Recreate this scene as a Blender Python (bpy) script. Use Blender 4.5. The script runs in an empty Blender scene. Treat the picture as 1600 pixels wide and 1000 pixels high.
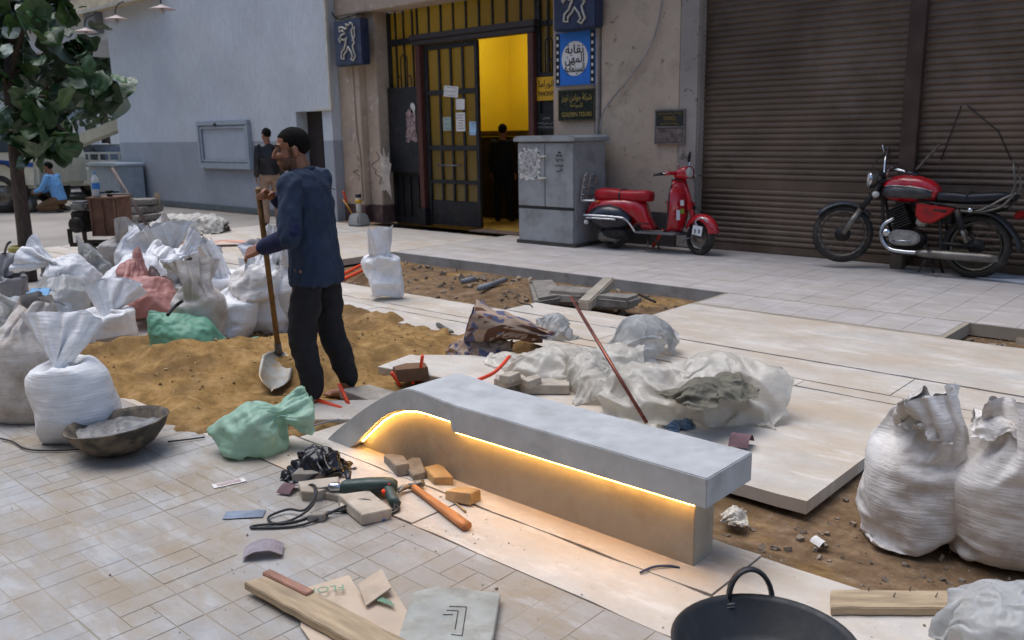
import bpy, bmesh, math, random, time
import numpy as np
from mathutils import Vector, Matrix, Euler, noise

T0 = time.time()
sc = bpy.context.scene
col = sc.collection
PI = math.pi
R = math.radians
RND = random.Random(11)

# ------------------------------------------------------------------ camera
# world axes: X runs along the shop fronts (to the right), Y towards them, Z up
FPX = 1350.0
CAM_H = 1.6
PITCH = math.atan(295 / 1350.0)
ROLL = R(1.0)
YAW = R(42.5)

def _ab(v):
    c, s = math.cos(YAW), math.sin(YAW)
    return Vector((c * v[0] - s * v[1], s * v[0] + c * v[1], v[2]))

_fw = Vector((0, math.cos(PITCH), -math.sin(PITCH)))
_r0 = Vector((1, 0, 0))
_u0 = Vector((0, math.sin(PITCH), math.cos(PITCH)))
FW = _ab(_fw)
CX = _ab(_r0 * math.cos(ROLL) - _u0 * math.sin(ROLL))
CY = _ab(_r0 * math.sin(ROLL) + _u0 * math.cos(ROLL))
CAM = Vector((0, 0, CAM_H))
cam_data = bpy.data.cameras.new('camera')
cam = bpy.data.objects.new('camera', cam_data)
col.objects.link(cam)
m4 = Matrix((CX, CY, -FW)).transposed().to_4x4()
m4.translation = CAM
cam.matrix_world = m4
cam_data.sensor_width = 36
cam_data.lens = 36 * FPX / 1600
cam_data.clip_start = 0.05
cam_data.clip_end = 2000
cam_data.dof.use_dof = True
cam_data.dof.focus_distance = 4.3
cam_data.dof.aperture_fstop = 4.0
sc.camera = cam

def ray(px, py):
    return FW + CX * ((px - 800) / FPX) - CY * ((py - 500) / FPX)

def g(px, py, z=0.0):
    """place on the level z that a measured spot of the photograph belongs to"""
    d = ray(px, py)
    return CAM + d * ((z - CAM_H) / d.z)

def w(px, py, y):
    """the same for the vertical plane at y"""
    d = ray(px, py)
    return CAM + d * (y / d.y)

# ------------------------------------------------------------------ light
SUN_EL, SUN_AZ = R(72), R(265)
world = bpy.data.worlds.new('World')
sc.world = world
world.use_nodes = True
wn = world.node_tree
bg = wn.nodes['Background']
sky = wn.nodes.new('ShaderNodeTexSky')
sky.sky_type = 'NISHITA'
sky.sun_disc = False
sky.sun_elevation = SUN_EL
sky.sun_rotation = SUN_AZ
sky.air_density = 1.0
sky.dust_density = 1.2
sky.ozone_density = 1.0
wn.links.new(sky.outputs['Color'], bg.inputs['Color'])
bg.inputs['Strength'].default_value = 0.12
sun = bpy.data.objects.new('sun', bpy.data.lights.new('sun', 'SUN'))
col.objects.link(sun)
sun.data.energy = 1.5
sun.data.angle = R(50)
sun.data.color = (1.0, 0.975, 0.95)
# direction towards the sun (Nishita: rotation measured from +Y clockwise)
sd = Vector((math.sin(SUN_AZ) * math.cos(SUN_EL), math.cos(SUN_AZ) * math.cos(SUN_EL), math.sin(SUN_EL)))
sun.rotation_euler = sd.to_track_quat('Z', 'Y').to_euler()
sc.view_settings.view_transform = 'Standard'
sc.view_settings.look = 'None'
sc.view_settings.gamma = 1.0
sc.view_settings.exposure = 0.80
sc.view_settings.use_curve_mapping = False

# ------------------------------------------------------------------ materials
MATS = {}

def srgb(r, g_, b):
    f = lambda c: (c / 255 / 12.92) if c / 255 <= 0.04045 else ((c / 255 + 0.055) / 1.055) ** 2.4
    return (f(r), f(g_), f(b))

class NT:
    def __init__(self, name):
        self.m = bpy.data.materials.new(name)
        self.m.use_nodes = True
        self.t = self.m.node_tree
        self.b = self.t.nodes['Principled BSDF']
        self.out = self.t.nodes['Material Output']
    def n(self, typ, **kw):
        o = self.t.nodes.new(typ)
        for k, v in kw.items():
            if k.startswith('_'):
                setattr(o, k[1:], v)
            else:
                o.inputs[k.replace('__', ' ')].default_value = v
        return o
    def l(self, a, b):
        self.t.links.new(a, b)
    def coord(self, geo=False, scale=None):
        if geo:
            c = self.n('ShaderNodeNewGeometry').outputs['Position']
        else:
            tc = self.n('ShaderNodeTexCoord').outputs['Object']
            oi = self.n('ShaderNodeObjectInfo').outputs['Random']
            mu = self.n('ShaderNodeMath', _operation='MULTIPLY')
            self.l(oi, mu.inputs[0]); mu.inputs[1].default_value = 37.0
            ad = self.n('ShaderNodeVectorMath', _operation='ADD')
            self.l(tc, ad.inputs[0]); self.l(mu.outputs[0], ad.inputs[1])
            c = ad.outputs[0]
        if scale is not None:
            mp = self.n('ShaderNodeMapping')
            mp.inputs['Scale'].default_value = scale
            self.l(c, mp.inputs['Vector'])
            c = mp.outputs[0]
        return c
    def noise(self, vec, scale, detail=4.0, rough=.55):
        o = self.n('ShaderNodeTexNoise', Scale=scale, Detail=detail, Roughness=rough)
        self.l(vec, o.inputs['Vector'])
        return o.outputs['Fac']
    def ramp(self, fac, stops):
        r = self.n('ShaderNodeValToRGB')
        e = r.color_ramp.elements
        while len(e) > 1:
            e.remove(e[-1])
        e[0].position = stops[0][0]; c = stops[0][1]
        e[0].color = (c, c, c, 1) if not hasattr(c, '__len__') else (*c, 1)
        for p, c in stops[1:]:
            x = e.new(p)
            x.color = (c, c, c, 1) if not hasattr(c, '__len__') else (*c, 1)
        self.l(fac, r.inputs['Fac'])
        return r.outputs['Color']
    def mix(self, fac, a, b, mode='MIX'):
        o = self.n('ShaderNodeMix', _data_type='RGBA', _blend_type=mode)
        for i, v in ((0, fac), (6, a), (7, b)):
            if hasattr(v, 'is_linked'):
                self.l(v, o.inputs[i])
            elif i == 0:
                o.inputs[0].default_value = v
            else:
                o.inputs[i].default_value = (*v, 1)
        return o.outputs[2]
    def bump(self, h, strength, dist=.01, normal=None):
        o = self.n('ShaderNodeBump', Strength=strength, Distance=dist)
        self.l(h, o.inputs['Height'])
        if normal is not None:
            self.l(normal, o.inputs['Normal'])
        return o.outputs[0]

def mat(name, c, rough=.7, metal=0., var=.15, vs=5., bump=0., bs=60., bd=.004, dirt=None, da=.5, ds=3., spec=.4,
        rnd=0., geo=False, clear=0., rv=.1, stretch=None, emit=0.):
    """general procedural surface: base colour with tone noise, blotches of dirt, roughness noise and fine relief"""
    if name in MATS:
        return MATS[name]
    k = NT(name)
    v = k.coord(geo, stretch)
    n1 = k.noise(v, vs, 6)
    lo = tuple(x * (1 - var * 1.6) for x in c)
    hi = tuple(min(1, x * (1 + var * 1.4)) for x in c)
    cc = k.ramp(n1, [(.3, lo), (.7, hi)])
    if rnd:
        oi = k.n('ShaderNodeObjectInfo').outputs['Random']
        rr = k.ramp(oi, [(0, 1 - rnd), (1, 1 + rnd)])
        cc = k.mix(1.0, cc, rr, 'MULTIPLY')
    if dirt is not None:
        n2 = k.noise(v, ds, 8, .65)
        f = k.ramp(n2, [(.62 - da * .35, 0.), (.78 - da * .2, min(1., .35 + da))])
        cc = k.mix(f, cc, dirt)
    k.l(cc, k.b.inputs['Base Color'])
    n3 = k.noise(v, vs * 4, 3)
    k.l(k.ramp(n3, [(.3, max(.03, rough - rv)), (.7, min(1, rough + rv))]), k.b.inputs['Roughness'])
    k.b.inputs['Metallic'].default_value = metal
    k.b.inputs['Specular IOR Level'].default_value = spec
    k.b.inputs['Coat Weight'].default_value = clear
    k.b.inputs['Coat Roughness'].default_value = .12
    if bump:
        n4 = k.noise(v, bs, 5, .6)
        k.l(k.bump(n4, bump, bd), k.b.inputs['Normal'])
    if emit:
        k.b.inputs['Emission Color'].default_value = (*c, 1)
        k.b.inputs['Emission Strength'].default_value = emit
    MATS[name] = k.m
    return k.m

# ------------------------------------------------------------------ mesh helpers
class MB:
    def __init__(self):
        self.v = []; self.f = []; self.sm = []
    def add(self, vs, fs, smooth=False):
        o = len(self.v)
        self.v += [tuple(p) for p in vs]
        self.f += [tuple(i + o for i in f) for f in fs]
        self.sm += [smooth] * len(fs)
        return self
    def box(self, c, s, rot=None, taper=1.0):
        hx, hy, hz = s[0] / 2, s[1] / 2, s[2] / 2
        vs = []
        for z in (-1, 1):
            k = taper if z > 0 else 1
            for x, y in ((-1, -1), (1, -1), (1, 1), (-1, 1)):
                vs.append(Vector((x * hx * k, y * hy * k, z * hz)))
        if rot is not None:
            mt = Euler(rot).to_matrix() if not isinstance(rot, Matrix) else rot
            vs = [mt @ p for p in vs]
        c = Vector(c)
        return self.add([p + c for p in vs], [(3, 2, 1, 0), (4, 5, 6, 7), (0, 1, 5, 4), (1, 2, 6, 5), (2, 3, 7, 6), (3, 0, 4, 7)])
    def bx(self, x0, x1, y0, y1, z0, z1):
        return self.box(((x0 + x1) / 2, (y0 + y1) / 2, (z0 + z1) / 2), (x1 - x0, y1 - y0, z1 - z0))
    def bar(self, p0, p1, wd, ht, up=(0, 0, 1)):
        p0, p1 = Vector(p0), Vector(p1)
        d = (p1 - p0)
        ln = d.length
        d.normalize()
        u = Vector(up)
        s = d.cross(u)
        if s.length < 1e-4:
            s = d.cross(Vector((1, 0, 0)))
        s.normalize(); u = s.cross(d)
        mt = Matrix((d, s, u)).transposed()
        return self.box((p0 + p1) / 2, (ln, wd, ht), mt)
    def tube(self, pts, r, seg=10, caps=True, smooth=True, flat=1.0, closed=False):
        pts = [Vector(p) for p in pts]
        n = len(pts)
        if not hasattr(r, '__len__'):
            r = [r] * n
        vs, fs = [], []
        prev = None
        for i, p in enumerate(pts):
            if closed:
                d = pts[(i + 1) % n] - pts[i - 1]
            else:
                d = pts[min(i + 1, n - 1)] - pts[max(i - 1, 0)]
            if d.length < 1e-9:
                d = Vector((0, 0, 1))
            d.normalize()
            if prev is None:
                a = Vector((0, 0, 1)) if abs(d.z) < .9 else Vector((1, 0, 0))
                s = d.cross(a).normalized()
            else:
                s = prev - d * prev.dot(d)
                s.normalize()
            prev = s
            u = s.cross(d)
            for k in range(seg):
                an = 2 * PI * k / seg
                vs.append(p + (s * math.cos(an) + u * math.sin(an) * flat) * r[i])
        for i in range(n if closed else n - 1):
            for k in range(seg):
                a = i * seg + k; b = i * seg + (k + 1) % seg
                c = ((i + 1) % n) * seg
                fs.append((a, b, c + (k + 1) % seg, c + k))
        if caps and not closed:
            fs.append(tuple(range(seg))[::-1])
            fs.append(tuple((n - 1) * seg + k for k in range(seg)))
        return self.add(vs, fs, smooth)
    def lathe(self, prof, c=(0, 0, 0), axis='z', seg=24, smooth=True, mt=None, cap=True):
        """prof: list of (radius, height along the axis)"""
        vs, fs = [], []
        for r, h in prof:
            for k in range(seg):
                an = 2 * PI * k / seg
                x, y = r * math.cos(an), r * math.sin(an)
                p = Vector((x, y, h)) if axis == 'z' else (Vector((x, h, y)) if axis == 'y' else Vector((h, x, y)))
                if mt is not None:
                    p = mt @ p
                vs.append(p + Vector(c))
        for i in range(len(prof) - 1):
            for k in range(seg):
                a = i * seg + k; b = i * seg + (k + 1) % seg
                fs.append((a, b, b + seg, a + seg))
        if cap and prof[0][0] > 1e-6:
            fs.append(tuple(range(seg))[::-1])
        if cap and prof[-1][0] > 1e-6:
            fs.append(tuple((len(prof) - 1) * seg + k for k in range(seg)))
        return self.add(vs, fs, smooth)
    def ell(self, c, s, rot=None, seg=16, rings=10):
        vs, fs = [], []
        mt = Euler(rot).to_matrix() if rot is not None else Matrix.Identity(3)
        for j in range(rings + 1):
            th = PI * j / rings
            for k in range(seg):
                an = 2 * PI * k / seg
                vs.append(mt @ Vector((s[0] * math.sin(th) * math.cos(an), s[1] * math.sin(th) * math.sin(an), s[2] * math.cos(th))) + Vector(c))
        for j in range(rings):
            for k in range(seg):
                a = j * seg + k; b = j * seg + (k + 1) % seg
                fs.append((a + seg, b + seg, b, a))
        return self.add(vs, fs, True)
    def prism(self, outline, depth, mt=None, smooth=False):
        """outline: list of 2D points (x, z) extruded along +-y/2"""
        n = len(outline)
        vs = [Vector((x, -depth / 2, z)) for x, z in outline] + [Vector((x, depth / 2, z)) for x, z in outline]
        if mt is not None:
            vs = [mt @ p for p in vs]
        fs = [tuple(range(n)), tuple(range(2 * n - 1, n - 1, -1))]
        fs += [(i, i + n, (i + 1) % n + n, (i + 1) % n) for i in range(n)]
        return self.add(vs, fs, smooth)
    def loft(self, rings, caps=True, smooth=True, closed=True):
        n = len(rings[0])
        vs = [p for r in rings for p in r]
        fs = []
        for i in range(len(rings) - 1):
            for k in range(n if closed else n - 1):
                a = i * n + k; b = i * n + (k + 1) % n
                fs.append((a, b, b + n, a + n))
        if caps:
            fs.append(tuple(range(n))[::-1])
            fs.append(tuple((len(rings) - 1) * n + k for k in range(n)))
        return self.add(vs, fs, smooth)
    def mesh(self, name, bev=0., wob=0., seed=0):
        me = bpy.data.meshes.new(name)
        vv = self.v
        if wob:
            vv = [tuple(Vector(p) + noise.noise_vector(Vector(p) * 9 + Vector((seed, 0, 0))) * wob) for p in vv]
        me.from_pydata(vv, [], self.f)
        me.polygons.foreach_set('use_smooth', self.sm)
        bm = bmesh.new(); bm.from_mesh(me)
        bmesh.ops.recalc_face_normals(bm, faces=bm.faces)
        if bev:
            ed = [e for e in bm.edges if len(e.link_faces) == 2 and e.calc_face_angle(0) > .6]
            bmesh.ops.bevel(bm, geom=ed, offset=bev, segments=2, affect='EDGES', clamp_overlap=True)
        bm.to_mesh(me); bm.free()
        return me
    def build(self, name, m, parent=None, bev=0., wob=0., seed=0, loc=None, rot=None):
        me = self.mesh(name, bev, wob, seed)
        me.materials.append(m)
        return link(name, me, parent, loc, rot)

def link(name, data, parent=None, loc=None, rot=None):
    o = bpy.data.objects.new(name, data)
    col.objects.link(o)
    if parent is not None:
        o.parent = parent
    if loc is not None:
        o.location = loc
    if rot is not None:
        o.rotation_euler = rot
    return o

def tag(o, label, cat, group=None):
    o['label'] = label; o['category'] = cat
    if group:
        o['group'] = group
    return o

def struct(o):
    o['kind'] = 'structure'
    return o

def stuff(o):
    o['kind'] = 'stuff'
    return o

def empty(name, loc=(0, 0, 0), rz=0., label=None, cat=None, group=None):
    o = link(name, None, None, loc, (0, 0, rz))
    o.empty_display_size = .1
    if label:
        tag(o, label, cat, group)
    return o

def smoothpts(pts, n=6, closed=False):
    """Catmull-Rom through the points"""
    P = [Vector(p) for p in pts]
    out = []
    m = len(P)
    for i in range(m if closed else m - 1):
        if closed:
            a, b, c, d = P[i - 1], P[i], P[(i + 1) % m], P[(i + 2) % m]
        else:
            a, b, c, d = P[max(i - 1, 0)], P[i], P[i + 1], P[min(i + 2, m - 1)]
        for k in range(n):
            t = k / n
            out.append(.5 * ((2 * b) + (c - a) * t + (2 * a - 5 * b + 4 * c - d) * t * t + (3 * b - a - 3 * c + d) * t ** 3))
    if not closed:
        out.append(P[-1])
    return out

def sstep(a, b, x):
    t = min(1, max(0, (x - a) / (b - a)))
    return t * t * (3 - 2 * t)
# ------------------------------------------------------------------ cloth: sacks and sheets settle under gravity first
def sack_mesh(seed, wd=.46, h=.8, neck=.72, neck_r=.05, n=60, m=42, flare=.13, lean=(0, 0), twist=0., deep=.72, slack=.0, sq=0.):
    rings = []
    vs, fs = [], []
    S = seed * 7.31
    for j in range(m + 1):
        t = j / m
        z = .02 + h * t
        if t < neck:
            k = t / neck
            a = .43 * wd; b = a * deep * min(1, .35 + 2.2 * k)
            f = sstep(.62, 1., k)
            a = a * (1 - f) + neck_r * f; b = b * (1 - f) + neck_r * .9 * f
            pl = .004 + .016 * f + slack
        else:
            k = (t - neck) / (1 - neck); f = k ** .75
            a = neck_r + (flare - neck_r) * f; b = neck_r * .9 + (flare * .55 - neck_r * .9) * f
            pl = .018 + .02 * f
        for i in range(n):
            ph = 2 * PI * i / n
            cx_, sx_ = math.cos(ph), math.sin(ph)
            pn = noise.noise((cx_ * 3.2, sx_ * 3.2, z * 2.2 + S)) * 1.5 + noise.noise((cx_ * 6.5 + 9, sx_ * 6.5, z * 4 + S)) * .9
            rr = 1 + pl / max(a, .03) * pn + .07 * noise.noise((cx_ * 1.3, sx_ * 1.3, z * 4 + S))
            tw = twist * sstep(neck - .2, neck + .1, t)
            x = a * rr * math.cos(ph + tw); y = b * rr * math.sin(ph + tw)
            if t < .06:
                y *= .3 + .7 * t / .06
            top = .05 * noise.noise((cx_ * 1.1 + S, sx_ * 1.1, S)) * sstep(neck, 1, t)
            vs.append((x + lean[0] * t * t, y + lean[1] * t * t, z + top))
    for j in range(m):
        for i in range(n):
            fs.append((j * n + i, j * n + (i + 1) % n, (j + 1) * n + (i + 1) % n, (j + 1) * n + i))
    for i in range(n // 2):
        q = []
        for v in ((n - i) % n, n - 1 - i, i + 1, i):
            if v not in q:
                q.append(v)
        if len(q) > 2:
            fs.append(tuple(q))
    me = bpy.data.meshes.new('sack')
    me.from_pydata(vs, [], fs)
    o = link('sack', me)
    gr = o.vertex_groups.new(name='fill')
    for j in range(m + 1):
        t = j / m
        wt = 1 if t < neck * .72 else max(0, 1 - (t - neck * .72) / (neck * .25))
        gr.add(list(range(j * n, j * n + n)), wt, 'REPLACE')
    return o

def sheet_mesh(seed, lx, ly, n=46, amp=.1, fr=3., z0=.3, comp=(1, 1), fn=None):
    vs, fs = [], []
    ny = max(8, int(n * ly / lx))
    for j in range(ny + 1):
        for i in range(n + 1):
            u, v = i / n - .5, j / ny - .5
            x, y = u * lx * comp[0], v * ly * comp[1]
            p = Vector((x, y, 0)) * fr + Vector((seed * 5.7, 0, 0))
            rq = Vector((p.x * .8 + p.y * .6, (p.y * .8 - p.x * .6) * .35, 0))
            z = z0 + amp * (.6 * noise.noise(p) + 1.1 * (.5 - abs(noise.noise(rq * 2.7))) + .25 * noise.noise(rq * 5.5))
            d = noise.noise_vector(p * 1.7) * amp * .35
            q = Vector((x + d.x, y + d.y, z))
            if fn:
                q = fn(u, v, q)
            vs.append(tuple(q))
    for j in range(ny):
        for i in range(n):
            a = j * (n + 1) + i
            fs.append((a, a + 1, a + n + 2, a + n + 1))
    me = bpy.data.meshes.new('sheet')
    me.from_pydata(vs, [], fs)
    return link('sheet', me)

def cloth(o, press=0., bend=.03, mass=.02, ten=20., air=1.5, frames=40):
    md = o.modifiers.new('cl', 'CLOTH')
    s = md.settings
    s.quality = 4
    s.mass = mass
    s.tension_stiffness = ten; s.compression_stiffness = ten; s.shear_stiffness = 6; s.bending_stiffness = bend
    s.tension_damping = 8; s.compression_damping = 8; s.shear_damping = 5; s.air_damping = air
    if press:
        s.use_pressure = True; s.uniform_pressure_force = press; s.vertex_group_pressure = 'fill'
    c = md.collision_settings
    c.use_self_collision = False
    c.distance_min = .008
    md.point_cache.frame_end = frames + 2

SIM = []          # (key, object, offset)
_obst = []
_slot = [0]

def slot():
    k = _slot[0]; _slot[0] += 1
    return Vector((60 + (k % 6) * 4, 60 + (k // 6) * 4, 0))

def sim_sack(key, seed, press=1.2, bend=.03, rot=None, mass=.02, **kw):
    o = sack_mesh(seed, **kw)
    if rot:
        o.data.transform(Euler(rot).to_matrix().to_4x4())
        mz = min(v.co.z for v in o.data.vertices)
        o.data.transform(Matrix.Translation((0, 0, .03 - mz)))
    off = slot()
    o.data.transform(Matrix.Translation(off))
    cloth(o, press, bend, mass)
    SIM.append((key, o, off))

def sim_sheet(key, seed, lx, ly, lumps, bend=.01, mass=.03, **kw):
    o = sheet_mesh(seed, lx, ly, **kw)
    off = slot()
    o.data.transform(Matrix.Translation(off))
    cloth(o, 0., bend, mass, ten=12., air=.6)
    for (c, s) in lumps:
        b = MB().ell(Vector(c) + off, s, seg=14, rings=8)
        me = b.mesh('lump')
        q = link('lump', me)
        q.modifiers.new('c', 'COLLISION')
        q.collision.thickness_outer = .01
        q.collision.cloth_friction = 20
        _obst.append(q)
    SIM.append((key, o, off))

fl = MB(); fl.add([(40, 40, 0), (120, 40, 0), (120, 120, 0), (40, 120, 0)], [(0, 1, 2, 3)])
flo = link('lump', fl.mesh('lump'))
flo.modifiers.new('c', 'COLLISION'); flo.collision.thickness_outer = .008; flo.collision.cloth_friction = 30
_obst.append(flo)

sim_sack('tall', 31, 1.3, .02, wd=.52, h=.88, neck=.68, neck_r=.10, flare=.15, lean=(-.05, .03))
sim_sack('fold', 2, 1.5, .008, mass=.022, wd=.54, h=.80, neck=.82, neck_r=.165, flare=.19, lean=(.0, -.05), slack=.004)
sim_sack('lying', 3, .8, .02, rot=(0, R(78), R(10)), wd=.48, h=.8, neck=.74, neck_r=.07, flare=.13, slack=.004)
sim_sack('squat', 4, .7, .015, wd=.52, h=.66, neck=.62, neck_r=.12, flare=.18, lean=(.08, .02), slack=.006)
sim_sack('slump', 5, .45, .012, rot=(R(12), R(38), 0), wd=.52, h=.72, neck=.66, neck_r=.10, flare=.16, slack=.008)
sim_sack('twist', 6, 1.3, .03, wd=.44, h=.88, neck=.70, neck_r=.065, flare=.11, twist=2.2, lean=(-.03, .0))
sim_sack('lump', 7, .32, .010, rot=(R(-20), R(46), R(20)), wd=.50, h=.66, neck=.72, neck_r=.09, flare=.14, slack=.012)
sim_sack('lean', 8, 1.0, .014, wd=.48, h=.8, neck=.70, neck_r=.12, flare=.16, lean=(.16, -.08), slack=.004)
sim_sack('full', 9, 1.8, .009, mass=.02, wd=.56, h=.80, neck=.82, neck_r=.16, flare=.19, lean=(-.03, -.05), slack=.006)
sim_sack('empty', 10, .12, .008, rot=(R(10), R(30), R(60)), wd=.5, h=.7, neck=.6, neck_r=.12, flare=.18, slack=.014)

sim_sheet('bundle', 21, 1.7, 1.35, [((.18, .05, .05), (.30, .22, .27)), ((-.28, .08, .03), (.24, .18, .22)), ((.42, -.12, .04), (.16, .14, .24)), ((0, -.16, .0), (.2, .1, .18))],
          n=60, amp=.20, fr=2.6, z0=.52, comp=(.66, .66))
sim_sheet('puff', 22, 1.1, 1.0, [((0, 0, .05), (.22, .18, .26)), ((.2, .05, .03), (.14, .14, .18)), ((-.16, -.1, 0), (.12, .1, .14))], n=50, amp=.18, fr=3.6, z0=.52, comp=(.62, .62))
sim_sheet('drape', 23, 1.5, 1.1, [((-.12, 0, .02), (.28, .16, .21)), ((.32, .1, .0), (.18, .16, .18)), ((.05, -.18, 0), (.2, .08, .13))], n=54, amp=.16, fr=3., z0=.42, comp=(.7, .7))
sim_sheet('tarp', 24, 2.6, 1.9, [((-.5, .1, .25), (.32, .3, .3)), ((.1, .1, .25), (.4, .32, .28)), ((.6, .05, .2), (.3, .3, .28))],
          n=60, amp=.22, fr=1.9, z0=.62, comp=(.80, .74))
sim_sheet('corner', 25, 1.1, 1.0, [((0, 0, .12), (.26, .26, .14)), ((.1, -.12, .08), (.2, .16, .16))], n=48, amp=.18, fr=3.2, z0=.45, comp=(.66, .66))
sim_sheet('blackbag', 26, .62, .55, [((0, 0, .02), (.08, .07, .09)), ((.08, -.03, 0), (.05, .05, .06))], n=38, amp=.12, fr=6., z0=.24, comp=(.55, .55))

NFR = 38
for f in range(1, NFR + 1):
    sc.frame_set(f)
dg = bpy.context.evaluated_depsgraph_get()
CLOTH = {}
for key, o, off in SIM:
    me = bpy.data.meshes.new_from_object(o.evaluated_get(dg))
    me.transform(Matrix.Translation(-off))
    me.transform(Matrix.Translation((0, 0, -.004 - min(v.co.z for v in me.vertices))))
    me.polygons.foreach_set('use_smooth', [True] * len(me.polygons))
    me.materials.clear()
    me.name = key
    CLOTH[key] = me
for key, o, off in SIM:
    bpy.data.objects.remove(o)
for o in _obst:
    bpy.data.objects.remove(o)
sc.frame_set(1)
print('cloth', round(time.time() - T0, 1))

def sack_fold(key, amt=.007):
    """fine cross-creases of the woven plastic, as relief of the mesh itself"""
    me = CLOTH[key]
    nv = len(me.vertices)
    co = np.empty(nv * 3); no = np.empty(nv * 3)
    me.vertices.foreach_get('co', co); me.vertices.foreach_get('normal', no)
    co = co.reshape(-1, 3); no = no.reshape(-1, 3)
    for i in range(nv):
        p = Vector(co[i])
        k = (.3 - abs(noise.noise(Vector((p.x * 4, p.y * 4, p.z * 22))))) + .35 * noise.noise(Vector((p.x * 9, p.y * 9, p.z * 50)))
        co[i] += no[i] * k * amt
    me.vertices.foreach_set('co', co.ravel())
    me.update()
for k_ in ('tall', 'fold', 'lying', 'squat', 'slump', 'twist', 'lean', 'full'):
    sack_fold(k_)
def subdivided(key, lev=1):
    me = CLOTH[key]
    o = link('tmp', me)
    md = o.modifiers.new('s', 'SUBSURF'); md.levels = lev; md.render_levels = lev
    d = bpy.context.evaluated_depsgraph_get()
    m2 = bpy.data.meshes.new_from_object(o.evaluated_get(d))
    bpy.data.objects.remove(o)
    m2.name = key
    m2.polygons.foreach_set('use_smooth', [True] * len(m2.polygons))
    CLOTH[key] = m2
for k_ in list(CLOTH):
    subdivided(k_)
def crumple(key, a1, f1, a2, f2):
    """sharp little creases all over, as relief of the mesh"""
    me = CLOTH[key]
    nv = len(me.vertices)
    co = np.empty(nv * 3); no = np.empty(nv * 3)
    me.vertices.foreach_get('co', co); me.vertices.foreach_get('normal', no)
    co = co.reshape(-1, 3); no = no.reshape(-1, 3)
    kk = np.empty(nv)
    for i in range(nv):
        p = Vector(co[i])
        q = p + noise.noise_vector(p * 5) * .05
        kk[i] = a1 * (.35 - abs(noise.noise(q * f1))) + a2 * (.35 - abs(noise.noise(q * f2 + Vector((7, 1, 3)))))
    co += no * kk[:, None]
    me.vertices.foreach_set('co', co.ravel()); me.update()
for k_ in ('bundle', 'puff', 'drape', 'corner'):
    crumple(k_, .014, 4.5, .006, 11.)
crumple('tarp', .05, 3., .02, 8.)
crumple('blackbag', .022, 14., .010, 30.)
for k_ in ('lump', 'slump', 'lying', 'empty'):
    crumple(k_, .032, 6., .013, 15.)
for k_ in ('tall', 'fold', 'squat', 'lean', 'full', 'twist'):
    crumple(k_, .007, 7., .003, 16.)
# ------------------------------------------------------------------ surfaces of the setting
def m_paving(name, base, dust, scale=1.6, rnd=.06, bump=.25):
    k = NT(name)
    v = k.coord(geo=True)
    st = k.n('ShaderNodeMapping'); k.l(v, st.inputs['Vector']); st.inputs['Rotation'].default_value = (0, 0, .6); st.inputs['Scale'].default_value = (1, 2.2, 1)
    a = k.noise(st.outputs[0], scale, 9, .68)
    b = k.noise(v, scale * 3.1, 8, .7)
    c = k.noise(v, 46., 4, .6)
    lo = tuple(x * .80 for x in base)
    cc = k.ramp(b, [(.32, lo), (.68, tuple(min(1, x * 1.12) for x in base))])
    oi = k.n('ShaderNodeObjectInfo').outputs['Random']
    cc = k.mix(1., cc, k.ramp(oi, [(0, 1 - rnd), (1, 1 + rnd)]), 'MULTIPLY')
    cc = k.mix(k.ramp(a, [(.38, 0.), (.62, .85)]), cc, dust)
    sm = k.n('ShaderNodeMapping'); k.l(v, sm.inputs['Vector']); sm.inputs['Rotation'].default_value = (0, 0, -.9); sm.inputs['Scale'].default_value = (1., 3.2, 1.); sm.inputs['Location'].default_value = (5, 2, 0)
    sn = k.noise(sm.outputs[0], 1.9, 10, .72)
    cc = k.mix(k.ramp(sn, [(.53, 0.), (.62, .5)]), cc, tuple(min(1, x * 1.25) for x in base))
    sb = k.noise(v, .8, 7, .6)
    cc = k.mix(k.ramp(sb, [(.56, 0.), (.75, .55)]), cc, tuple(x * .66 for x in dust))
    d = k.noise(v, 14., 6, .75)
    cc = k.mix(k.ramp(d, [(.60, 0.), (.76, .55)]), cc, tuple(x * .45 for x in dust))
    sp = k.noise(v, 120., 2, .5)
    cc = k.mix(k.ramp(sp, [(.70, 0.), (.76, .6)]), cc, tuple(x * .3 for x in dust))
    k.l(cc, k.b.inputs['Base Color'])
    k.l(k.ramp(a, [(.3, .5), (.7, .85)]), k.b.inputs['Roughness'])
    k.b.inputs['Specular IOR Level'].default_value = .35
    k.l(k.bump(c, bump, .003), k.b.inputs['Normal'])
    MATS[name] = k.m
    return k.m

TILE_M = m_paving('pale_paving_tile', srgb(162, 161, 160), srgb(150, 135, 114))
SIDE_M = m_paving('sidewalk_tile', srgb(190, 184, 181), srgb(176, 166, 156), 1.1, .03)
SLAB_M = m_paving('dusty_stone_slab', srgb(200, 194, 186), srgb(186, 168, 146), .9, .04)
GROUT_M = mat('sandy_joint', srgb(160, 149, 133), .95, var=.16, vs=1.4, geo=True)

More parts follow.
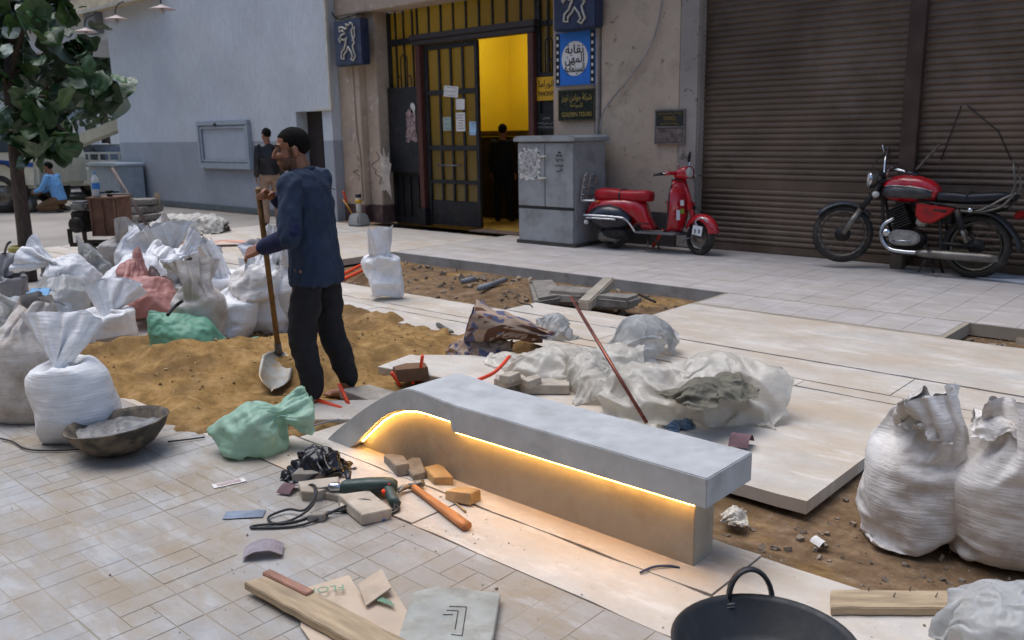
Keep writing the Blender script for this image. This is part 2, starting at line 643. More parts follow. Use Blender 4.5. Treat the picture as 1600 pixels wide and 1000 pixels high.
def m_ground():
    k = NT('sand_and_soil')
    v = k.coord(geo=True)
    sx = k.n('ShaderNodeSeparateXYZ'); k.l(v, sx.inputs[0])
    n1 = k.noise(v, 1.3, 6, .6); n2 = k.noise(v, 9., 8, .7); n3 = k.noise(v, 60., 6, .7)
    soil = k.ramp(n2, [(.3, srgb(84, 66, 50)), (.55, srgb(128, 104, 80)), (.75, srgb(158, 138, 114))])
    sand = k.ramp(n2, [(.26, srgb(104, 80, 48)), (.5, srgb(150, 118, 72)), (.75, srgb(186, 152, 106))])
    # ochre sand lies in the pit where it was tipped and in streaks elsewhere
    d = k.n('ShaderNodeVectorMath', _operation='DISTANCE'); k.l(v, d.inputs[0]); d.inputs[1].default_value = (-5.3, 3.3, 0)
    ad = k.n('ShaderNodeMath', _operation='MULTIPLY_ADD'); k.l(n1, ad.inputs[0]); ad.inputs[1].default_value = 1.6; k.l(d.outputs['Value'], ad.inputs[2])
    f1 = k.ramp(ad.outputs[0], [(0, 1.), (1, 1.)])
    mr = k.n('ShaderNodeMapRange'); k.l(ad.outputs[0], mr.inputs[0])
    mr.inputs[1].default_value = 2.0; mr.inputs[2].default_value = 2.9; mr.inputs[3].default_value = 1.; mr.inputs[4].default_value = 0.
    streak = k.ramp(n1, [(.52, 0.), (.62, .8)])
    mx = k.n('ShaderNodeMath', _operation='MAXIMUM'); k.l(mr.outputs[0], mx.inputs[0]); k.l(streak, mx.inputs[1])
    cc = k.mix(mx.outputs[0], soil, sand)
    n6 = k.noise(v, 2.4, 7, .65)
    cc = k.mix(k.ramp(n6, [(.47, 0.), (.64, .7)]), cc, srgb(96, 74, 48))
    cc = k.mix(k.ramp(n3, [(.60, 0.), (.72, .5)]), cc, srgb(190, 172, 140))
    k.l(cc, k.b.inputs['Base Color'])
    k.b.inputs['Roughness'].default_value = .95
    k.b.inputs['Specular IOR Level'].default_value = .15
    bb = k.bump(n2, .5, .03)
    k.l(k.bump(n3, .6, .008, bb), k.b.inputs['Normal'])
    return k.m
GROUND_M = m_ground()
CONC_M = mat('grey_concrete', srgb(150, 150, 148), .75, var=.12, vs=3.5, bump=.25, bs=90, bd=.002, dirt=srgb(112, 108, 104), da=.3, ds=5, geo=True)
ROAD_M = mat('dusty_road', srgb(150, 143, 134), .9, var=.15, vs=.6, bump=.2, bs=30, geo=True, dirt=srgb(120, 112, 100), da=.4, ds=.4)

# ------------------------------------------------------------------ ground: soil under the paving, open in the pits
MANP = g(505, 634, -.05)
SHVP = g(424, 610, -.03)
def axis(lo, hi, step, far0, far1):
    return list(far0) + list(np.arange(lo, hi + 1e-6, step)) + list(far1)
gx = axis(-9.6, 2.2, .045, (-320, -120, -60, -30, -16, -11.5), (3, 5, 12, 40, 120, 320))
gy = axis(1.7, 8.0, .042, (-320, -120, -40, -12, -4, 0, 1.3), (8.6, 10, 14, 22, 40, 90, 200, 320))
def gz(x, y):
    p = Vector((x, y, 0))
    z = -.115
    inb = sstep(-9.6, -9.0, x) * (1 - sstep(1.8, 2.2, x)) * sstep(1.75, 1.9, y) * (1 - sstep(7.7, 8., y))
    if inb <= 0:
        return z
    h = .05 * noise.noise(p * 1.4) + .030 * noise.noise(p * 4.2) + .024 * noise.noise(p * 9) + .014 * noise.noise(p * 19)
    # tipped sand heap
    d1 = ((x + 5.75) / 1.0) ** 2 + ((y - 2.95) / .62) ** 2
    d2 = ((x + 5.1) / .8) ** 2 + ((y - 3.9) / .55) ** 2
    h += .20 * math.exp(-d1) + .17 * math.exp(-d2) + .06 * noise.noise(p * 2.6 + Vector((9, 4, 0))) + .045 * (.4 - abs(noise.noise(p * 3.7))) + .03 * (.4 - abs(noise.noise(p * 7.5))) + .05 * max(0, noise.noise(p * 1.7 + Vector((1, 8, 0)))) + .05 * (1 - abs(noise.noise(p * 3))) * math.exp(-d1 * .6)
    h += .05 * math.exp(-(((x + 4.35) / .5) ** 2 + ((y - 3.0) / .4) ** 2))
    # sand spilt over the rim of the pit
    ex = max(-6.5 - x, x + 3.95, 0); ey = max(2.2 - y, y - 4.72, 0)
    de = math.hypot(ex, ey)
    ins = min(x + 6.5, -3.95 - x, y - 2.2, 4.72 - y)
    rim = .05 * noise.noise(p * 2.1 + Vector((3, 3, 0))) + .035 * noise.noise(p * 7)
    if ins > 0:
        h += (.085 + rim) * (1 - sstep(.0, .45, ins)) * (1 if x < -4.3 else .55)
    else:
        h += (.105 + 1.5 * rim) - de * .55 if x < -4.0 or y < 3 else -.05
        h = max(h, -.05) if de < .5 else 0.
    # trench in front of the door: rubble heaped in its middle
    d3 = ((x + 6.3) / 1.9) ** 2 + ((y - 6.7) / .45) ** 2
    h += .06 * math.exp(-d3)
    # pit at the right: deeper by the slab
    d4 = ((x + 1.0) / .9) ** 2 + ((y - 3.5) / .5) ** 2
    h += -.03 * math.exp(-d4) + .05 * sstep(3.15, 2.85, y) * sstep(-2.2, -1.6, x)
    if x > -2.6 and y < 4.8:
        h += .035
    zz = z + h * inb
    # trodden flat where the worker stands and has dug
    dm = math.hypot(x - MANP.x - .05, y - MANP.y - .03)
    k = 1 - sstep(.28, .62, dm)
    zz = zz * (1 - k) + (-.058 + .012 * noise.noise(p * 8)) * k
    ds = math.hypot(x - SHVP.x, y - SHVP.y)
    k = 1 - sstep(.10, .34, ds)
    return zz * (1 - k) + (-.045 + .02 * noise.noise(p * 9)) * k
nx, ny = len(gx), len(gy)
vs = [(x, y, gz(x, y)) for y in gy for x in gx]
fs = [(j * nx + i, j * nx + i + 1, (j + 1) * nx + i + 1, (j + 1) * nx + i) for j in range(ny - 1) for i in range(nx - 1)]
me = bpy.data.meshes.new('ground')
me.from_pydata(vs, [], fs)
me.polygons.foreach_set('use_smooth', [True] * len(fs))
me.materials.append(GROUND_M)
struct(link('ground', me))

# ------------------------------------------------------------------ paving
def slab_piece(x0, x1, y0, y1, z1=0., th=.075, wob=.004, seed=0, sub=.13):
    """one stone slab with slightly uneven arrises"""
    b = MB()
    n = max(2, int((x1 - x0) / sub))
    rnd = random.Random(seed)
    P0 = [(x0 + (x1 - x0) * i / n, y0 + rnd.uniform(-wob, wob)) for i in range(n + 1)]
    P1 = [(x0 + (x1 - x0) * i / n, y1 + rnd.uniform(-wob, wob)) for i in range(n, -1, -1)]
    o = P0 + P1
    m = len(o)
    b.add([(x, y, z1) for x, y in o] + [(x, y, z1 - th) for x, y in o],
          [tuple(range(m)), tuple(range(2 * m - 1, m - 1, -1))] + [(i, i + m, (i + 1) % m + m, (i + 1) % m) for i in range(m)])
    return b

# near pavement: 30 cm mosaic tiles with grooved fields
PITCHT = .3055
GRID_X, GRID_Y = -2.905, 2.172
layouts = []
for pat in range(4):
    cells = [[(0, 0, 2, 1), (2, 0, 1, 2), (1, 2, 2, 1), (0, 1, 1, 2), (1, 1, 1, 1)],
             [(0, 0, 3, 1), (0, 1, 1, 2), (1, 1, 2, 1), (1, 2, 2, 1)],
             [(0, 0, 1, 3), (1, 0, 2, 1), (1, 1, 2, 2)],
             [(0, 0, 2, 2), (2, 0, 1, 3), (0, 2, 2, 1)]][pat]
    b = MB()
    u = PITCHT / 3
    for cx_, cy_, sw, sh in cells:
        gx0 = .0011 if cx_ == 0 else .0006; gx1 = .0011 if cx_ + sw == 3 else .0006
        gy0 = .0011 if cy_ == 0 else .0006; gy1 = .0011 if cy_ + sh == 3 else .0006
        x0, x1 = cx_ * u + gx0, (cx_ + sw) * u - gx1
        y0, y1 = cy_ * u + gy0, (cy_ + sh) * u - gy1
        e = .0015
        b.add([(x0, y0, -.012), (x1, y0, -.012), (x1, y1, -.012), (x0, y1, -.012), (x0 + e, y0 + e, 0), (x1 - e, y0 + e, 0), (x1 - e, y1 - e, 0), (x0 + e, y1 - e, 0)],
              [(4, 5, 6, 7), (0, 1, 5, 4), (1, 2, 6, 5), (2, 3, 7, 6), (3, 0, 4, 7)])
    me = b.mesh('tile'); me.materials.append(TILE_M)
    layouts.append(me)
pave = struct(slab_piece(-14, 3, -6, 2.174, -.0016, .1, 0).build('pavement', GROUT_M))
rt = random.Random(3)
cnt = 0
keep = []
for j in range(-8, 0):
    for i in range(-32, 12):
        x = GRID_X + i * PITCHT; y = GRID_Y + j * PITCHT
        c = Vector((x + .15, y + .15, 0)) - CAM
        dz = c.dot(FW)
        if dz < .5:
            continue
        px = 800 + FPX * c.dot(CX) / dz; py = 500 - FPX * c.dot(CY) / dz
        if -90 < px < 1690 and py < 1090:
            keep.append((dz, x, y))
keep.sort()
for dz, x, y in keep[:290]:
    t = link('tile', layouts[rt.randrange(4)], pave, (x, y, rt.uniform(-.0012, .0008)))
    k = rt.randrange(4)
    t.rotation_euler = (rt.gauss(0, .0012), rt.gauss(0, .0012), k * PI / 2)
    t.location.x += (0, PITCHT, PITCHT, 0)[k]; t.location.y += (0, 0, PITCHT, PITCHT)[k]
print('near tiles', len(keep))

# stone strips and slabs between the pits
strip = struct(empty('stone_paving'))
slabs = []
def slab_row(x0, x1, y0, y1, ln, z=0., seed=0):
    r_ = random.Random(seed)
    x = x0
    while x < x1 - .05:
        e = min(x1, x + ln * r_.uniform(.85, 1.15))
        if x1 - e < .3:
            e = x1
        slabs.append((x, e - .006, y0, y1, z + r_.uniform(-.003, .003)))
        x = e
slab_row(-3.92, 3, 2.18, 2.478, 1.5, .001, 1)
slab_row(-3.85, 3, 2.484, 2.86, 2.2, .002, 2)
slab_row(-14, -6.55, 2.18, 4.70, 2.4, 0, 3)
slab_row(-6.55, -3.92, 2.10 + .074, 2.22, 2.7, -.001, 13)
slab_row(-4.02, -1.43, 3.45, 5.056, 4.0, 0, 4)
slab_row(-1.43, 3, 4.75, 5.056, 5, 0, 14)
slab_row(-14, -4.02, 4.72, 5.056, 2.4, -.002, 5)
slab_row(-14, 3, 5.070, 5.216, 3.0, -.002, 6)
slab_row(-14, 3, 5.230, 5.680, 2.6, 0, 7)
slab_row(-14, -9.2, 5.70, 9.7, 2.5, 0, 8)
slab_row(-5.3, -4.12, 5.702, 6.12, 2., 0, 9)
slab_row(-4.12, 3, 5.708, 6.30, 3.2, 0, 10)
slab_row(-4.12, 3, 6.306, 6.964, 2.6, 0, 15)
for i, (x0, x1, y0, y1, z) in enumerate(slabs):
    slab_piece(x0, x1, y0, y1, z, .062 if y0 == 3.45 else .085, .0055, i).build('slab', SLAB_M, strip)

# sidewalk along the shops
side = struct(slab_piece(-9.2, 4, 7.64, 10.9, -.0035, .1, .0, 5, .6).build('sidewalk', GROUT_M))
tb = MB(); e = .0011
tb.add([(e, e, -.012), (PITCHT - e, e, -.012), (PITCHT - e, PITCHT - e, -.012), (e, PITCHT - e, -.012), (2 * e, 2 * e, 0), (PITCHT - 2 * e, 2 * e, 0), (PITCHT - 2 * e, PITCHT - 2 * e, 0), (2 * e, PITCHT - 2 * e, 0)],
       [(4, 5, 6, 7), (0, 1, 5, 4), (1, 2, 6, 5), (2, 3, 7, 6), (3, 0, 4, 7)])
tme = tb.mesh('tile'); tme.materials.append(SIDE_M)
far = MB(); nside = []
for j in range(9):
    for i in range(42):
        x = -9.2 + i * PITCHT; y = 7.645 + j * PITCHT
        nside.append(((Vector((x, y, 0)) - CAM).length if x < -1.0 else 99, x, y))
nside.sort()
for k, (d, x, y) in enumerate(nside):
    if k < 296:
        link('tile', tme, side, (x, y, rt.uniform(-.001, .001)))
    else:
        far.add([(p[0] + x, p[1] + y, p[2]) for p in tb.v], tb.f)
stuff(far.build('tile', SIDE_M, side))
side2 = slab_piece(-4.12, -1.9, 6.966, 7.64, -.0035, .1, .003, 6, .3).build('edge_bed', GROUT_M, side)
for j in range(2):
    for i in range(7):
        link('tile', tme, side, (-4.08 + i * PITCHT, 6.985 + j * PITCHT + .03, 0))
# raised cut edge of the trench
eb = MB(); eb.bx(-9.2, -4.1, 7.618, 7.648, -.14, .003)
eb.build('kerb', CONC_M, side, wob=.004)
# far paving of the street to the left
road = struct(slab_piece(-60, -14.0, -6, 9.7, -.01, .1, .0, 8, 5).build('street', ROAD_M))
road2 = struct(slab_piece(-90, -22.2, 9.71, 60, -.03, .1, .0, 9, 5).build('street', ROAD_M))

# ------------------------------------------------------------------ rubble lying in the pits (nobody could count it)
def rubble(name, rects, n, smin, smax, m, seed):
    r_ = random.Random(seed); b = MB()
    for _ in range(n):
        x0, x1, y0, y1 = r_.choice(rects)
        x, y = r_.uniform(x0, x1), r_.uniform(y0, y1)
        s = smin + (smax - smin) * r_.random() ** 3
        z = gz(x, y)
        q = Matrix.Rotation(r_.uniform(0, 6), 3, Vector((r_.gauss(0, 1), r_.gauss(0, 1), r_.gauss(0, 1))).normalized())
        pts = []
        for a in (-1, 1):
            for c, d in ((-1, -1), (1, -1), (1, 1), (-1, 1)):
                pts.append(q @ Vector((c * s * r_.uniform(.4, 1), d * s * r_.uniform(.4, 1), a * s * r_.uniform(.25, .7))) + Vector((x, y, z + s * .25)))
        b.add(pts, [(3, 2, 1, 0), (4, 5, 6, 7), (0, 1, 5, 4), (1, 2, 6, 5), (2, 3, 7, 6), (3, 0, 4, 7)])
    o = stuff(b.build(name, m))
    return o
RUB_M = mat('rubble', srgb(140, 126, 110), .95, var=.35, vs=2.5, bump=.3, bs=40, geo=True)
RUB2_M = mat('sand_clods', srgb(168, 138, 96), .95, var=.3, vs=3.5, geo=True)
PITS = [(-6.4, -3.95, 2.3, 4.65), (-1.75, 1, 2.9, 3.4), (-1.4, 1, 3.4, 4.6), (-9, -4.2, 5.75, 7.55), (-1.85, .5, 7.1, 7.7), (-4.4, -3.95, 2.3, 3.3)]
o = rubble('sand_clods', [PITS[0]], 380, .004, .015, RUB2_M, 1)
o['label'] = 'small clods and pebbles scattered over the ochre sand heap'
o = rubble('trench_rubble', [PITS[3], PITS[4], PITS[3]], 520, .008, .05, RUB_M, 2)
o['label'] = 'broken stones and lumps of earth filling the open trench'
o = rubble('pit_gravel', [PITS[1], PITS[2], PITS[5]], 800, .004, .02, RUB_M, 4)
o['label'] = 'loose gravel and crumbs of soil in the dug pit'
# fine crumbs on the paving round the bench
r_ = random.Random(8); b = MB()
for _ in range(260):
    x, y = (r_.gauss(-3.0, .55), r_.gauss(2.25, .16)) if r_.random() < .5 else (r_.uniform(-4.2, -.6), r_.uniform(1.1, 2.8))
    s = r_.uniform(.0012, .0036) * (2.2 if r_.random() < .08 else 1)
    pts = [(x + s * r_.uniform(.3, 1) * a, y + s * r_.uniform(.3, 1) * c, .002 + (s * r_.uniform(.4, 1) if d else 0)) for d in (0, 1) for a, c in ((-1, -1), (1, -1), (1, 1), (-1, 1))]
    b.add(pts, [(3, 2, 1, 0), (4, 5, 6, 7), (0, 1, 5, 4), (1, 2, 6, 5), (2, 3, 7, 6), (3, 0, 4, 7)])
o = stuff(b.build('crumbs', RUB_M)); o['label'] = 'crumbs of mortar and grit strewn on the paving by the bench'
print('ground', round(time.time() - T0, 1))
# ------------------------------------------------------------------ buildings
def m_greywall():
    k = NT('grey_combed_render')
    v = k.coord(geo=True)
    st = k.n('ShaderNodeMapping'); k.l(v, st.inputs['Vector']); st.inputs['Scale'].default_value = (30, 30, 7)
    n1 = k.noise(st.outputs[0], 1., 5, .7)
    n2 = k.noise(v, .7, 6, .6)
    n3 = k.noise(v, 5., 6, .6)
    sx = k.n('ShaderNodeSeparateXYZ'); k.l(v, sx.inputs[0])
    gt = k.n('ShaderNodeMath', _operation='GREATER_THAN'); k.l(sx.outputs[2], gt.inputs[0]); gt.inputs[1].default_value = 1.49
    up = k.ramp(n1, [(.3, srgb(180, 184, 190)), (.65, srgb(198, 202, 207))])
    dn = k.ramp(n1, [(.3, srgb(144, 149, 157)), (.7, srgb(160, 164, 171))])
    cc = k.mix(gt.outputs[0], dn, up)
    cc = k.mix(1., cc, k.ramp(n2, [(.3, .86), (.7, 1.06)]), 'MULTIPLY')
    cc = k.mix(k.ramp(n3, [(.62, 0.), (.8, .25)]), cc, srgb(120, 116, 110))
    k.l(cc, k.b.inputs['Base Color'])
    k.b.inputs['Roughness'].default_value = .85
    k.l(k.bump(n1, .8, .012), k.b.inputs['Normal'])
    return k.m
def m_tan(name, base, chip):
    k = NT(name)
    v = k.coord(geo=True)
    n1 = k.noise(v, 1.1, 7, .62); n2 = k.noise(v, 7., 8, .7); n3 = k.noise(v, 70., 4, .6)
    cc = k.ramp(n1, [(.3, tuple(x * .74 for x in base)), (.7, tuple(x * 1.15 for x in base))])
    cc = k.mix(k.ramp(n2, [(.60, 0.), (.64, .8)]), cc, chip)
    n4 = k.noise(v, 2.2, 8, .7)
    cc = k.mix(k.ramp(n4, [(.50, 0.), (.70, .7)]), cc, tuple(x * .45 for x in base))
    k.l(cc, k.b.inputs['Base Color'])
    k.b.inputs['Roughness'].default_value = .9
    k.b.inputs['Specular IOR Level'].default_value = .2
    bb = k.bump(n2, .5, .012)
    k.l(k.bump(n3, .3, .003, bb), k.b.inputs['Normal'])
    return k.m
GREYW_M = m_greywall()
WINF_M = mat('dark_window_glass', srgb(56, 64, 70), .2, var=.15)
TAN_M = m_tan('tan_render', srgb(186, 167, 148), srgb(212, 204, 194))
TANW_M = m_tan('stained_tan_render', srgb(188, 172, 154), srgb(116, 100, 86))
COLM_M = m_tan('grey_column_render', srgb(156, 148, 142), srgb(96, 88, 82))
PLINTH_M = mat('maroon_plinth_paint', srgb(84, 62, 60), .8, var=.2, vs=4, dirt=srgb(120, 104, 94), da=.35, ds=4, geo=True, bump=.2, bs=30)
PLGREY_M = mat('grey_plinth_paint', srgb(96, 102, 104), .8, var=.12, vs=4, geo=True)
TRIM_M = mat('cream_trim', srgb(196, 190, 176), .7, var=.1, geo=True)
DARKD_M = mat('dark_brown_door', srgb(52, 42, 40), .6, var=.2, vs=3, geo=True)
BLACK_M = mat('black_painted_iron', srgb(34, 35, 38), .5, var=.25, vs=9, metal=.1, dirt=srgb(70, 66, 62), da=.25, ds=6)
REDWOOD_M = mat('red_brown_jamb', srgb(84, 46, 40), .5, var=.25, vs=6, stretch=(8, 8, 1))
HEAD_M = mat('dark_wood_head', srgb(56, 48, 46), .6, var=.25, vs=5, stretch=(1, 8, 8))
SLAT_M = mat('brown_shutter_steel', srgb(98, 83, 70), .55, var=.22, vs=1.3, metal=.25, dirt=srgb(124, 108, 98), da=.4, ds=1.2, geo=True)
YEL_M = mat('yellow_wall_paint', srgb(226, 196, 40), .75, var=.05, vs=1, geo=True)
YFLOOR_M = mat('tan_floor', srgb(170, 140, 70), .5, var=.15, geo=True)
PAPER_M = mat('white_paper', srgb(214, 210, 206), .8, var=.06, vs=9)
WOODD_M = mat('dark_furniture', srgb(50, 38, 28), .6, var=.2)

# --- grey rendered building on the left
GB = empty('grey_building', (-18, 9.75, 0), 0, 'grey rendered building with darker painted band along its foot', 'building')
def kid(mb, name, m, p, **kw):
    """child whose vertices are given in world coordinates"""
    o = mb.build(name, m, p, **kw)
    o.matrix_parent_inverse = Matrix.Translation(-Vector(p.location)) if p.parent is None else Matrix.Identity(4)
    return o
b = MB()
b.bx(-22.2, -14.43, 9.75, 10.15, 0, 7.5)
b.bx(-14.43, -13.59, 9.75, 10.15, 2.03, 7.5)
b.bx(-13.59, -13.30, 9.75, 10.15, 0, 7.5)
b.bx(-22.2, -21.8, 10.15, 22, 0, 7.5)
kid(b, 'wall', GREYW_M, GB)
kid(MB().bx(-22.26, -14.47, 9.70, 9.745, 0, .13), 'plinth', PLGREY_M, GB, bev=.01)
b = MB().bx(-14.43, -13.59, 10.0, 10.06, 0, 2.03)
dd = kid(b, 'door', DARKD_M, GB)
kid(MB().bx(-13.97, -13.93, 9.97, 9.998, 0, 2.0), 'door_edge', BLACK_M, GB)
b = MB().bx(-13.285, -13.24, 9.70, 9.75, 2.07, 7.5)
b.bx(-13.75, -13.24, 9.70, 9.748, 2.03, 2.068)
kid(b, 'corner_trim', TRIM_M, GB)
# projecting upper storey at the far corner with its cornice
b = MB().bx(-27.5, -22.2, 9.75, 13, 4.0, 7.5)
kid(b, 'upper_storey', GREYW_M, GB)
CREAM_M = mat('cream_fascia', srgb(196, 180, 150), .7, var=.15, geo=True)
ORANGE_M = mat('orange_band', srgb(214, 130, 30), .7, var=.1, geo=True)
b = MB().bx(-27.5, -19.3, 9.35, 9.745, 4.62, 5.3)
fo = kid(b, 'fascia', CREAM_M, GB)
b = MB()
for i in range(82):
    b.bx(-27.5 + i * .1, -27.45 + i * .1, 9.31, 9.348, 4.56, 4.64)
kid(b, 'fascia_trim', TRIM_M, GB)['kind'] = 'stuff'
kid(MB().bx(-27.5, -22.3, 9.30, 9.348, 5.02, 5.26), 'orange_band', ORANGE_M, GB)
kid(MB().bx(-23.0, -22.35, 9.55, 9.745, 4.12, 4.62), 'meter_box', mat('grey_box', srgb(120, 126, 134), .6), GB, bev=.01)

# the street is narrow: an unseen block added on its other side, behind the viewpoint, shuts out half of the sky
OPB_M = m_tan('opposite_render', srgb(178, 166, 152), srgb(120, 108, 96))
OB = empty('opposite_building', (-6, -8, 0), 0, 'long unseen tan building added across the street behind the viewpoint', 'building')
kid(MB().bx(-46, 34, -16, -8, 0, 12), 'wall', OPB_M, OB)
for r in range(3):
    for c in range(20):
        x = -44 + c * 4
        o = kid(MB().bx(x, x + 1.5, -8.0 + .003, -7.95, 1.6 + r * 3.4, 3.4 + r * 3.4), 'window', WINF_M, OB)
# notice case on the grey wall
NC = empty('notice_case', (-17.1, 9.75, .92), 0, 'empty pale grey glazed notice case hanging on the grey wall', 'notice case')
FR_M = mat('pale_grey_frame', srgb(150, 158, 168), .5, var=.08, vs=8)
x0, x1, z0, z1 = -18.12, -16.05, .92, 1.92
b = MB()
for (a, c, d, e) in ((x0, x1, z1 - .09, z1), (x0, x1, z0, z0 + .12), (x0, x0 + .09, z0 + .12, z1 - .09), (x1 - .09, x1, z0 + .12, z1 - .09)):
    b.bx(a, c, 9.66, 9.748, d, e)
kid(b, 'frame', FR_M, NC, bev=.006)
kid(MB().bx(x0 + .09, x1 - .09, 9.715, 9.746, z0 + .12, z1 - .09), 'back_panel', mat('case_back', srgb(166, 172, 182), .35, var=.05), NC)
b = MB()
for (a, c, d, e) in ((x0 + .11, x1 - .11, z1 - .16, z1 - .12), (x0 + .11, x1 - .11, z0 + .15, z0 + .19), (x0 + .11, x0 + .16, z0 + .19, z1 - .16), (x1 - .16, x1 - .11, z0 + .19, z1 - .16)):
    b.bx(a, c, 9.675, 9.7, d, e)
kid(b, 'inner_frame', FR_M, NC)
kid(MB().box((-17.3, 9.65, z1 - .08), (.08, .03, .06)), 'lock', BLACK_M, NC)

# gooseneck lamps along the fascia
LSH_M = mat('pale_enamel_shade', srgb(206, 186, 178), .5, var=.1, vs=10)
def goose_lamp(x, z, lab):
    L = empty('gooseneck_lamp', (x, 9.72, z), 0, lab, 'lamp', 'gooseneck lamps on the grey building')
    p = smoothpts([(0, -.35, .42), (0.02, -.42, .36), (0.03, -.55, .30), (0, -.62, .14), (0, -.6, .05)], 5)
    MB().tube(p, .014, 8).build('arm', BLACK_M, L)
    MB().lathe([(.03, .07), (.05, .05), (.09, .035), (.26, -.02), (.27, -.03), (.24, -.03), (.05, .0), (.0, .0)], (0, -.6, 0), seg=24).build('shade', LSH_M, L)
    MB().lathe([(.02, 0), (.045, -.03), (.05, -.07), (.03, -.1), (0, -.11)], (0, -.6, -.01), seg=14).build('bulb', mat('frosted_bulb', srgb(190, 180, 174), .3), L)
    return L
goose_lamp(-18.05, 4.22, 'pale enamel gooseneck lamp farthest right of the three on the grey wall')
goose_lamp(-20.2, 4.22, 'pale enamel gooseneck lamp in the middle of the three along the fascia')
goose_lamp(-21.9, 4.10, 'pale enamel gooseneck lamp beside the small grey meter box')

# --- tan building with the doorway and the shutters
TBD = empty('tan_building', (-8, 10.3, 0), 0, 'weathered tan building with open doorway and rolled down brown shutters', 'building')
b = MB().bx(-13.30, -12.70, 9.95, 11, .32, 3.66)
b.bx(-12.70, -12.36, 10.08, 11, .32, 3.66)
kid(b, 'pillar', TAN_M, TBD, bev=.012)
b = MB().bx(-13.31, -12.69, 9.93, 11, 0, .32)
b.bx(-12.69, -12.35, 10.06, 10.99, 0, .32)
kid(b, 'plinth', PLINTH_M, TBD, bev=.008)
kid(MB().bx(-13.30, -7.72, 9.94, 10.34, 3.66, 5.2), 'lintel', TAN_M, TBD, bev=.01)
kid(MB().bx(-8.5, -7.72, 10.27, 11, 0, 3.66), 'pillar', TAN_M, TBD, bev=.012)
b = MB().bx(-7.72, -7.62, 10.33, 11, 0, 5.2)
kid(b, 'joint', PLINTH_M, TBD)
kid(MB().bx(-7.62, -6.33, 10.28, 11, .46, 5.2), 'wall', TANW_M, TBD, bev=.008)
kid(MB().bx(-7.62, -6.33, 10.25, 10.9, 0, .46), 'plinth', mat('dark_grey_plinth', srgb(70, 66, 66), .85, var=.2, vs=3, geo=True, dirt=srgb(110, 100, 92), da=.3), TBD, bev=.008)
kid(MB().bx(-6.33, -6.03, 10.26, 11, 0, 5.2), 'column', COLM_M, TBD, bev=.02)
kid(MB().bx(-7.70, -7.64, 10.24, 10.33, 0, 5.2), 'edge_strip', COLM_M, TBD, bev=.01)
kid(MB().bx(-6.03, 6, 10.30, 11, 4.3, 5.2), 'shutter_head', TANW_M, TBD)
b = MB().bx(-13.3, 6, 10.3, 12, 5.2, 15)
kid(b, 'upper_wall', TAN_M, TBD)
b = MB().bx(-13.3, 6, 9.2, 10.3, 5.2, 5.4)
b.bx(-13.3, 6, 9.2, 9.32, 5.4, 6.3)
kid(b, 'shade_balcony', TAN_M, TBD, bev=.01)  # unseen overhang, added above to darken the shutters
# thin pipe down the left pillar
kid(MB().tube(smoothpts([(-12.86, 9.93, 3.6), (-12.86, 9.93, 2.6), (-12.84, 9.93, 1.6), (-12.78, 9.93, 1.25), (-12.76, 9.93, .4)], 6), .02, 8), 'pipe', TAN_M, TBD)

# shutters: every slat its own piece
def slat_mesh(ln):
    prof = [(0, 0), (-.012, .010), (-.017, .028), (-.012, .046), (-.003, .056), (-.001, .0715)]
    b = MB()
    vs = [(0, y, z) for y, z in prof] + [(ln, y, z) for y, z in prof]
    n = len(prof)
    b.add(vs, [(i, i + 1, i + 1 + n, i + n) for i in range(n - 1)])
    me = b.mesh('slat'); me.materials.append(SLAT_M)
    return me
def shutter(x0, x1, lab):
    S = empty('roller_shutter', (x0, 10.42, 0), 0, lab, 'shutter', 'rolled down shutters of the shops')
    sm = slat_mesh(x1 - x0)
    r_ = random.Random(int(-x0 * 10))
    z = .10
    while z < 4.3:
        if .79 < z < .93:
            z = .94
            continue
        s = link('slat', sm, S, (0, r_.uniform(-.003, .003), z))
        z += .0718
    MB().bx(0, x1 - x0, -.006, .02, .818, .938).build('lock_rail', SLAT_M, S, bev=.004)
    MB().bx(0, x1 - x0, -.03, .01, .005, .10).build('bottom_rail', SLAT_M, S, bev=.006)
    MB().bx(0, x1 - x0, .03, .06, 0, 4.3).build('backing', BLACK_M, S)
    return S
shutter(-6.03, -3.46, 'brown steel roller shutter between the grey column and the mullion')
S2 = shutter(-3.30, 1.6, 'wide brown steel roller shutter behind the parked motorcycle')
MUL_M = mat('brown_mullion_steel', srgb(74, 58, 52), .55, var=.2, vs=3, metal=.2, dirt=srgb(90, 80, 74), da=.3)
kid(MB().bx(-3.47, -3.29, 10.33, 10.41, 0, 4.3), 'mullion', MUL_M, TBD, bev=.008)
# pressed triangle of bent sheet on the right shutter
b = MB()
b.tube([w(1502, 165, 10.40), w(1470, 250, 10.40)], .006, 5); b.tube([w(1512, 165, 10.40), w(1560, 205, 10.40), w(1580, 250, 10.40)], .006, 5)
o = kid(b, 'bent_wire', BLACK_M, TBD)
# shelf angle behind the motorcycle
tag(MB().bar(w(1432, 265, 10.30), w(1468, 226, 10.30), .02, .05, (0, 1, 0)).build('steel_angle', mat('rusty_angle', srgb(110, 102, 92), .6, var=.3, vs=8)), 'bent grey steel angle leaning on the shutter behind the motorcycle', 'steel angle')

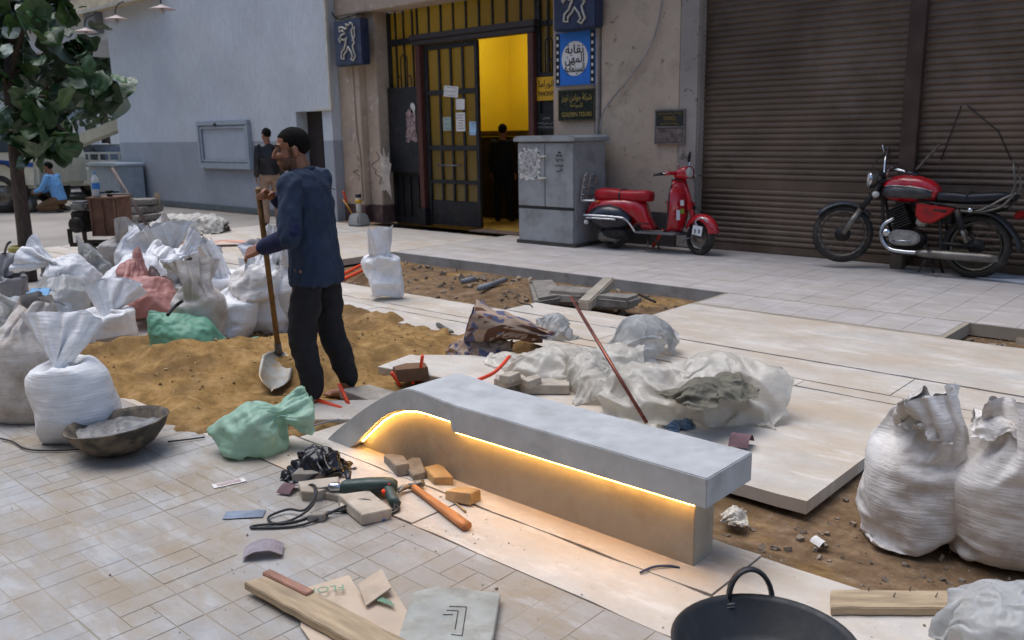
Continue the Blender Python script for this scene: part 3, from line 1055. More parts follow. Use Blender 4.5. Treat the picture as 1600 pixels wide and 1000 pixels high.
# --- doorway
DW = empty('entrance_door', (-10.4, 10.35, 0), 0, 'black iron entrance door with yellow glass, one leaf open', 'door')
def m_glass():
    k = NT('dusty_yellow_glass')
    t = k.n('ShaderNodeBsdfTranslucent'); t.inputs['Color'].default_value = (*srgb(190, 176, 90), 1)
    d = k.n('ShaderNodeBsdfDiffuse'); d.inputs['Color'].default_value = (*srgb(130, 118, 70), 1)
    gl = k.n('ShaderNodeBsdfGlossy', Roughness=.15)
    m1 = k.n('ShaderNodeMixShader', Fac=.30); k.l(t.outputs[0], m1.inputs[1]); k.l(d.outputs[0], m1.inputs[2])
    m2 = k.n('ShaderNodeMixShader', Fac=.06); k.l(m1.outputs[0], m2.inputs[1]); k.l(gl.outputs[0], m2.inputs[2])
    k.l(m2.outputs[0], k.out.inputs['Surface'])
    return k.m
GLASS_M = m_glass()
def pane(x0, x1, z0, z1, y=10.37):
    kid(MB().bx(x0, x1, y, y + .006, z0, z1), 'pane', GLASS_M, DW)
def frame(x0, x1, z0, z1, y0=10.33, y1=10.42, m=BLACK_M, nm='frame', bev=.004):
    return kid(MB().bx(x0, x1, y0, y1, z0, z1), nm, m, DW, bev=bev)
X0, X1 = -12.34, -8.5
# left side light
frame(X0, X0 + .07, 0, 3.66)
frame(X0 + .07, -11.56, 3.10, 3.20)
frame(X0 + .07, -11.56, .86, .93)
frame(X0 + .07, -11.56, 0, .12)
for i, x in enumerate((-12.14, -11.93, -11.70)):
    kid(MB().bx(x, x + .035, 10.34, 10.36, .12, 3.66), 'bar', BLACK_M, DW)
xs = [X0 + .07, -11.93, -11.56]
for i in range(2):
    pane(xs[i] + .002, xs[i + 1] - .002, 2.40, 3.10); pane(xs[i] + .002, xs[i + 1] - .002, 3.20, 3.64)
kid(MB().bx(X0 + .075, -11.57, 10.37, 10.40, .13, .86), 'kick_panel', BLACK_M, DW)
# ornament of bent iron
def arch(cx_, z0, hw, h, y=10.325):
    p = [(cx_ - hw, y, z0)] + [(cx_ - hw * math.cos(a), y, z0 + h + hw * math.sin(a)) for a in [PI * i / 10 for i in range(11)]] + [(cx_ + hw, y, z0)]
    return MB().tube(p, .011, 6)
for (hw, h, dx) in ((.085, .46, 0), (.05, .14, -.13), (.05, .14, .13)):
    kid(arch(-11.93 + dx + .02, 2.38, hw, h), 'iron_arch', BLACK_M, DW)
# black board over the side light
kid(MB().bx(X0 + .02, -11.53, 10.27, 10.325, .92, 2.38), 'board', BLACK_M, DW, bev=.004)
# jambs and head
kid(MB().bx(-11.55, -11.42, 10.26, 10.42, .30, 3.05), 'jamb', REDWOOD_M, DW, bev=.012)
kid(MB().bx(-11.57, -11.40, 10.24, 10.42, 0, .30), 'jamb_foot', BLACK_M, DW, bev=.008)
kid(MB().bx(-9.0, -8.87, 10.26, 10.42, 0, 3.05), 'jamb', REDWOOD_M, DW, bev=.012)
b = MB().bx(-11.60, -8.84, 10.24, 10.42, 3.05, 3.13); b.bx(-11.63, -8.81, 10.21, 10.42, 3.131, 3.22)
kid(b, 'head', HEAD_M, DW, bev=.01)
# transom lights
n = 9
for i in range(n + 1):
    x = -11.56 + (-8.9 + 11.56) * i / n
    kid(MB().bx(x - .018, x + .018, 10.34, 10.375, 3.22, 3.66), 'bar', BLACK_M, DW)
    if i < n:
        pane(x + .019, x + (-8.9 + 11.56) / n - .019, 3.22, 3.66, 10.36)
# right side light
frame(-8.87, -8.80, 0, 3.66); frame(-8.80, -8.5, 3.13, 3.2); frame(-8.80, -8.5, 2.40, 2.46)
pane(-8.80, -8.5, 2.46, 3.13); pane(-8.80, -8.5, 3.2, 3.66)
kid(MB().bx(-8.66, -8.63, 10.33, 10.36, 2.46, 3.66), 'bar', BLACK_M, DW)
kid(arch(-8.62, 2.46, .07, .42), 'iron_arch', BLACK_M, DW); kid(arch(-8.56, 2.46, .06, .12), 'iron_arch', BLACK_M, DW)
kid(MB().bx(-8.80, -8.5, 10.36, 10.40, 0, 2.40), 'board', BLACK_M, DW)
# left leaf
LX0, LX1 = -11.41, -10.13
for (x0, x1, z0, z1) in ((LX0, LX0 + .09, .02, 3.04), (LX1 - .07, LX1, .02, 3.04), (LX0 + .09, LX1 - .07, 2.22, 2.30), (LX0 + .09, LX1 - .07, 1.30, 1.38), (LX0 + .09, LX1 - .07, .74, .80), (LX0 + .09, LX1 - .07, 2.96, 3.04)):
    frame(x0, x1, z0, z1, 10.33, 10.39, BLACK_M, 'leaf_frame')
kid(MB().bx(LX0 + .09, LX1 - .07, 10.345, 10.385, .02, .45), 'kick_panel', BLACK_M, DW, bev=.006)
for i in range(5):
    x = LX0 + .09 + (LX1 - .07 - LX0 - .09) * i / 4
    if 0 < i < 4:
        kid(MB().bx(x - .02, x + .02, 10.335, 10.365, .45, 2.96), 'bar', BLACK_M, DW)
    if i < 4:
        xx = x + (LX1 - .07 - LX0 - .09) / 4
        pane(x + .003, xx - .003, 2.30, 2.96); pane(x + .003, xx - .003, 1.38, 2.22); pane(x + .003, xx - .003, .80, 1.30); pane(x + .003, xx - .003, .45, .74)
kid(MB().tube([(-11.1, 10.29, 1.05), (-10.55, 10.29, 1.05)], .014, 8), 'push_bar', mat('dull_steel', srgb(120, 122, 126), .4, metal=.8), DW)
kid(MB().bx(-10.1, -8.9, 10.0, 10.30, .001, .018), 'threshold_mat', mat('brown_mat', srgb(104, 88, 80), .95, var=.2, vs=20), DW)

# lobby behind the door
LB = empty('lobby', (-10, 12, 0)); struct(LB)
b = MB().bx(-12.4, -6.6, 13.6, 13.8, 0, 3.8); b.bx(-12.6, -12.4, 11, 13.8, 0, 3.8); b.bx(-6.8, -6.6, 11, 13.6, 0, 3.8); b.bx(-12.4, -6.8, 10.43, 13.6, 3.8, 4.0)
b.bx(-12.4, -6.8, 10.5, 10.55, 3.68, 3.8)
kid(b, 'wall', YEL_M, LB)
kid(MB().bx(-12.4, -6.8, 10.43, 13.6, -.05, .004), 'lobby_floor', YFLOOR_M, LB)
L = empty('ceiling_lamp', (-11.0, 12.2, 3.8), 0, 'round lit lamp under the lobby ceiling', 'lamp')
MB().lathe([(.16, 0), (.18, -.05), (.14, -.09), (0, -.1)], (0, 0, 0), seg=20).build('globe', mat('lit_globe', (1., .86, .6), .4, emit=4), L)
pl = bpy.data.lights.new('lamp_light', 'POINT'); pl.energy = 26; pl.color = (1., .95, .84); pl.shadow_soft_size = .2
po = link('lamp_light', pl, L, (0, 0, -.25))
HUT = empty('sideboard', (w(800, 300, 12.2).x, 12.2, 0), 0, 'dark wooden sideboard with shelf at the back of the yellow lobby', 'sideboard')
MB().box((0, 0, .75), (2.4, .6, 1.5)).build('carcass', WOODD_M, HUT, bev=.02)
MB().box((0, -.02, 1.56), (2.5, .66, .1)).build('top', mat('yellow_brown_wood', srgb(120, 92, 30), .6), HUT, bev=.02)
for i in range(4):
    MB().box((-.9 + i * .6, -.31, .8), (.5, .03, 1.2)).build('cupboard_door', WOODD_M, HUT, bev=.01)

# torn poster, papers on the leaf
POST_M = mat('torn_poster', srgb(176, 150, 146), .85, var=.3, vs=16, dirt=srgb(40, 34, 36), da=.6, ds=14)
def ragged(cx_, cz, w_, h_, y, seed, n=26, rag=.18):
    r_ = random.Random(seed); o = []
    for i in range(n):
        a = 2 * PI * i / n
        k = 1 + r_.uniform(-rag, rag)
        sx_ = max(-1, min(1, math.cos(a) * 1.35)); sz = max(-1, min(1, math.sin(a) * 1.35))
        o.append((cx_ + sx_ * w_ / 2 * k, cz + sz * h_ / 2 * k))
    return MB().prism(o, .003, Matrix.Translation((0, y, 0)))
tag(ragged(-11.72, 1.72, .26, .52, 10.267, 4).build('poster', POST_M), 'torn pinkish poster on the black board left of the door', 'poster')
tag(ragged(-11.66, 2.02, .10, .16, 10.267, 6, rag=.3).build('poster_scrap', PAPER_M), 'white paper scrap above the torn pinkish poster', 'scrap')
def notice(px0, py0, px1, py1, m, lab, tilt=0, lines=0):
    a = w(px0, py0, 10.32); c = w(px1, py1, 10.32)
    ct_ = (a + c) / 2
    o = empty('paper_notice', (ct_.x, 10.322, ct_.z), 0, lab, 'paper', 'papers stuck on the door leaf')
    o.rotation_euler = (0, R(tilt), 0)
    MB().box((0, 0, 0), (abs(c.x - a.x), .002, abs(a.z - c.z))).build('sheet', m, o)
    if lines:
        q = MB(); W_, H_ = abs(c.x - a.x), abs(a.z - c.z)
        for i in range(lines):
            q.box((random.Random(i).uniform(-.02, .02), -.0018, H_ * (.35 - .7 * i / max(1, lines - 1))), (W_ * random.Random(i + 5).uniform(.45, .8), .001, H_ * .035))
        stuff(q.build('print', mat('grey_print', srgb(110, 106, 110), .8), o))
notice(693, 135, 716, 151, PAPER_M, 'tilted white paper taped high across the door bars', 6, 3)
notice(712, 155, 726, 171, PAPER_M, 'small white paper under the tilted one on the door', 2, 0)
notice(712, 176, 727, 205, PAPER_M, 'tall white printed notice on the third pane of the door', 0, 6)
notice(692, 183, 705, 204, mat('greenish_paper', srgb(150, 168, 160), .7, var=.1), 'pale green paper on the second pane of the door', 0, 3)
notice(733, 190, 744, 211, mat('blue_paper', srgb(150, 180, 204), .7, var=.25, vs=9), 'small blue and white leaflet at the edge of the door leaf', 3, 2)
# ------------------------------------------------------------------ signs on the pillars
def text(s, size, m, parent, loc, name='lettering', width=None, align='CENTER', depth=.002):
    cu = bpy.data.curves.new('txt', 'FONT')
    cu.body = s; cu.size = size; cu.align_x = align; cu.align_y = 'CENTER'; cu.extrude = depth
    o = link('txt', cu)
    d = bpy.context.evaluated_depsgraph_get()
    me = bpy.data.meshes.new_from_object(o.evaluated_get(d))
    bpy.data.objects.remove(o)
    me.transform(Matrix.Rotation(PI / 2, 4, 'X'))
    if width and len(me.vertices):
        xs = [v.co.x for v in me.vertices]
        k = width / max(1e-6, max(xs) - min(xs))
        me.transform(Matrix.Diagonal((k, 1, 1, 1)))
    me.materials.clear(); me.materials.append(m)
    q = link(name, me, parent, loc)
    return q

AR_UNION = '\uFE94\uFE91\uFE8E\uFED8\uFEE7'
AR_PROF = '\uFEE6\uFEEC\uFEE4\uFEDF\uFE8D'
AR_CINE = '\uFE94\uFEF4\uFE8B\uFE8E\uFEE4\uFEE8\uFEF4\uFEB4\uFEDF\uFE8D'
AR_PANO = '\uFE8E\uFEE3\uFE8D\uFEAD\uFEEE\uFEE7\uFE8E\uFE91'
AR_GOLD = '\uFEAF\uFEAD\uFEEE\uFE97 \uFEE5\uFEAA\uFEDF\uFEEE\uFE9F \uFE94\uFEDB\uFEAE\uFEB7'
AR_TOUR = '\uFE94\uFEA3\uFE8E\uFEF4\uFEB4\uFEE0\uFEDF'
INK_M = mat('black_ink', srgb(26, 26, 28), .5, var=.1)
GOLD_M = mat('dull_gold_paint', srgb(176, 150, 76), .5, var=.15, vs=20)
NAVY_M = mat('navy_sign_plastic', srgb(44, 54, 80), .45, var=.15, vs=3, dirt=srgb(80, 80, 88), da=.3, ds=5)
SILV_M = mat('pale_emblem', srgb(196, 190, 178), .4, var=.15, vs=8, metal=.2)

LION = [[(-.02, .44), (.10, .40), (.16, .46), (.26, .42), (.28, .33), (.20, .27), (.24, .12), (.30, -.02), (.22, -.10), (.26, -.22), (.32, -.34), (.22, -.44), (.12, -.40), (.20, -.34), (.14, -.22), (.02, -.10), (-.04, -.20), (-.16, -.28), (-.16, -.38), (-.28, -.36), (-.26, -.22), (-.14, -.14), (-.06, .0), (.0, .12), (-.12, .06), (-.22, .10), (-.30, .02), (-.34, .10), (-.22, .20), (-.06, .22), (-.18, .30), (-.30, .28), (-.30, .38), (-.18, .38), (-.04, .32), (.02, .34)],
        [(.22, .02), (.34, .14), (.32, .26), (.36, .34)]]
def lion_sign(cx_, y, cz, wd, ht, dp, lab):
    o = empty('emblem_sign', (cx_, y, cz), 0, lab, 'sign', 'navy box signs with a rearing lion')
    MB().box((0, 0, 0), (wd, dp, ht)).build('box', NAVY_M, o, bev=.02)
    f = -dp / 2 - .012
    s = ht * .92
    b = MB().tube([Vector((x * s * .95, f, z * s)) for x, z in LION[0]], .017, 6, closed=True)
    b.build('emblem', SILV_M, o)
    MB().tube([Vector((x * s * .95, f, z * s)) for x, z in LION[1]], .016, 6).build('emblem_tail', SILV_M, o)
    MB().box((0, dp / 2 + .02, 0), (wd * .5, .04, ht * .5)).build('bracket', BLACK_M, o)
    return o
a, c = w(520, 34, 9.74), w(567, 100, 9.74)
lion_sign((a.x + c.x) / 2, 9.83, (a.z + c.z) / 2, abs(c.x - a.x), abs(a.z - c.z), .18, 'navy box sign with pale lion outline on the left pillar')
a, c = w(864, -34, 10.06), w(931, 42, 10.06)
lion_sign((a.x + c.x) / 2, 10.15, (a.z + c.z) / 2, abs(c.x - a.x), abs(a.z - c.z), .18, 'navy box sign with pale lion feet above the blue film sign')

# blue sign of the film syndicate
a, c = w(868, 53, 10.24), w(930, 131, 10.24)
W_, H_ = c.x - a.x, a.z - c.z
o = empty('film_sign', ((a.x + c.x) / 2, 10.24, (a.z + c.z) / 2), 0, 'blue sign with film strip edges and Arabic words in a white disc', 'sign')
MB().box((0, .01, 0), (W_, .03, H_)).build('panel', mat('blue_enamel', srgb(40, 112, 200), .4, var=.08, vs=4), o, bev=.004)
MB().box((0, .022, 0), (W_ + .03, .02, H_ + .03)).build('rim', mat('grey_rim', srgb(150, 150, 152), .4, metal=.6), o)
for s in (-1, 1):
    MB().box((s * (W_ / 2 - .045), -.007, 0), (.075, .004, H_ * .97)).build('film_strip', INK_M, o)
    for i in range(7):
        MB().box((s * (W_ / 2 - .045), -.0105, H_ * (-.41 + .82 * i / 6)), (.034, .003, .042)).build('perforation', PAPER_M, o)
MB().lathe([(.0, -.004), (H_ * .325, -.004), (H_ * .325, 0), (0, 0)], (0, -.008, 0), 'y', 40, False).build('disc', mat('disc_white', srgb(216, 214, 208), .5, var=.05), o)
text(AR_UNION, .17, INK_M, o, (0, -.016, .125), width=W_ * .46)
text(AR_PROF, .17, INK_M, o, (0, -.016, -.005), width=W_ * .48)
text(AR_CINE, .17, INK_M, o, (0, -.016, -.135), width=W_ * .50)

# dark plaque of the tour company
a, c = w(873, 141, 10.24), w(930, 188, 10.24)
W_, H_ = c.x - a.x, a.z - c.z
o = empty('tour_plaque', ((a.x + c.x) / 2, 10.24, (a.z + c.z) / 2), 0, 'dark green plaque with gold lettering under the blue film sign', 'plaque')
MB().box((0, .01, 0), (W_, .03, H_)).build('panel', mat('dark_green_glass', srgb(34, 42, 38), .25, var=.1), o, bev=.004)
b = MB()
for (x, z, sx_, sz) in ((0, H_ / 2 - .01, W_, .02), (0, -H_ / 2 + .01, W_, .02), (-W_ / 2 + .01, 0, .02, H_ - .04), (W_ / 2 - .01, 0, .02, H_ - .04)):
    b.box((x, -.008, z), (sx_, .012, sz))
b.build('rim', mat('worn_brass', srgb(84, 78, 58), .5, metal=.6, var=.2), o)
text(AR_GOLD, .12, GOLD_M, o, (0, -.008, H_ * .24), width=W_ * .82)
text(AR_TOUR, .08, GOLD_M, o, (0, -.008, H_ * .0), width=W_ * .34)
text('GOLDEN TOURS', .09, GOLD_M, o, (0, -.008, -H_ * .3), width=W_ * .82)

# yellow panorama board and the black one below it in the right side light
a, c = w(839, 121, 10.33), w(872, 156, 10.33)
W_, H_ = c.x - a.x, a.z - c.z
o = empty('panorama_sign', ((a.x + c.x) / 2, 10.335, (a.z + c.z) / 2), 0, 'small yellow sign with dark letters beside the door opening', 'sign')
MB().box((0, .0, 0), (W_, .02, H_)).build('panel', mat('yellow_enamel', srgb(206, 156, 30), .5, var=.12, vs=5), o)
text(AR_PANO, .14, INK_M, o, (0, -.012, H_ * .2), width=W_ * .8)
text('PANORAMA', .10, INK_M, o, (0, -.012, -H_ * .22), width=W_ * .86)
a, c = w(836, 178, 10.33), w(872, 204, 10.33)
W_, H_ = c.x - a.x, a.z - c.z
o = empty('black_plaque', ((a.x + c.x) / 2, 10.335, (a.z + c.z) / 2), 0, 'black plaque with faint white writing under the yellow sign', 'plaque')
MB().box((0, .0, 0), (W_, .02, H_)).build('panel', INK_M, o)
def scribble(parent, w_, rows, m, y, seed, th=.006):
    r_ = random.Random(seed)
    for z, k in rows:
        pts = []
        n = 26
        for i in range(n + 1):
            pts.append(Vector((-w_ * k / 2 + w_ * k * i / n, y, z + r_.uniform(-1, 1) * .018)))
        MB().tube(pts, th, 4).build('writing', m, parent)
scribble(o, W_, ((H_ * .22, .3), (-H_ * .08, .8), (-H_ * .3, .8)), mat('chalk_white', srgb(150, 150, 150), .7), -.012, 3, .004)

# pair of plaques on the stained wall
a, c = w(1024, 173, 10.25), w(1070, 224, 10.25)
W_, H_ = c.x - a.x, a.z - c.z
o = empty('wall_plaque', ((a.x + c.x) / 2, 10.255, (a.z + c.z) / 2), 0, 'weathered double plaque, dark above and bare grey below, above the scooter', 'plaque')
MB().box((0, .0, H_ * .25), (W_ * .93, .03, H_ * .46)).build('upper_panel', mat('black_green_paint', srgb(38, 42, 40), .5, var=.2), o, bev=.004)
MB().box((0, .0, -H_ * .25), (W_ * .93, .03, H_ * .42)).build('lower_panel', mat('scraped_grey', srgb(104, 94, 88), .8, var=.4, vs=14), o, bev=.004)
b = MB()
for (x, z, sx_, sz) in ((0, H_ / 2, W_, .02), (0, -H_ / 2, W_, .02), (0, 0, W_ - .04, .02), (-W_ / 2 + .01, 0, .02, H_ - .02), (W_ / 2 - .01, 0, .02, H_ - .02)):
    b.box((x, -.008, z), (sx_, .02, sz))
b.build('frame', mat('grey_wood_frame', srgb(104, 100, 98), .7, var=.2), o)
text('STORES', .07, mat('worn_gold_paint', srgb(140, 116, 50), .6), o, (0, -.017, H_ * .25), width=W_ * .4)
scribble(o, W_, ((H_ * .4, .8), (H_ * .1, .6)), mat('worn_gold_paint', srgb(140, 116, 50), .6), -.017, 9, .004)
# cable down the wall
tag(MB().tube(smoothpts([w(1037, -20, 10.24), w(1030, 30, 10.24), w(1015, 75, 10.24), w(985, 120, 10.24), w(952, 160, 10.24), w(941, 180, 10.22), w(938, 215, 10.2), w(944, 260, 10.18), w(947, 300, 10.2)], 6), .012, 7).build('wall_cable', mat('pale_cable', srgb(150, 146, 142), .6)), 'pale cable looping down the stained wall behind the cabinet', 'cable')
tag(MB().tube(smoothpts([w(517, -10, 9.9), w(519, 20, 9.9), w(530, 30, 9.9), w(545, 26, 9.9), w(560, 22, 9.9)], 5), .012, 6).build('sign_cable', BLACK_M), 'black cable running over the left lion sign', 'cable')
# graffiti and paper remains on the left pillar
def flake(px, py, sw, sh, y, m, lab, cat, seed):
    p = w(px, py, y)
    tag(ragged(p.x, p.z, sw, sh, y - .003, seed, 22, .3).build('bill_remains', m), lab, cat)
flake(551, 210, .22, .26, 9.948, mat('bleached_paste', srgb(176, 160, 148), .9, var=.25, vs=12), 'pale pasted bill remains on the left pillar', 'bill', 3)
flake(603, 272, .26, .75, 10.078, mat('bare_plaster', srgb(176, 164, 154), .9, var=.3, vs=8), 'bare white plaster patch beside the black board', 'plaster patch', 8)
def graffito(px, py, y, s, seed, lab):
    p = w(px, py, y); r_ = random.Random(seed)
    pts = [Vector((p.x + r_.uniform(-1, 1) * s * .5, y - .004, p.z + s * (1.2 - 2.4 * i / 9) * .8)) for i in range(10)]
    tag(MB().tube(smoothpts(pts, 4), .008, 4, flat=.3).build('graffito', INK_M), lab, 'graffiti')
graffito(558, 262, 9.95, .22, 5, 'black scrawl on the front of the left pillar')
graffito(590, 263, 10.08, .30, 12, 'larger black scrawl near the plaster patch')

# stone with striped stub and orange rod at the pillar foot
sp = g(561, 353)
o = empty('rock_marker', (sp.x, sp.y, 0), 0, 'grey stone block at the pillar foot with a striped stub on top', 'stone block')
MB().box((0, 0, .11), (.36, .3, .22), taper=.75).build('block', CONC_M, o, bev=.03, wob=.02)
MB().lathe([(.05, .22), (.05, .34), (.05, .46), (.045, .56), (.0, .57)], (0, .02, 0), seg=14).build('stub', mat('white_stub', srgb(190, 186, 178), .6, var=.1), o)
MB().lathe([(.0515, .40), (.0515, .47)], (0, .02, 0), seg=14).build('yellow_stripe', mat('yellow_stripe', srgb(206, 160, 40), .6), o)
MB().lathe([(.0515, .50), (.0515, .565)], (0, .02, 0), seg=14).build('dark_stripe', INK_M, o)
OR_M = mat('orange_red_conduit', srgb(232, 78, 44), .45, var=.08)
tag(MB().tube([g(548, 338) , w(537, 300, 9.60)], .02, 8).build('orange_rod', OR_M), 'orange rod leaning on the left pillar beside the stone block', 'rod')
tag(MB().tube(smoothpts([w(552, 338, 9.66), w(545, 325, 9.6), w(540, 318, 9.6), w(536, 312, 9.62)], 5), .012, 6).build('yellow_wire', mat('yellow_wire', srgb(206, 150, 50), .5)), 'thin yellow wire beside the orange rod', 'wire')

# ------------------------------------------------------------------ electric cabinet
CAB_M = mat('grey_cabinet_paint', srgb(148, 151, 153), .5, var=.10, vs=3, dirt=srgb(104, 102, 98), da=.35, ds=4, bump=.08, bs=30)
def cabinet(loc, wd, dp, ht, lab, m, detail=True, rz=0.):
    o = empty('electric_cabinet', loc, rz, lab, 'cabinet')
    MB().bx(.02, wd - .02, .02, dp, 0, ht - .08).build('body', m, o, bev=.01)
    b = MB().prism([(-.03, ht - .08), (wd + .03, ht - .08), (wd + .03, ht - .03), (wd - .03, ht), (.03, ht), (-.03, ht - .03)], dp + .08, Matrix.Translation((0, dp / 2, 0)))
    b.build('lid', m, o, bev=.008)
    if detail:
        zr = ht * .34
        for x0, x1 in ((.03, wd / 2 - .005), (wd / 2 + .005, wd - .03)):
            d = MB().bx(x0, x1, -.004, .02, zr + .03, ht - .1).build('door', m, o, bev=.006)
        MB().bx(.03, wd - .03, -.004, .02, .05, zr - .012).build('lower_panel', m, o, bev=.006)
        MB().bx(.03, wd - .03, .001, .02, zr - .008, zr + .026).build('ledge', BLACK_M, o)
        for z in (zr + .42, zr + .72):
            MB().tube([(wd / 2 - .09, -.03, z), (wd / 2 + .05, -.035, z + .01)], .012, 6).build('handle', SILV_M, o)
            MB().box((wd / 2 - .06, -.02, z), (.05, .03, .03)).build('hasp', SILV_M, o)
        MB().bx(-.01, wd + .01, -.01, dp + .005, 0, .05).build('foot', mat('dark_foot', srgb(70, 66, 62), .8), o)
        for z in (.35, .8, 1.2):
            MB().bx(wd - .022, wd - .008, .05, .08, z, z + .1).build('hinge', m, o)
    return o
CABH = 1.53
CB = cabinet((-8.47, 9.40, 0), 1.07, .72, CABH, 'grey steel electric cabinet with two doors in front of the right pillar', CAB_M)
# torn sticker, stencilled mark on its doors
o = ragged(.26, 1.14, .36, .38, -.006, 5, 40, .16).build('torn_sticker', mat('sticker_rest', srgb(150, 150, 148), .7, var=.5, vs=26, dirt=srgb(206, 206, 204), da=.5, ds=16), CB)
r_ = random.Random(4)
b = MB()
for i in range(46):
    a_ = 2 * PI * i / 46
    x = .26 + max(-1, min(1, 1.3 * math.cos(a_))) * .18; z = 1.14 + max(-1, min(1, 1.3 * math.sin(a_))) * .19
    b.box((x + r_.uniform(-.015, .015), -.009, z + r_.uniform(-.02, .02)), (r_.uniform(.01, .05), .002, r_.uniform(.01, .05)), (0, r_.uniform(0, 3), 0))
stuff(b.build('sticker_scraps', PAPER_M, CB))
for i, (z, k) in enumerate(((1.30, .05), (1.26, .10), (1.20, .15), (1.13, .15), (1.06, .12))):
    r2 = random.Random(i)
    pts = [Vector((.80 - k / 2 + k * j / 9, -.007, z + r2.uniform(-.022, .022))) for j in range(10)]
    MB().tube(pts, .009, 4, flat=.4).build('stencil', INK_M, CB)
lc = g(196, 325)
cabinet((-22.6, 9.05, 0), 1.75, .62, 1.02, 'pale grey cabinet at the far end of the grey wall', mat('pale_blue_grey_paint', srgb(150, 160, 168), .5, var=.08), False)

# ------------------------------------------------------------------ the lit bench
BEN = empty('concrete_bench', (-2.4, 2.75, 0), 0, 'long concrete bench with sloping end, lit warm from beneath its seat', 'bench')
BENT_M = mat('bench_concrete', srgb(178, 180, 181), .62, var=.08, vs=9, bump=.22, bs=70, bd=.002, dirt=srgb(138, 138, 136), da=.22, ds=6, geo=True)
BENB_M = mat('bench_base_concrete', srgb(164, 156, 142), .75, var=.10, vs=3, bump=.2, bs=50, bd=.002, dirt=srgb(134, 122, 104), da=.35, ds=3, geo=True)
# side view outline of the folded slab (x along, z up)
xr, yf, yb = -1.427, 2.56, 2.90
curve = [(-2.72, .400), (-2.88, .413), (-2.97, .418), (-3.04, .412), (-3.12, .384), (-3.204, .341), (-3.30, .287), (-3.417, .214), (-3.54, .128), (-3.64, .056), (-3.715, -.004)]
top = [(xr, .392)] + [(p.x, p.y) for p in smoothpts([Vector((x, z, 0)) for x, z in curve], 3)]
inner = [(-3.516, -.004), (-3.453, .044), (-3.345, .138), (-3.255, .212), (-3.17, .264), (-3.087, .297), (-3.0, .314), (-2.925, .318), (-2.739, .315)]
bot = [(p.x, p.y) for p in smoothpts([Vector((x, z, 0)) for x, z in inner], 3)] + [(-2.733, .270), (-2.2, .272), (xr, .275)]
outl = top + bot
b = MB().prism(outl, yb - yf, Matrix.Translation((0, (yf + yb) / 2, 0)))
sl = kid(b, 'seat', BENT_M, BEN, bev=.004)
# pits in the cast face
r_ = random.Random(21)
pm = MB()
for _ in range(40):
    x = r_.uniform(-3.0, xr); z = .385 - r_.uniform(.01, .09); s = r_.uniform(.0012, .0045)
    pm.ell((x, yf + .001, z), (s, .0012, s * r_.uniform(.7, 1.4)), seg=6, rings=4)
stuff(kid(pm, 'air_pits', mat('dark_pits', srgb(84, 82, 80), .9), BEN))
b = MB().prism([(-3.50, -.002), (-3.445, .045), (-3.34, .138), (-3.25, .211), (-3.17, .262), (-3.087, .295), (-3.0, .312), (-2.925, .316), (-2.742, .313), (-2.74, .2735), (-1.504, .2735), (-1.504, -.002)], .142, Matrix.Translation((0, 2.688, 0)))
kid(b, 'base', BENB_M, BEN, bev=.003)
# LED tape under the front edge: a strip carrying many small lamps
LED_M = NT('led_warm').m
LB_ = LED_M.node_tree.nodes['Principled BSDF']
LB_.inputs['Base Color'].default_value = (1, .8, .4, 1)
LB_.inputs['Emission Color'].default_value = (1.0, .52, .11, 1)
LB_.inputs['Emission Strength'].default_value = 28.
TAPE_M = mat('led_tape', srgb(210, 180, 110), .5)
path = [(-3.43, .056), (-3.345, .128), (-3.255, .202), (-3.17, .254), (-3.087, .287), (-3.0, .304), (-2.925, .308), (-2.745, .305), (-2.728, .262), (-1.48, .266)]
def along(path, step):
    out = []
    for (x0, z0), (x1, z1) in zip(path, path[1:]):
        L_ = math.hypot(x1 - x0, z1 - z0); k = max(1, int(L_ / step))
        for i in range(k):
            t_ = i / k
            out.append((x0 + (x1 - x0) * t_, z0 + (z1 - z0) * t_, math.atan2(z1 - z0, x1 - x0)))
    return out
yl = 2.592
tp = MB().tube([(x, yl, z + .002) for x, z in path], .004, 6)
kid(tp, 'led_tape', TAPE_M, BEN)
ld = MB()
for x, z, a_ in along(path, .017):
    ld.box((x, yl, z - .004), (.009, .008, .005), (0, -a_, 0))
lo = kid(ld, 'leds', LED_M, BEN); stuff(lo)
print('signs bench', round(time.time() - T0, 1))
# ------------------------------------------------------------------ vehicles
RED_M = mat('red_paint', srgb(178, 20, 34), .28, var=.08, vs=4, clear=.5, spec=.5, dirt=srgb(140, 84, 80), da=.3, ds=9)
REDOLD_M = mat('worn_red_paint', srgb(158, 28, 28), .4, var=.2, vs=5, clear=.15, dirt=srgb(60, 40, 38), da=.3, ds=7)
RSEAT_M = mat('red_vinyl', srgb(172, 26, 38), .42, var=.12, vs=6, bump=.1, bs=20)
BPL_M = mat('black_gloss_plastic', srgb(32, 34, 42), .3, var=.15, vs=5, clear=.25)
BSEAT_M = mat('black_vinyl', srgb(28, 31, 38), .38, var=.15, vs=6, bump=.1, bs=25)
TYRE_M = mat('dusty_tyre', srgb(52, 50, 48), .9, var=.25, vs=8, dirt=srgb(92, 86, 78), da=.3, ds=6)
CHR_M = mat('chrome', srgb(200, 202, 206), .16, metal=1., var=.08, vs=9)
STEEL_M = mat('dirty_steel', srgb(120, 116, 110), .45, metal=.75, var=.25, vs=9, dirt=srgb(80, 70, 58), da=.35, ds=7)
ALU_M = mat('cast_aluminium', srgb(160, 160, 158), .42, metal=.7, var=.2, vs=10, dirt=srgb(90, 84, 76), da=.3, ds=8)
ENG_M = mat('oily_engine_black', srgb(36, 34, 34), .55, metal=.3, var=.3, vs=12, dirt=srgb(76, 66, 56), da=.35, ds=8)
GREYM_M = mat('grey_floor_mat', srgb(106, 106, 108), .7, var=.15)
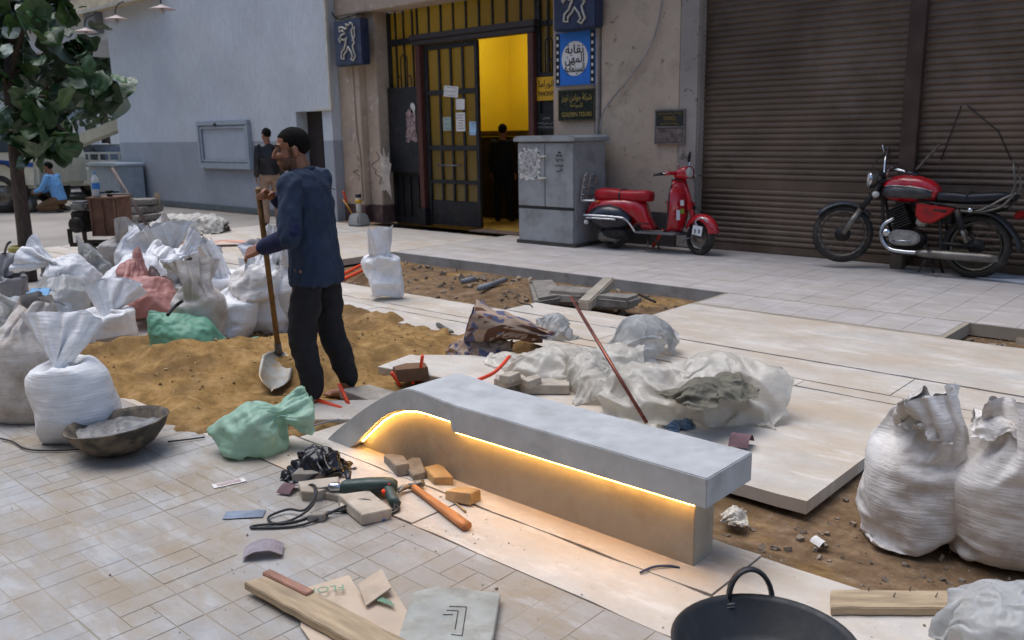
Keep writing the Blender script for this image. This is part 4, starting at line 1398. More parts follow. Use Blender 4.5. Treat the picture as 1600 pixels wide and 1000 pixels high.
LENS_M = mat('lamp_lens', srgb(190, 190, 184), .12, var=.1, vs=20, spec=.6)
REDL_M = mat('red_lens', srgb(130, 14, 14), .2, var=.1)
ORL_M = mat('orange_lens', srgb(220, 100, 30), .25, var=.1)
PLATE_M = mat('white_plate', srgb(204, 208, 214), .5, var=.06)

def wheel(parent, c, r, tw, rim_r, spokes=0, seg=36, steer=0., hub=.05, tread=True, lean=None):
    """tyre, rim, hub (and spokes) of a wheel turning about its y axis"""
    W_ = link('wheel', None, parent, c, (0, 0, steer))
    pr = []
    for i in range(13):
        a_ = -PI * .62 + 2 * PI * .62 * i / 12
        pr.append((r - tw * .5 + tw * .5 * math.cos(a_), tw * .5 * math.sin(a_)))
    t = MB().lathe(pr, (0, 0, 0), 'y', seg, cap=False)
    if tread:
        for k in range(seg * 2):
            a_ = 2 * PI * k / (seg * 2)
            for s in (-1, 1):
                mt = Matrix.Rotation(-a_ + (.02 if s > 0 else 0), 3, 'Y')
                t.box(mt @ Vector((r - .002, s * tw * .18, 0)), (.008, tw * .26, .012), mt)
    t.build('tyre', TYRE_M, W_)
    if spokes:
        b = MB().lathe([(rim_r + .006, -tw * .32), (rim_r - .012, -tw * .2), (rim_r - .016, 0), (rim_r - .012, tw * .2), (rim_r + .006, tw * .32)], (0, 0, 0), 'y', seg, cap=False)
        b.build('rim', STEEL_M, W_)
        MB().lathe([(.0, -.06), (hub * .5, -.06), (hub * .6, -.05), (hub, -.045), (hub, .045), (hub * .6, .05), (hub * .5, .06), (0, .06)], (0, 0, 0), 'y', 20).build('hub', ENG_M, W_)
        for k in range(spokes):
            a_ = 2 * PI * k / spokes; s = 1 if k % 2 else -1
            a2 = a_ + (.5 if (k // 2) % 2 else -.5)
            MB().tube([(hub * .9 * math.cos(a2), s * .04, hub * .9 * math.sin(a2)), ((rim_r - .012) * math.cos(a_), s * .006, (rim_r - .012) * math.sin(a_))], .0022, 4, caps=False).build('spoke', STEEL_M, W_)
    else:
        MB().lathe([(rim_r + .008, -tw * .36), (rim_r, -tw * .3), (rim_r * .92, -tw * .16), (rim_r * .6, -tw * .30), (hub, -tw * .36), (hub * .8, -tw * .5), (0, -tw * .5)], (0, 0, 0), 'y', seg, cap=False).build('rim', STEEL_M, W_)
        MB().lathe([(rim_r + .008, tw * .36), (rim_r, tw * .3), (rim_r * .9, tw * .1), (hub, tw * .2), (0, tw * .3)], (0, 0, 0), 'y', seg, cap=False).build('rim_back', STEEL_M, W_)
        for k in range(5):
            a_ = 2 * PI * k / 5
            MB().tube([(hub * 1.5 * math.cos(a_), -tw * .5, hub * 1.5 * math.sin(a_)), (hub * 1.5 * math.cos(a_), -tw * .3, hub * 1.5 * math.sin(a_))], .008, 6).build('wheel_nut', STEEL_M, W_)
    return W_

def ring_yz(x, yc, zc, ry, rz_, n=20, sq=2.4):
    out = []
    for k in range(n):
        a_ = 2 * PI * k / n
        c_, s_ = math.cos(a_), math.sin(a_)
        out.append(Vector((x, yc + ry * math.copysign(abs(c_) ** (2 / sq), c_), zc + rz_ * math.copysign(abs(s_) ** (2 / sq), s_))))
    return out

def sub(parent, name, mb, m, **kw):
    return mb.build(name, m, parent, **kw)

# --- red scooter, facing right; its right flank (y < 0) is towards the street
pr_, pf_ = g(956, 389), g(1090, 399)
SCO = empty('motor_scooter', (pr_.x, pr_.y + .05, 0), math.atan2(pf_.y - pr_.y, pf_.x - pr_.x), 'red motor scooter with red seat parked against the stained wall', 'scooter')
SCO.rotation_euler = (R(-5), 0, SCO.rotation_euler.z)
WB = (pf_ - pr_).length
wheel(SCO, (0, 0, .215), .215, .10, .125, 0, 32, 0, .045, False)
FWc = Vector((WB, -.01, .215))
wheel(SCO, FWc, .215, .10, .125, 0, 32, R(-14), .045, False)
# rear body (frame shell) under the seat
rings = []
for x, zc, ry, rz_ in ((-.42, .50, .05, .06), (-.36, .50, .12, .13), (-.2, .53, .17, .16), (.0, .56, .18, .14), (.2, .57, .17, .13), (.36, .53, .13, .16), (.46, .45, .11, .19), (.52, .36, .10, .11), (.60, .30, .10, .04)):
    rings.append(ring_yz(x, 0, zc, ry, rz_))
sub(SCO, 'rear_body', MB().loft(rings), RED_M)
# engine cowl and its twin: bulged covers
for s, m, nm in ((-1, BPL_M, 'engine_cowl'), (1, RED_M, 'side_cowl')):
    rings = []
    for x, z0, z1, d in ((-.36, .40, .47, .02), (-.31, .33, .53, .07), (-.18, .27, .59, .13), (.0, .255, .615, .155), (.16, .27, .58, .13), (.26, .33, .50, .08), (.31, .38, .44, .02)):
        rr = []
        for k in range(18):
            a_ = 2 * PI * k / 18
            rr.append(Vector((x, s * (.12 + d * max(0, math.cos(a_)) - .02 * max(0, -math.cos(a_))), (z0 + z1) / 2 + (z1 - z0) / 2 * math.sin(a_))))
        rings.append(rr)
    sub(SCO, nm, MB().loft(rings), m)
sub(SCO, 'crash_bar', MB().tube(smoothpts([(.42, -.20, .25), (.33, -.28, .40), (.22, -.31, .435), (-.1, -.32, .445), (-.32, -.29, .445), (-.36, -.2, .45)], 6), .014, 10), CHR_M)
sub(SCO, 'crash_bar', MB().tube(smoothpts([(.18, -.315, .405), (-.1, -.325, .41), (-.30, -.295, .41)], 6), .011, 10), CHR_M)
sub(SCO, 'engine_case', MB().ell((.08, -.12, .22), (.2, .09, .09)), ENG_M)
sub(SCO, 'exhaust_box', MB().lathe([(.0, -.17), (.06, -.17), (.08, -.13), (.08, .1), (.05, .17), (0, .17)], (-.02, -.08, .17), 'x', 16), STEEL_M)
# seat: long quilted bench
rings = []
for x, z0, z1, ry in ((-.30, .68, .74, .06), (-.27, .655, .80, .13), (-.18, .65, .825, .15), (.0, .65, .815, .155), (.12, .65, .80, .15), (.3, .65, .80, .14), (.46, .65, .805, .12), (.53, .66, .79, .09), (.55, .69, .75, .04)):
    rr = []
    for k in range(20):
        a_ = 2 * PI * k / 20
        c_, s_ = math.cos(a_), math.sin(a_)
        rr.append(Vector((x, ry * math.copysign(abs(c_) ** .6, c_), (z0 + z1) / 2 + (z1 - z0) / 2 * math.copysign(abs(s_) ** .7, s_))))
    rings.append(rr)
st_ = sub(SCO, 'seat', MB().loft(rings), RSEAT_M)
sub(st_, 'seat_strap', MB().tube([(.12, .155 * math.cos(a_), .725 + .085 * math.sin(a_)) for a_ in [2 * PI * i / 24 for i in range(24)]], .009, 6, closed=True, flat=1.6), BPL_M)
# floor tunnel and footboard
b = MB(); b.prism([(.42, .235), (.98, .235), (1.02, .27), (.98, .275), (.42, .262)], .44)
sub(SCO, 'footboard', b, GREYM_M, bev=.008)
for y in (-.15, -.07, .07, .15):
    sub(SCO, 'floor_rail', MB().tube([(.46, y, .272), (.95, y, .284)], .007, 6), STEEL_M)
# leg shield: curved sheet
b = MB(); rows = []
for j in range(15):
    t_ = j / 14
    z = .25 + .70 * t_
    xc = .90 + .20 * t_ ** 0.5 * (1 - .55 * t_) - .10 * t_ * t_ + .05 * t_
    hw = (.12 + .13 * math.sin(PI * min(1, .14 + t_ * .80))) * (1 - .55 * sstep(.72, 1, t_))
    row = []
    for i in range(17):
        u = -1 + 2 * i / 16
        row.append(Vector((xc - .13 * abs(u) ** 2.2 + .03, hw * u, z)))
    rows.append(row)
fr_ = [[p + Vector((.008, 0, 0)) for p in r] for r in rows]
bk_ = [[p - Vector((.010, 0, 0)) for p in r] for r in rows]
b.loft([f + k[::-1] for f, k in zip(fr_, bk_)])
ls = sub(SCO, 'leg_shield', b, RED_M)
edge = [r[0] for r in rows] + rows[-1][1:-1] + [r[-1] for r in rows][::-1]
sub(ls, 'edge_trim', MB().tube(edge, .011, 6), BPL_M)
sub(SCO, 'glove_box', MB().box((.90, 0, .58), (.14, .34, .26), (0, R(-6), 0)), RED_M, bev=.03)
sub(ls, 'horn_cover', MB().box((1.10, 0, .62), (.07, .14, .12), (0, R(-10), 0)), RED_M, bev=.02)
sub(ls, 'horn_grille', MB().box((1.142, 0, .60), (.012, .09, .05)), BPL_M, bev=.004)
for (x, y, z, sx_, sz, m, nm) in ((1.045, -.155, .655, .004, .07, PLATE_M, 'sticker'), (1.015, -.185, .50, .004, .13, PLATE_M, 'sticker'), (1.045, -.135, .55, .004, .06, mat('green_sticker', srgb(110, 140, 40), .5), 'sticker')):
    sub(ls, nm, MB().box((x, y, z), (.004, .05, sz), (0, R(-6), R(-34))), m)
# steering column, headset, bars
sub(SCO, 'steering_column', MB().tube([(1.17, -.01, .40), (1.05, 0, .74), (.96, 0, .98)], .035, 12), RED_M)
HS = link('headset', None, SCO, (.955, 0, 1.00), (0, R(-8), R(-16)))
rings = [ring_yz(x, 0, z, ry, rz_, 18, 2.6) for x, z, ry, rz_ in ((-.10, .01, .05, .03), (-.06, .02, .10, .06), (.02, .03, .115, .075), (.09, .03, .105, .08), (.125, .03, .09, .075))]
MB().loft(rings).build('headlamp_shell', RED_M, HS)
MB().lathe([(.0, .015), (.055, .01), (.072, 0), (.075, -.01)], (.122, 0, .03), 'x', 24).build('headlamp', LENS_M, HS)
MB().lathe([(.072, 0), (.082, .006), (.082, -.012)], (.122, 0, .03), 'x', 24, cap=False).build('headlamp_rim', CHR_M, HS)
for s in (-1, 1):
    MB().tube([(-.01, s * .08, .03), (-.05, s * .2, .035), (-.08, s * .25, .03)], .026, 10).build('handlebar', RED_M, HS)
    MB().tube([(-.08, s * .25, .03), (-.15, s * .38, .02)], [.021, .019], 10).build('grip', BPL_M, HS)
    MB().tube([(-.02, s * .2, .03), (.02, s * .3, .02), (.0, s * .37, .015)], .006, 6).build('brake_lever', CHR_M, HS)
MB().tube([(-.03, .16, .05), (-.05, .20, .16), (-.04, .21, .22)], .006, 6).build('mirror_stalk', CHR_M, HS)
MB().ell((-.045, .2, .26), (.015, .028, .075), (0, R(15), 0)).build('mirror', BPL_M, HS)
MB().tube([(.04, -.1, .09), (.12, -.2, .12), (.16, -.26, .12)], .005, 6).build('mirror_stalk', CHR_M, HS)
# front mudguard turning with the wheel
FM = link('front_mudguard', None, SCO, FWc, (0, 0, R(-14)))
rows = []
for j in range(13):
    a_ = R(158) - R(150) * j / 12
    hw = .105 * (1 - .35 * abs(j / 12 - .45) ** 1.5)
    rr_ = .262 + .012 * math.sin(PI * j / 12)
    row = []
    for i in range(11):
        u = -1 + 2 * i / 10
        rr2 = rr_ - .085 * abs(u) ** 2.4
        row.append(Vector((rr2 * math.cos(a_) + .01, hw * u, rr2 * math.sin(a_) + .04)))
    rows.append(row)
inn = [[Vector((p.x * .97, p.y * .95, (p.z - .04) * .97 + .04)) for p in r] for r in rows]
MB().loft([f + k[::-1] for f, k in zip(rows, inn)]).build('guard', RED_M, FM)
MB().tube(smoothpts([(.18, -.10, .21), (.10, -.12, .26), (.0, -.12, .22), (.03, -.125, .16)], 5), .011, 8).build('guard_trim', CHR_M, FM)
MB().box((.04, -.125, .10), (.15, .006, .12), (0, R(8), 0)).build('number_plate', PLATE_M, FM)
for i in range(4):
    MB().tube([Vector((-.005 + i * .03 + random.Random(i).uniform(-.008, .008), -.13, .115 - .045 * k + random.Random(i * 3 + k).uniform(-.008, .008))) for k in range(2)], .005, 4).build('plate_digit', INK_M, FM)
MB().tube([(.0, -.075, .16), (.02, -.085, .06), (.0, -.075, 0)], .018, 8).build('trailing_link', STEEL_M, FM)
MB().tube([(-.1, -.08, .0), (-.17, -.10, -.02), (-.21, -.1, -.08)], [.02, .035, .01], 8, flat=.3).build('mud_flap', mat('clear_flap', srgb(120, 130, 140), .4), FM)
# rack, tail, stand
rk = link('rear_rack', None, SCO, (-.33, 0, .64))
for y in (-.16, 0, .16):
    MB().tube(smoothpts([(.08, y, .02), (-.10, y, .0), (-.14, y, .05), (-.10, y, .34), (-.06, y, .36)], 4), .009, 8).build('rack_bar', CHR_M, rk)
for z in (.08, .18, .28, .34):
    MB().tube([(-.13 + z * .1, -.17, z), (-.13 + z * .1, .17, z)], .007, 8).build('rack_bar', CHR_M, rk)
MB().tube(smoothpts([(.12, -.19, .0), (-.12, -.2, .0), (-.2, -.1, .0), (-.2, .1, .0), (-.12, .2, 0)], 4), .011, 8).build('rack_hoop', CHR_M, rk)
sub(SCO, 'tail_lamp', MB().box((-.435, 0, .46), (.05, .12, .09)), REDL_M, bev=.015)
sub(SCO, 'indicator', MB().ell((-.30, -.27, .35), (.035, .03, .03)), LENS_M)
sub(SCO, 'indicator', MB().ell((-.2, -.16, .63), (.03, .02, .018)), ORL_M)
for s in (-1, 1):
    sub(SCO, 'stand_leg', MB().tube([(.55, s * .08, .22), (.60, s * .17, -.0 + (.012 if s < 0 else .03))], .012, 8), STEEL_M)
sub(SCO, 'kick_start', MB().tube([(.30, -.17, .25), (.42, -.2, .36), (.62, -.2, .37)], .009, 8), ENG_M)
o = tag(MB().tube([g(1020, 386, .02), g(1036, 386, .02) + Vector((0, 0, .24))], .022, 8).build('orange_lock_bar', OR_M), 'orange bar lock standing under the red scooter', 'lock')

# --- old motorcycle, facing left, standing on its centre stand
mr = g(1522, 433)
MOT = empty('motorcycle', (mr.x, 9.93, 0), PI, 'old red and black motorcycle with spoked wheels before the shutter', 'motorcycle')
MOT.rotation_euler = (R(7), 0, PI)          # x forward = world -X; leans a little to its left side (towards the street)
# local: x forward, y to the left flank (towards the street), z up
wheel(MOT, (0, 0, .335), .335, .095, .245, 32, 40, 0, .075)
MOTF = link('front_fork', None, MOT, (1.06, 0, .86), (0, 0, R(24)))   # steering turned to the left
def F(x, y, z):
    return Vector((x - 1.06, y, z - .86))
fw_ = wheel(MOT, (0, 0, 0), .325, .085, .245, 32, 40, 0, .085)
fw_.parent = MOTF; fw_.location = F(1.40, 0, .375)
for s in (-1, 1):
    MB().tube([F(1.05, s * .085, .98), F(1.15, s * .085, .80), F(1.24, s * .085, .66)], [.026, .026, .028], 12).build('fork_tube', ENG_M, MOTF)
    MB().tube([F(1.24, s * .085, .66), F(1.40, s * .085, .375)], [.036, .032], 12).build('fork_slider', STEEL_M, MOTF)
for z, x in ((.98, 1.045), (.84, 1.12)):
    MB().box(F(x, 0, z), (.09, .23, .035), (0, R(30), 0)).build('fork_yoke', ENG_M, MOTF, bev=.008)
MB().tube([F(1.0, 0, 1.0), F(1.09, 0, .80)], .035, 12).build('steering_head', ENG_M, MOTF)
# headlamp in its shell
ax = Matrix.Rotation(R(0), 3, 'Y')
MB().lathe([(.0, -.15), (.05, -.145), (.085, -.09), (.098, -.02), (.10, .0)], F(1.17, 0, 1.0), 'x', 28).build('headlamp_shell', mat('grey_lamp_shell', srgb(84, 80, 72), .4, metal=.4, var=.2), MOTF)
MB().lathe([(.10, -.012), (.106, 0), (.104, .014), (.092, .018)], F(1.17, 0, 1.0), 'x', 28, cap=False).build('headlamp_rim', CHR_M, MOTF)
MB().lathe([(.092, .014), (.06, .03), (0, .038)], F(1.17, 0, 1.0), 'x', 28).build('headlamp', LENS_M, MOTF)
for s in (-1, 1):
    MB().ell(F(1.11, s * .17, .83), (.04, .035, .035)).build('indicator', LENS_M, MOTF)
    MB().tube([F(1.10, s * .09, .84), F(1.11, s * .16, .83)], .010, 6).build('indicator_stalk', ENG_M, MOTF)
MB().box(F(1.05, 0, 1.06), (.10, .16, .05), (0, R(-25), 0)).build('instrument_panel', ENG_M, MOTF, bev=.015)
# high bars
hb = [F(.80, .40, 1.06), F(.92, .34, 1.10), F(1.0, .22, 1.12), F(1.02, .10, 1.03), F(1.02, -.10, 1.03), F(1.02, -.22, 1.26), F(.98, -.33, 1.40), F(.90, -.40, 1.48)]
MB().tube(smoothpts(hb, 5), .0125, 10).build('handlebar', CHR_M, MOTF)
MB().tube([F(.86, .37, 1.08), F(.74, .43, 1.045)], .018, 10).build('grip', BPL_M, MOTF)
MB().tube([F(.93, -.375, 1.445), F(.84, -.45, 1.55)], .018, 10).build('grip', BPL_M, MOTF)
MB().tube([F(.98, .28, 1.12), F(.96, .36, 1.10), F(.86, .44, 1.07)], .006, 6).build('lever', CHR_M, MOTF)
MB().tube([F(1.04, -.28, 1.33), F(1.06, -.34, 1.42), F(1.02, -.42, 1.53)], .006, 6).build('lever', CHR_M, MOTF)
MB().box(F(.95, .31, 1.115), (.06, .045, .045)).build('switch_block', ENG_M, MOTF, bev=.008)
MB().box(F(.965, -.345, 1.415), (.06, .045, .045)).build('switch_block', ENG_M, MOTF, bev=.008)
for k, (a_, c_) in enumerate(((F(.96, .30, 1.1), F(1.06, .06, .90)), (F(.99, -.3, 1.36), F(1.1, -.08, .92)))):
    MB().tube(smoothpts([a_, a_ * .5 + c_ * .5 + Vector((.10, 0, .03)), c_], 6), .006, 6).build('control_cable', ENG_M, MOTF)
# front mudguard
rows = []
for j in range(13):
    a_ = R(35) + R(105) * j / 12
    row = []
    for i in range(9):
        u = -1 + 2 * i / 8
        r2 = .372 - .035 * abs(u) ** 2.2
        row.append(F(1.40 + r2 * math.cos(a_), .062 * u, .375 + r2 * math.sin(a_)))
    rows.append(row)
cen = F(1.40, 0, .375)
inn = [[cen + (p - cen) * .975 for p in r] for r in rows]
MB().loft([f + k[::-1] for f, k in zip(rows, inn)]).build('front_mudguard', mat('black_mudguard', srgb(48, 54, 62), .35, var=.2, dirt=srgb(96, 90, 80), da=.25), MOTF)
for s in (-1, 1):
    MB().tube([F(1.22, s * .066, .665), F(1.40, s * .075, .39)], .008, 6).build('guard_stay', STEEL_M, MOTF)
# frame
def mt_(name, pts, r, m, **kw):
    return MB().tube(smoothpts(pts, 5) if len(pts) > 2 else pts, r, 10).build(name, m, MOT)
for s in (-1, 1):
    mt_('frame_tube', [(1.03, s * .02, .90), (.96, s * .09, .60), (.88, s * .12, .28), (.72, s * .12, .20), (.30, s * .12, .22)], .017, ENG_M)
    mt_('frame_tube', [(.98, s * .03, .88), (.55, s * .10, .78), (.1, s * .12, .72), (-.22, s * .12, .74)], .015, ENG_M)
    mt_('frame_tube', [(.30, s * .12, .22), (.34, s * .12, .5), (.42, s * .11, .76)], .015, ENG_M)
    mt_('swing_arm', [(.36, s * .11, .34), (0, s * .11, .335)], .020, ENG_M)
    sh = link('shock_absorber', None, MOT)
    MB().tube([(.06, s * .15, .36), (.13, s * .15, .52)], .022, 10).build('damper', STEEL_M, sh)
    MB().tube([(.12, s * .15, .50), (.19, s * .15, .70)], .034, 12).build('spring_cover', ENG_M, sh)
    mt_('rear_rail', [(.2, s * .14, .70), (0, s * .15, .69), (-.2, s * .15, .74), (-.30, s * .13, .86), (-.33, s * .10, .90)], .012, STEEL_M)
# tank
rings = []
for x, z0, z1, ry in ((1.02, .86, .95, .05), (.98, .80, 1.0, .10), (.90, .775, 1.045, .13), (.78, .765, 1.065, .145), (.64, .765, 1.055, .145), (.52, .77, 1.02, .13), (.45, .785, .97, .11), (.415, .81, .92, .07)):
    rings.append(ring_yz(x, 0, (z0 + z1) / 2, ry, (z1 - z0) / 2, 22, 2.6))
tk = MB().loft(rings).build('fuel_tank', RED_M, MOT)
for s in (-1, 1):
    b = MB()
    q = [[Vector((x, s * (ry + .002), z)) for z in (zl, zl + (zh - zl) * .5, zh)] for x, ry, zl, zh in ((1.0, .082, .82, .91), (.95, .115, .81, .925), (.85, .138, .80, .93), (.7, .147, .80, .925), (.55, .137, .80, .905), (.47, .115, .81, .88))]
    qq = [[p + Vector((0, s * .006, 0)) for p in r] for r in q]
    b.loft([f + k[::-1] for f, k in zip(q, qq)])
    b.build('knee_panel', mat('grey_knee_panel', srgb(72, 70, 70), .4, metal=.3, var=.25, vs=9), tk)
    b = MB(); b.tube([Vector((x, s * (ry + .006), z)) for x, ry, z in ((1.0, .085, .915), (.95, .115, .93), (.85, .138, .935), (.7, .147, .93), (.55, .138, .91), (.46, .115, .885))], .006, 6)
    b.build('tank_trim', CHR_M, tk)
MB().lathe([(.035, 0), (.035, .016), (.02, .024), (0, .024)], (.72, 0, 1.062), 'z', 16).build('filler_cap', CHR_M, tk)
# seat
rings = []
for x, z0, z1, ry in ((.44, .79, .88, .08), (.40, .775, .895, .115), (.25, .765, .895, .13), (.12, .765, .88, .135), (-.02, .775, .895, .135), (-.18, .79, .91, .13), (-.28, .805, .905, .11), (-.32, .83, .885, .06)):
    rings.append(ring_yz(x, 0, (z0 + z1) / 2, ry, (z1 - z0) / 2, 20, 3.2))
se = MB().loft(rings).build('seat', BSEAT_M, MOT)
MB().tube(smoothpts([(.14, .137, .80), (.11, .12, .885), (.10, 0, .895), (.11, -.12, .885), (.14, -.137, .80)], 4), .006, 6).build('seat_strap', BPL_M, se)
# side covers
for s in (-1, 1):
    b = MB().prism([(.60, .755), (.20, .715), (.24, .66), (.42, .545), (.54, .55), (.60, .63)], .03, Matrix.Translation((0, s * .155, 0)))
    sc_ = b.build('side_cover', REDOLD_M, MOT, bev=.012)
    MB().prism([(.42, .70), (.28, .69), (.29, .67), (.42, .68)], .004, Matrix.Translation((0, s * .173, 0))).build('badge', ENG_M, sc_)
MB().box((.40, 0, .65), (.30, .2, .2)).build('battery_box', ENG_M, MOT, bev=.01)
# engine
MB().ell((.70, 0, .36), (.21, .12, .135)).build('crankcase', ENG_M, MOT)
for s in (-1, 1):
    o = []
    for k in range(24):
        a_ = 2 * PI * k / 24
        c_, s_ = math.cos(a_), math.sin(a_)
        o.append((.69 + .165 * math.copysign(abs(c_) ** .7, c_), .375 + (.085 + .01 * c_) * math.copysign(abs(s_) ** .8, s_)))
    cv = MB().prism(o, .05, Matrix.Translation((0, s * .135, 0))).build('engine_cover', ALU_M, MOT, bev=.018)
    MB().tube([(.80, s * .165, .335), (.60, s * .165, .345)], .008, 8).build('gear_lever', CHR_M, MOT)
for i in range(9):
    t_ = i / 8
    MB().box((.74 + .10 * t_ * .9, 0, .50 + .20 * t_), (.20, .24, .012), (0, R(26), 0)).build('cooling_fin', ENG_M, MOT)
MB().tube([(.73, 0, .46), (.83, 0, .70)], .075, 14).build('cylinder', ENG_M, MOT)
MB().box((.56, 0, .56), (.12, .12, .1)).build('carburettor', ALU_M, MOT, bev=.02)
MB().lathe([(.03, 0), (.045, .01), (.045, .03), (.0, .035)], (.885, .14, .42), 'y', 16).build('horn', CHR_M, MOT)
# exhausts
for s in (-1, 1):
    mt_('exhaust_pipe', [(.83, s * .09, .58), (.93, s * .12, .50), (.93, s * .14, .36), (.84, s * .15, .25), (.70, s * .165, .225), (.52, s * .17, .225)], .022, CHR_M)
    MB().lathe([(.024, .0), (.044, -.09), (.048, -.2), (.05, -.72), (.038, -.80), (.02, -.81), (0, -.80)], (.54, s * .175, .222), 'x', 18).build('silencer', STEEL_M, MOT)
# rear mudguard, tail lamp, plate, rails
rows = []
for j in range(15):
    a_ = R(70) + R(115) * j / 14
    row = []
    for i in range(9):
        u = -1 + 2 * i / 8
        r2 = .385 - .04 * abs(u) ** 2.2 + .05 * sstep(8, 14, j)
        row.append(Vector((r2 * math.cos(a_), .075 * u, .335 + r2 * math.sin(a_))))
    rows.append(row)
c0 = Vector((0, 0, .335))
inn = [[c0 + (p - c0) * .975 for p in r] for r in rows]
MB().loft([f + k[::-1] for f, k in zip(rows, inn)]).build('rear_mudguard', mat('black_mudguard2', srgb(40, 40, 42), .4, var=.2), MOT)
MB().box((-.37, 0, .68), (.10, .09, .08), (0, R(20), 0)).build('tail_lamp', REDL_M, MOT, bev=.015)
MB().box((-.46, 0, .55), (.008, .16, .2), (0, R(12), 0)).build('number_plate', mat('dusty_plate', srgb(110, 106, 96), .7, var=.2), MOT)
MB().tube(smoothpts([(-.28, .12, .86), (-.31, .12, .98), (-.27, .10, 1.16), (-.26, 0, 1.20), (-.27, -.10, 1.16), (-.31, -.12, .98), (-.28, -.12, .86)], 5), .010, 8).build('back_rail', STEEL_M, MOT)
MB().tube(smoothpts([(-.32, .12, .88), (-.24, .15, .84), (-.02, .165, .70), (.15, .165, .69)], 5), .012, 8).build('carrier_tube', STEEL_M, MOT)
MB().lathe([(.02, 0), (.028, .03), (.02, .06), (0, .06)], (.05, .17, .70), 'y', 12).build('chrome_bolt', CHR_M, MOT)
MB().box((.42, .22, .30), (.04, .14, .03)).build('foot_peg', BPL_M, MOT, bev=.006)
for s in (-1, 1):
    MB().tube([(.40, s * .10, .24), (.34, s * .17, .02)], .013, 8).build('stand_leg', ENG_M, MOT)
MB().tube([(.40, .14, .24), (.48, .22, .02)], .012, 8).build('side_stand', ENG_M, MOT)
# loose things by the motorcycle
tag(MB().box(Vector((0, 0, 0)), (.75, .42, .012)).build('cardboard_sheet', mat('pale_board', srgb(170, 176, 184), .8, var=.12), None, loc=(g(1575, 438).x + .1, g(1575, 438).y + .05, .012), rot=(0, 0, R(-12))), 'pale board lying on the sidewalk under the rear wheel', 'board')
tag(MB().box((0, 0, .16), (.14, .12, .32)).build('wooden_block', mat('grey_wood_block', srgb(90, 82, 74), .9, var=.2), None, bev=.008, loc=(-3.32, 10.12, 0)), 'grey wooden block standing under the motorcycle engine', 'block')
print('vehicles', round(time.time() - T0, 1))
# ------------------------------------------------------------------ people
def remesh(mb, vox, smooth=4, name='body', dis=0., dscale=(6, 6, 6), seed=0, cut=None):
    me = mb.mesh(name)
    o = link('tmp', me)
    md = o.modifiers.new('r', 'REMESH'); md.mode = 'VOXEL'; md.voxel_size = vox; md.use_smooth_shade = True
    if smooth:
        s = o.modifiers.new('s', 'SMOOTH'); s.iterations = smooth; s.factor = .5
    d = bpy.context.evaluated_depsgraph_get()
    m2 = bpy.data.meshes.new_from_object(o.evaluated_get(d))
    bpy.data.objects.remove(o)
    m2.name = name
    if dis:
        nv = len(m2.vertices)
        co = np.empty(nv * 3); no = np.empty(nv * 3)
        m2.vertices.foreach_get('co', co); m2.vertices.foreach_get('normal', no)
        co = co.reshape(-1, 3); no = no.reshape(-1, 3)
        k = np.empty(nv)
        for i in range(nv):
            p = co[i]
            q = Vector((p[0] * dscale[0] + p[2] * 2.5 + seed, p[1] * dscale[1] - p[2] * 1.5, p[2] * dscale[2]))
            k[i] = (.5 - abs(noise.noise(q))) * 1.2 + .5 * noise.noise(q * 2.3)
        co += no * (k * dis)[:, None]
        m2.vertices.foreach_set('co', co.ravel()); m2.update()
    m2.polygons.foreach_set('use_smooth', [True] * len(m2.polygons))
    return m2

def limb(b, pts, radii, sub_=4, seg=14, flat=1.):
    P = smoothpts(pts, sub_)
    rr = []
    n = len(pts)
    for i in range(len(P)):
        t_ = i / (len(P) - 1) * (n - 1)
        k = min(int(t_), n - 2); f = t_ - k
        rr.append(radii[k] * (1 - f) + radii[k + 1] * f)
    b.tube(P, rr, seg, flat=flat)
    b.ell(P[0], (rr[0],) * 3, seg=12, rings=8); b.ell(P[-1], (rr[-1],) * 3, seg=12, rings=8)

def hand(b, wrist, d, nrm, curl=.5, s=1., spread=.12, left=True):
    """palm, four fingers and thumb; d points from wrist to fingers, nrm out of the back of the hand"""
    d = Vector(d).normalized(); nrm = Vector(nrm); nrm = (nrm - d * nrm.dot(d)).normalized()
    sd_ = d.cross(nrm) * (1 if left else -1)
    W_ = Vector(wrist)
    for k in (-1, 0, 1):
        b.tube([W_ + sd_ * k * .014 * s, W_ + d * .045 * s + sd_ * k * .022 * s, W_ + d * .085 * s + sd_ * k * .026 * s], [.017 * s, .0165 * s, .014 * s], 8)
        b.ell(W_ + d * .085 * s + sd_ * k * .026 * s, (.014 * s,) * 3, seg=8, rings=6)
    for k, ln in enumerate((.072, .082, .076, .058)):
        base = W_ + d * .088 * s + sd_ * (.030 - .020 * k) * s
        ang = 0.
        p = base; pts = [p]
        dirv = (d + sd_ * (.5 - k / 3) * spread)
        dirv.normalize()
        for seg_ in (.42, .32, .26):
            ang += curl * (1.0 if seg_ > .4 else 1.15)
            dv = dirv * math.cos(ang) - nrm * math.sin(ang)
            p = p + dv * ln * seg_ * s
            pts.append(p)
        b.tube(pts, [.0098 * s, .0092 * s, .0085 * s, .0072 * s], 8)
        b.ell(pts[-1], (.0074 * s,) * 3, seg=8, rings=6)
    t0 = W_ + d * .025 * s + sd_ * .022 * s
    t1 = t0 + (sd_ * .8 + d * .6 - nrm * .3).normalized() * .036 * s
    t2 = t1 + (sd_ * .35 + d * .8 - nrm * (.3 + curl * .5)).normalized() * .030 * s
    t3 = t2 + (d * .8 - nrm * (.4 + curl * .6) - sd_ * .1).normalized() * .024 * s
    b.tube([t0, t1, t2, t3], [.015 * s, .0125 * s, .0105 * s, .008 * s], 8)
    b.ell(t3, (.0085 * s,) * 3, seg=8, rings=6)

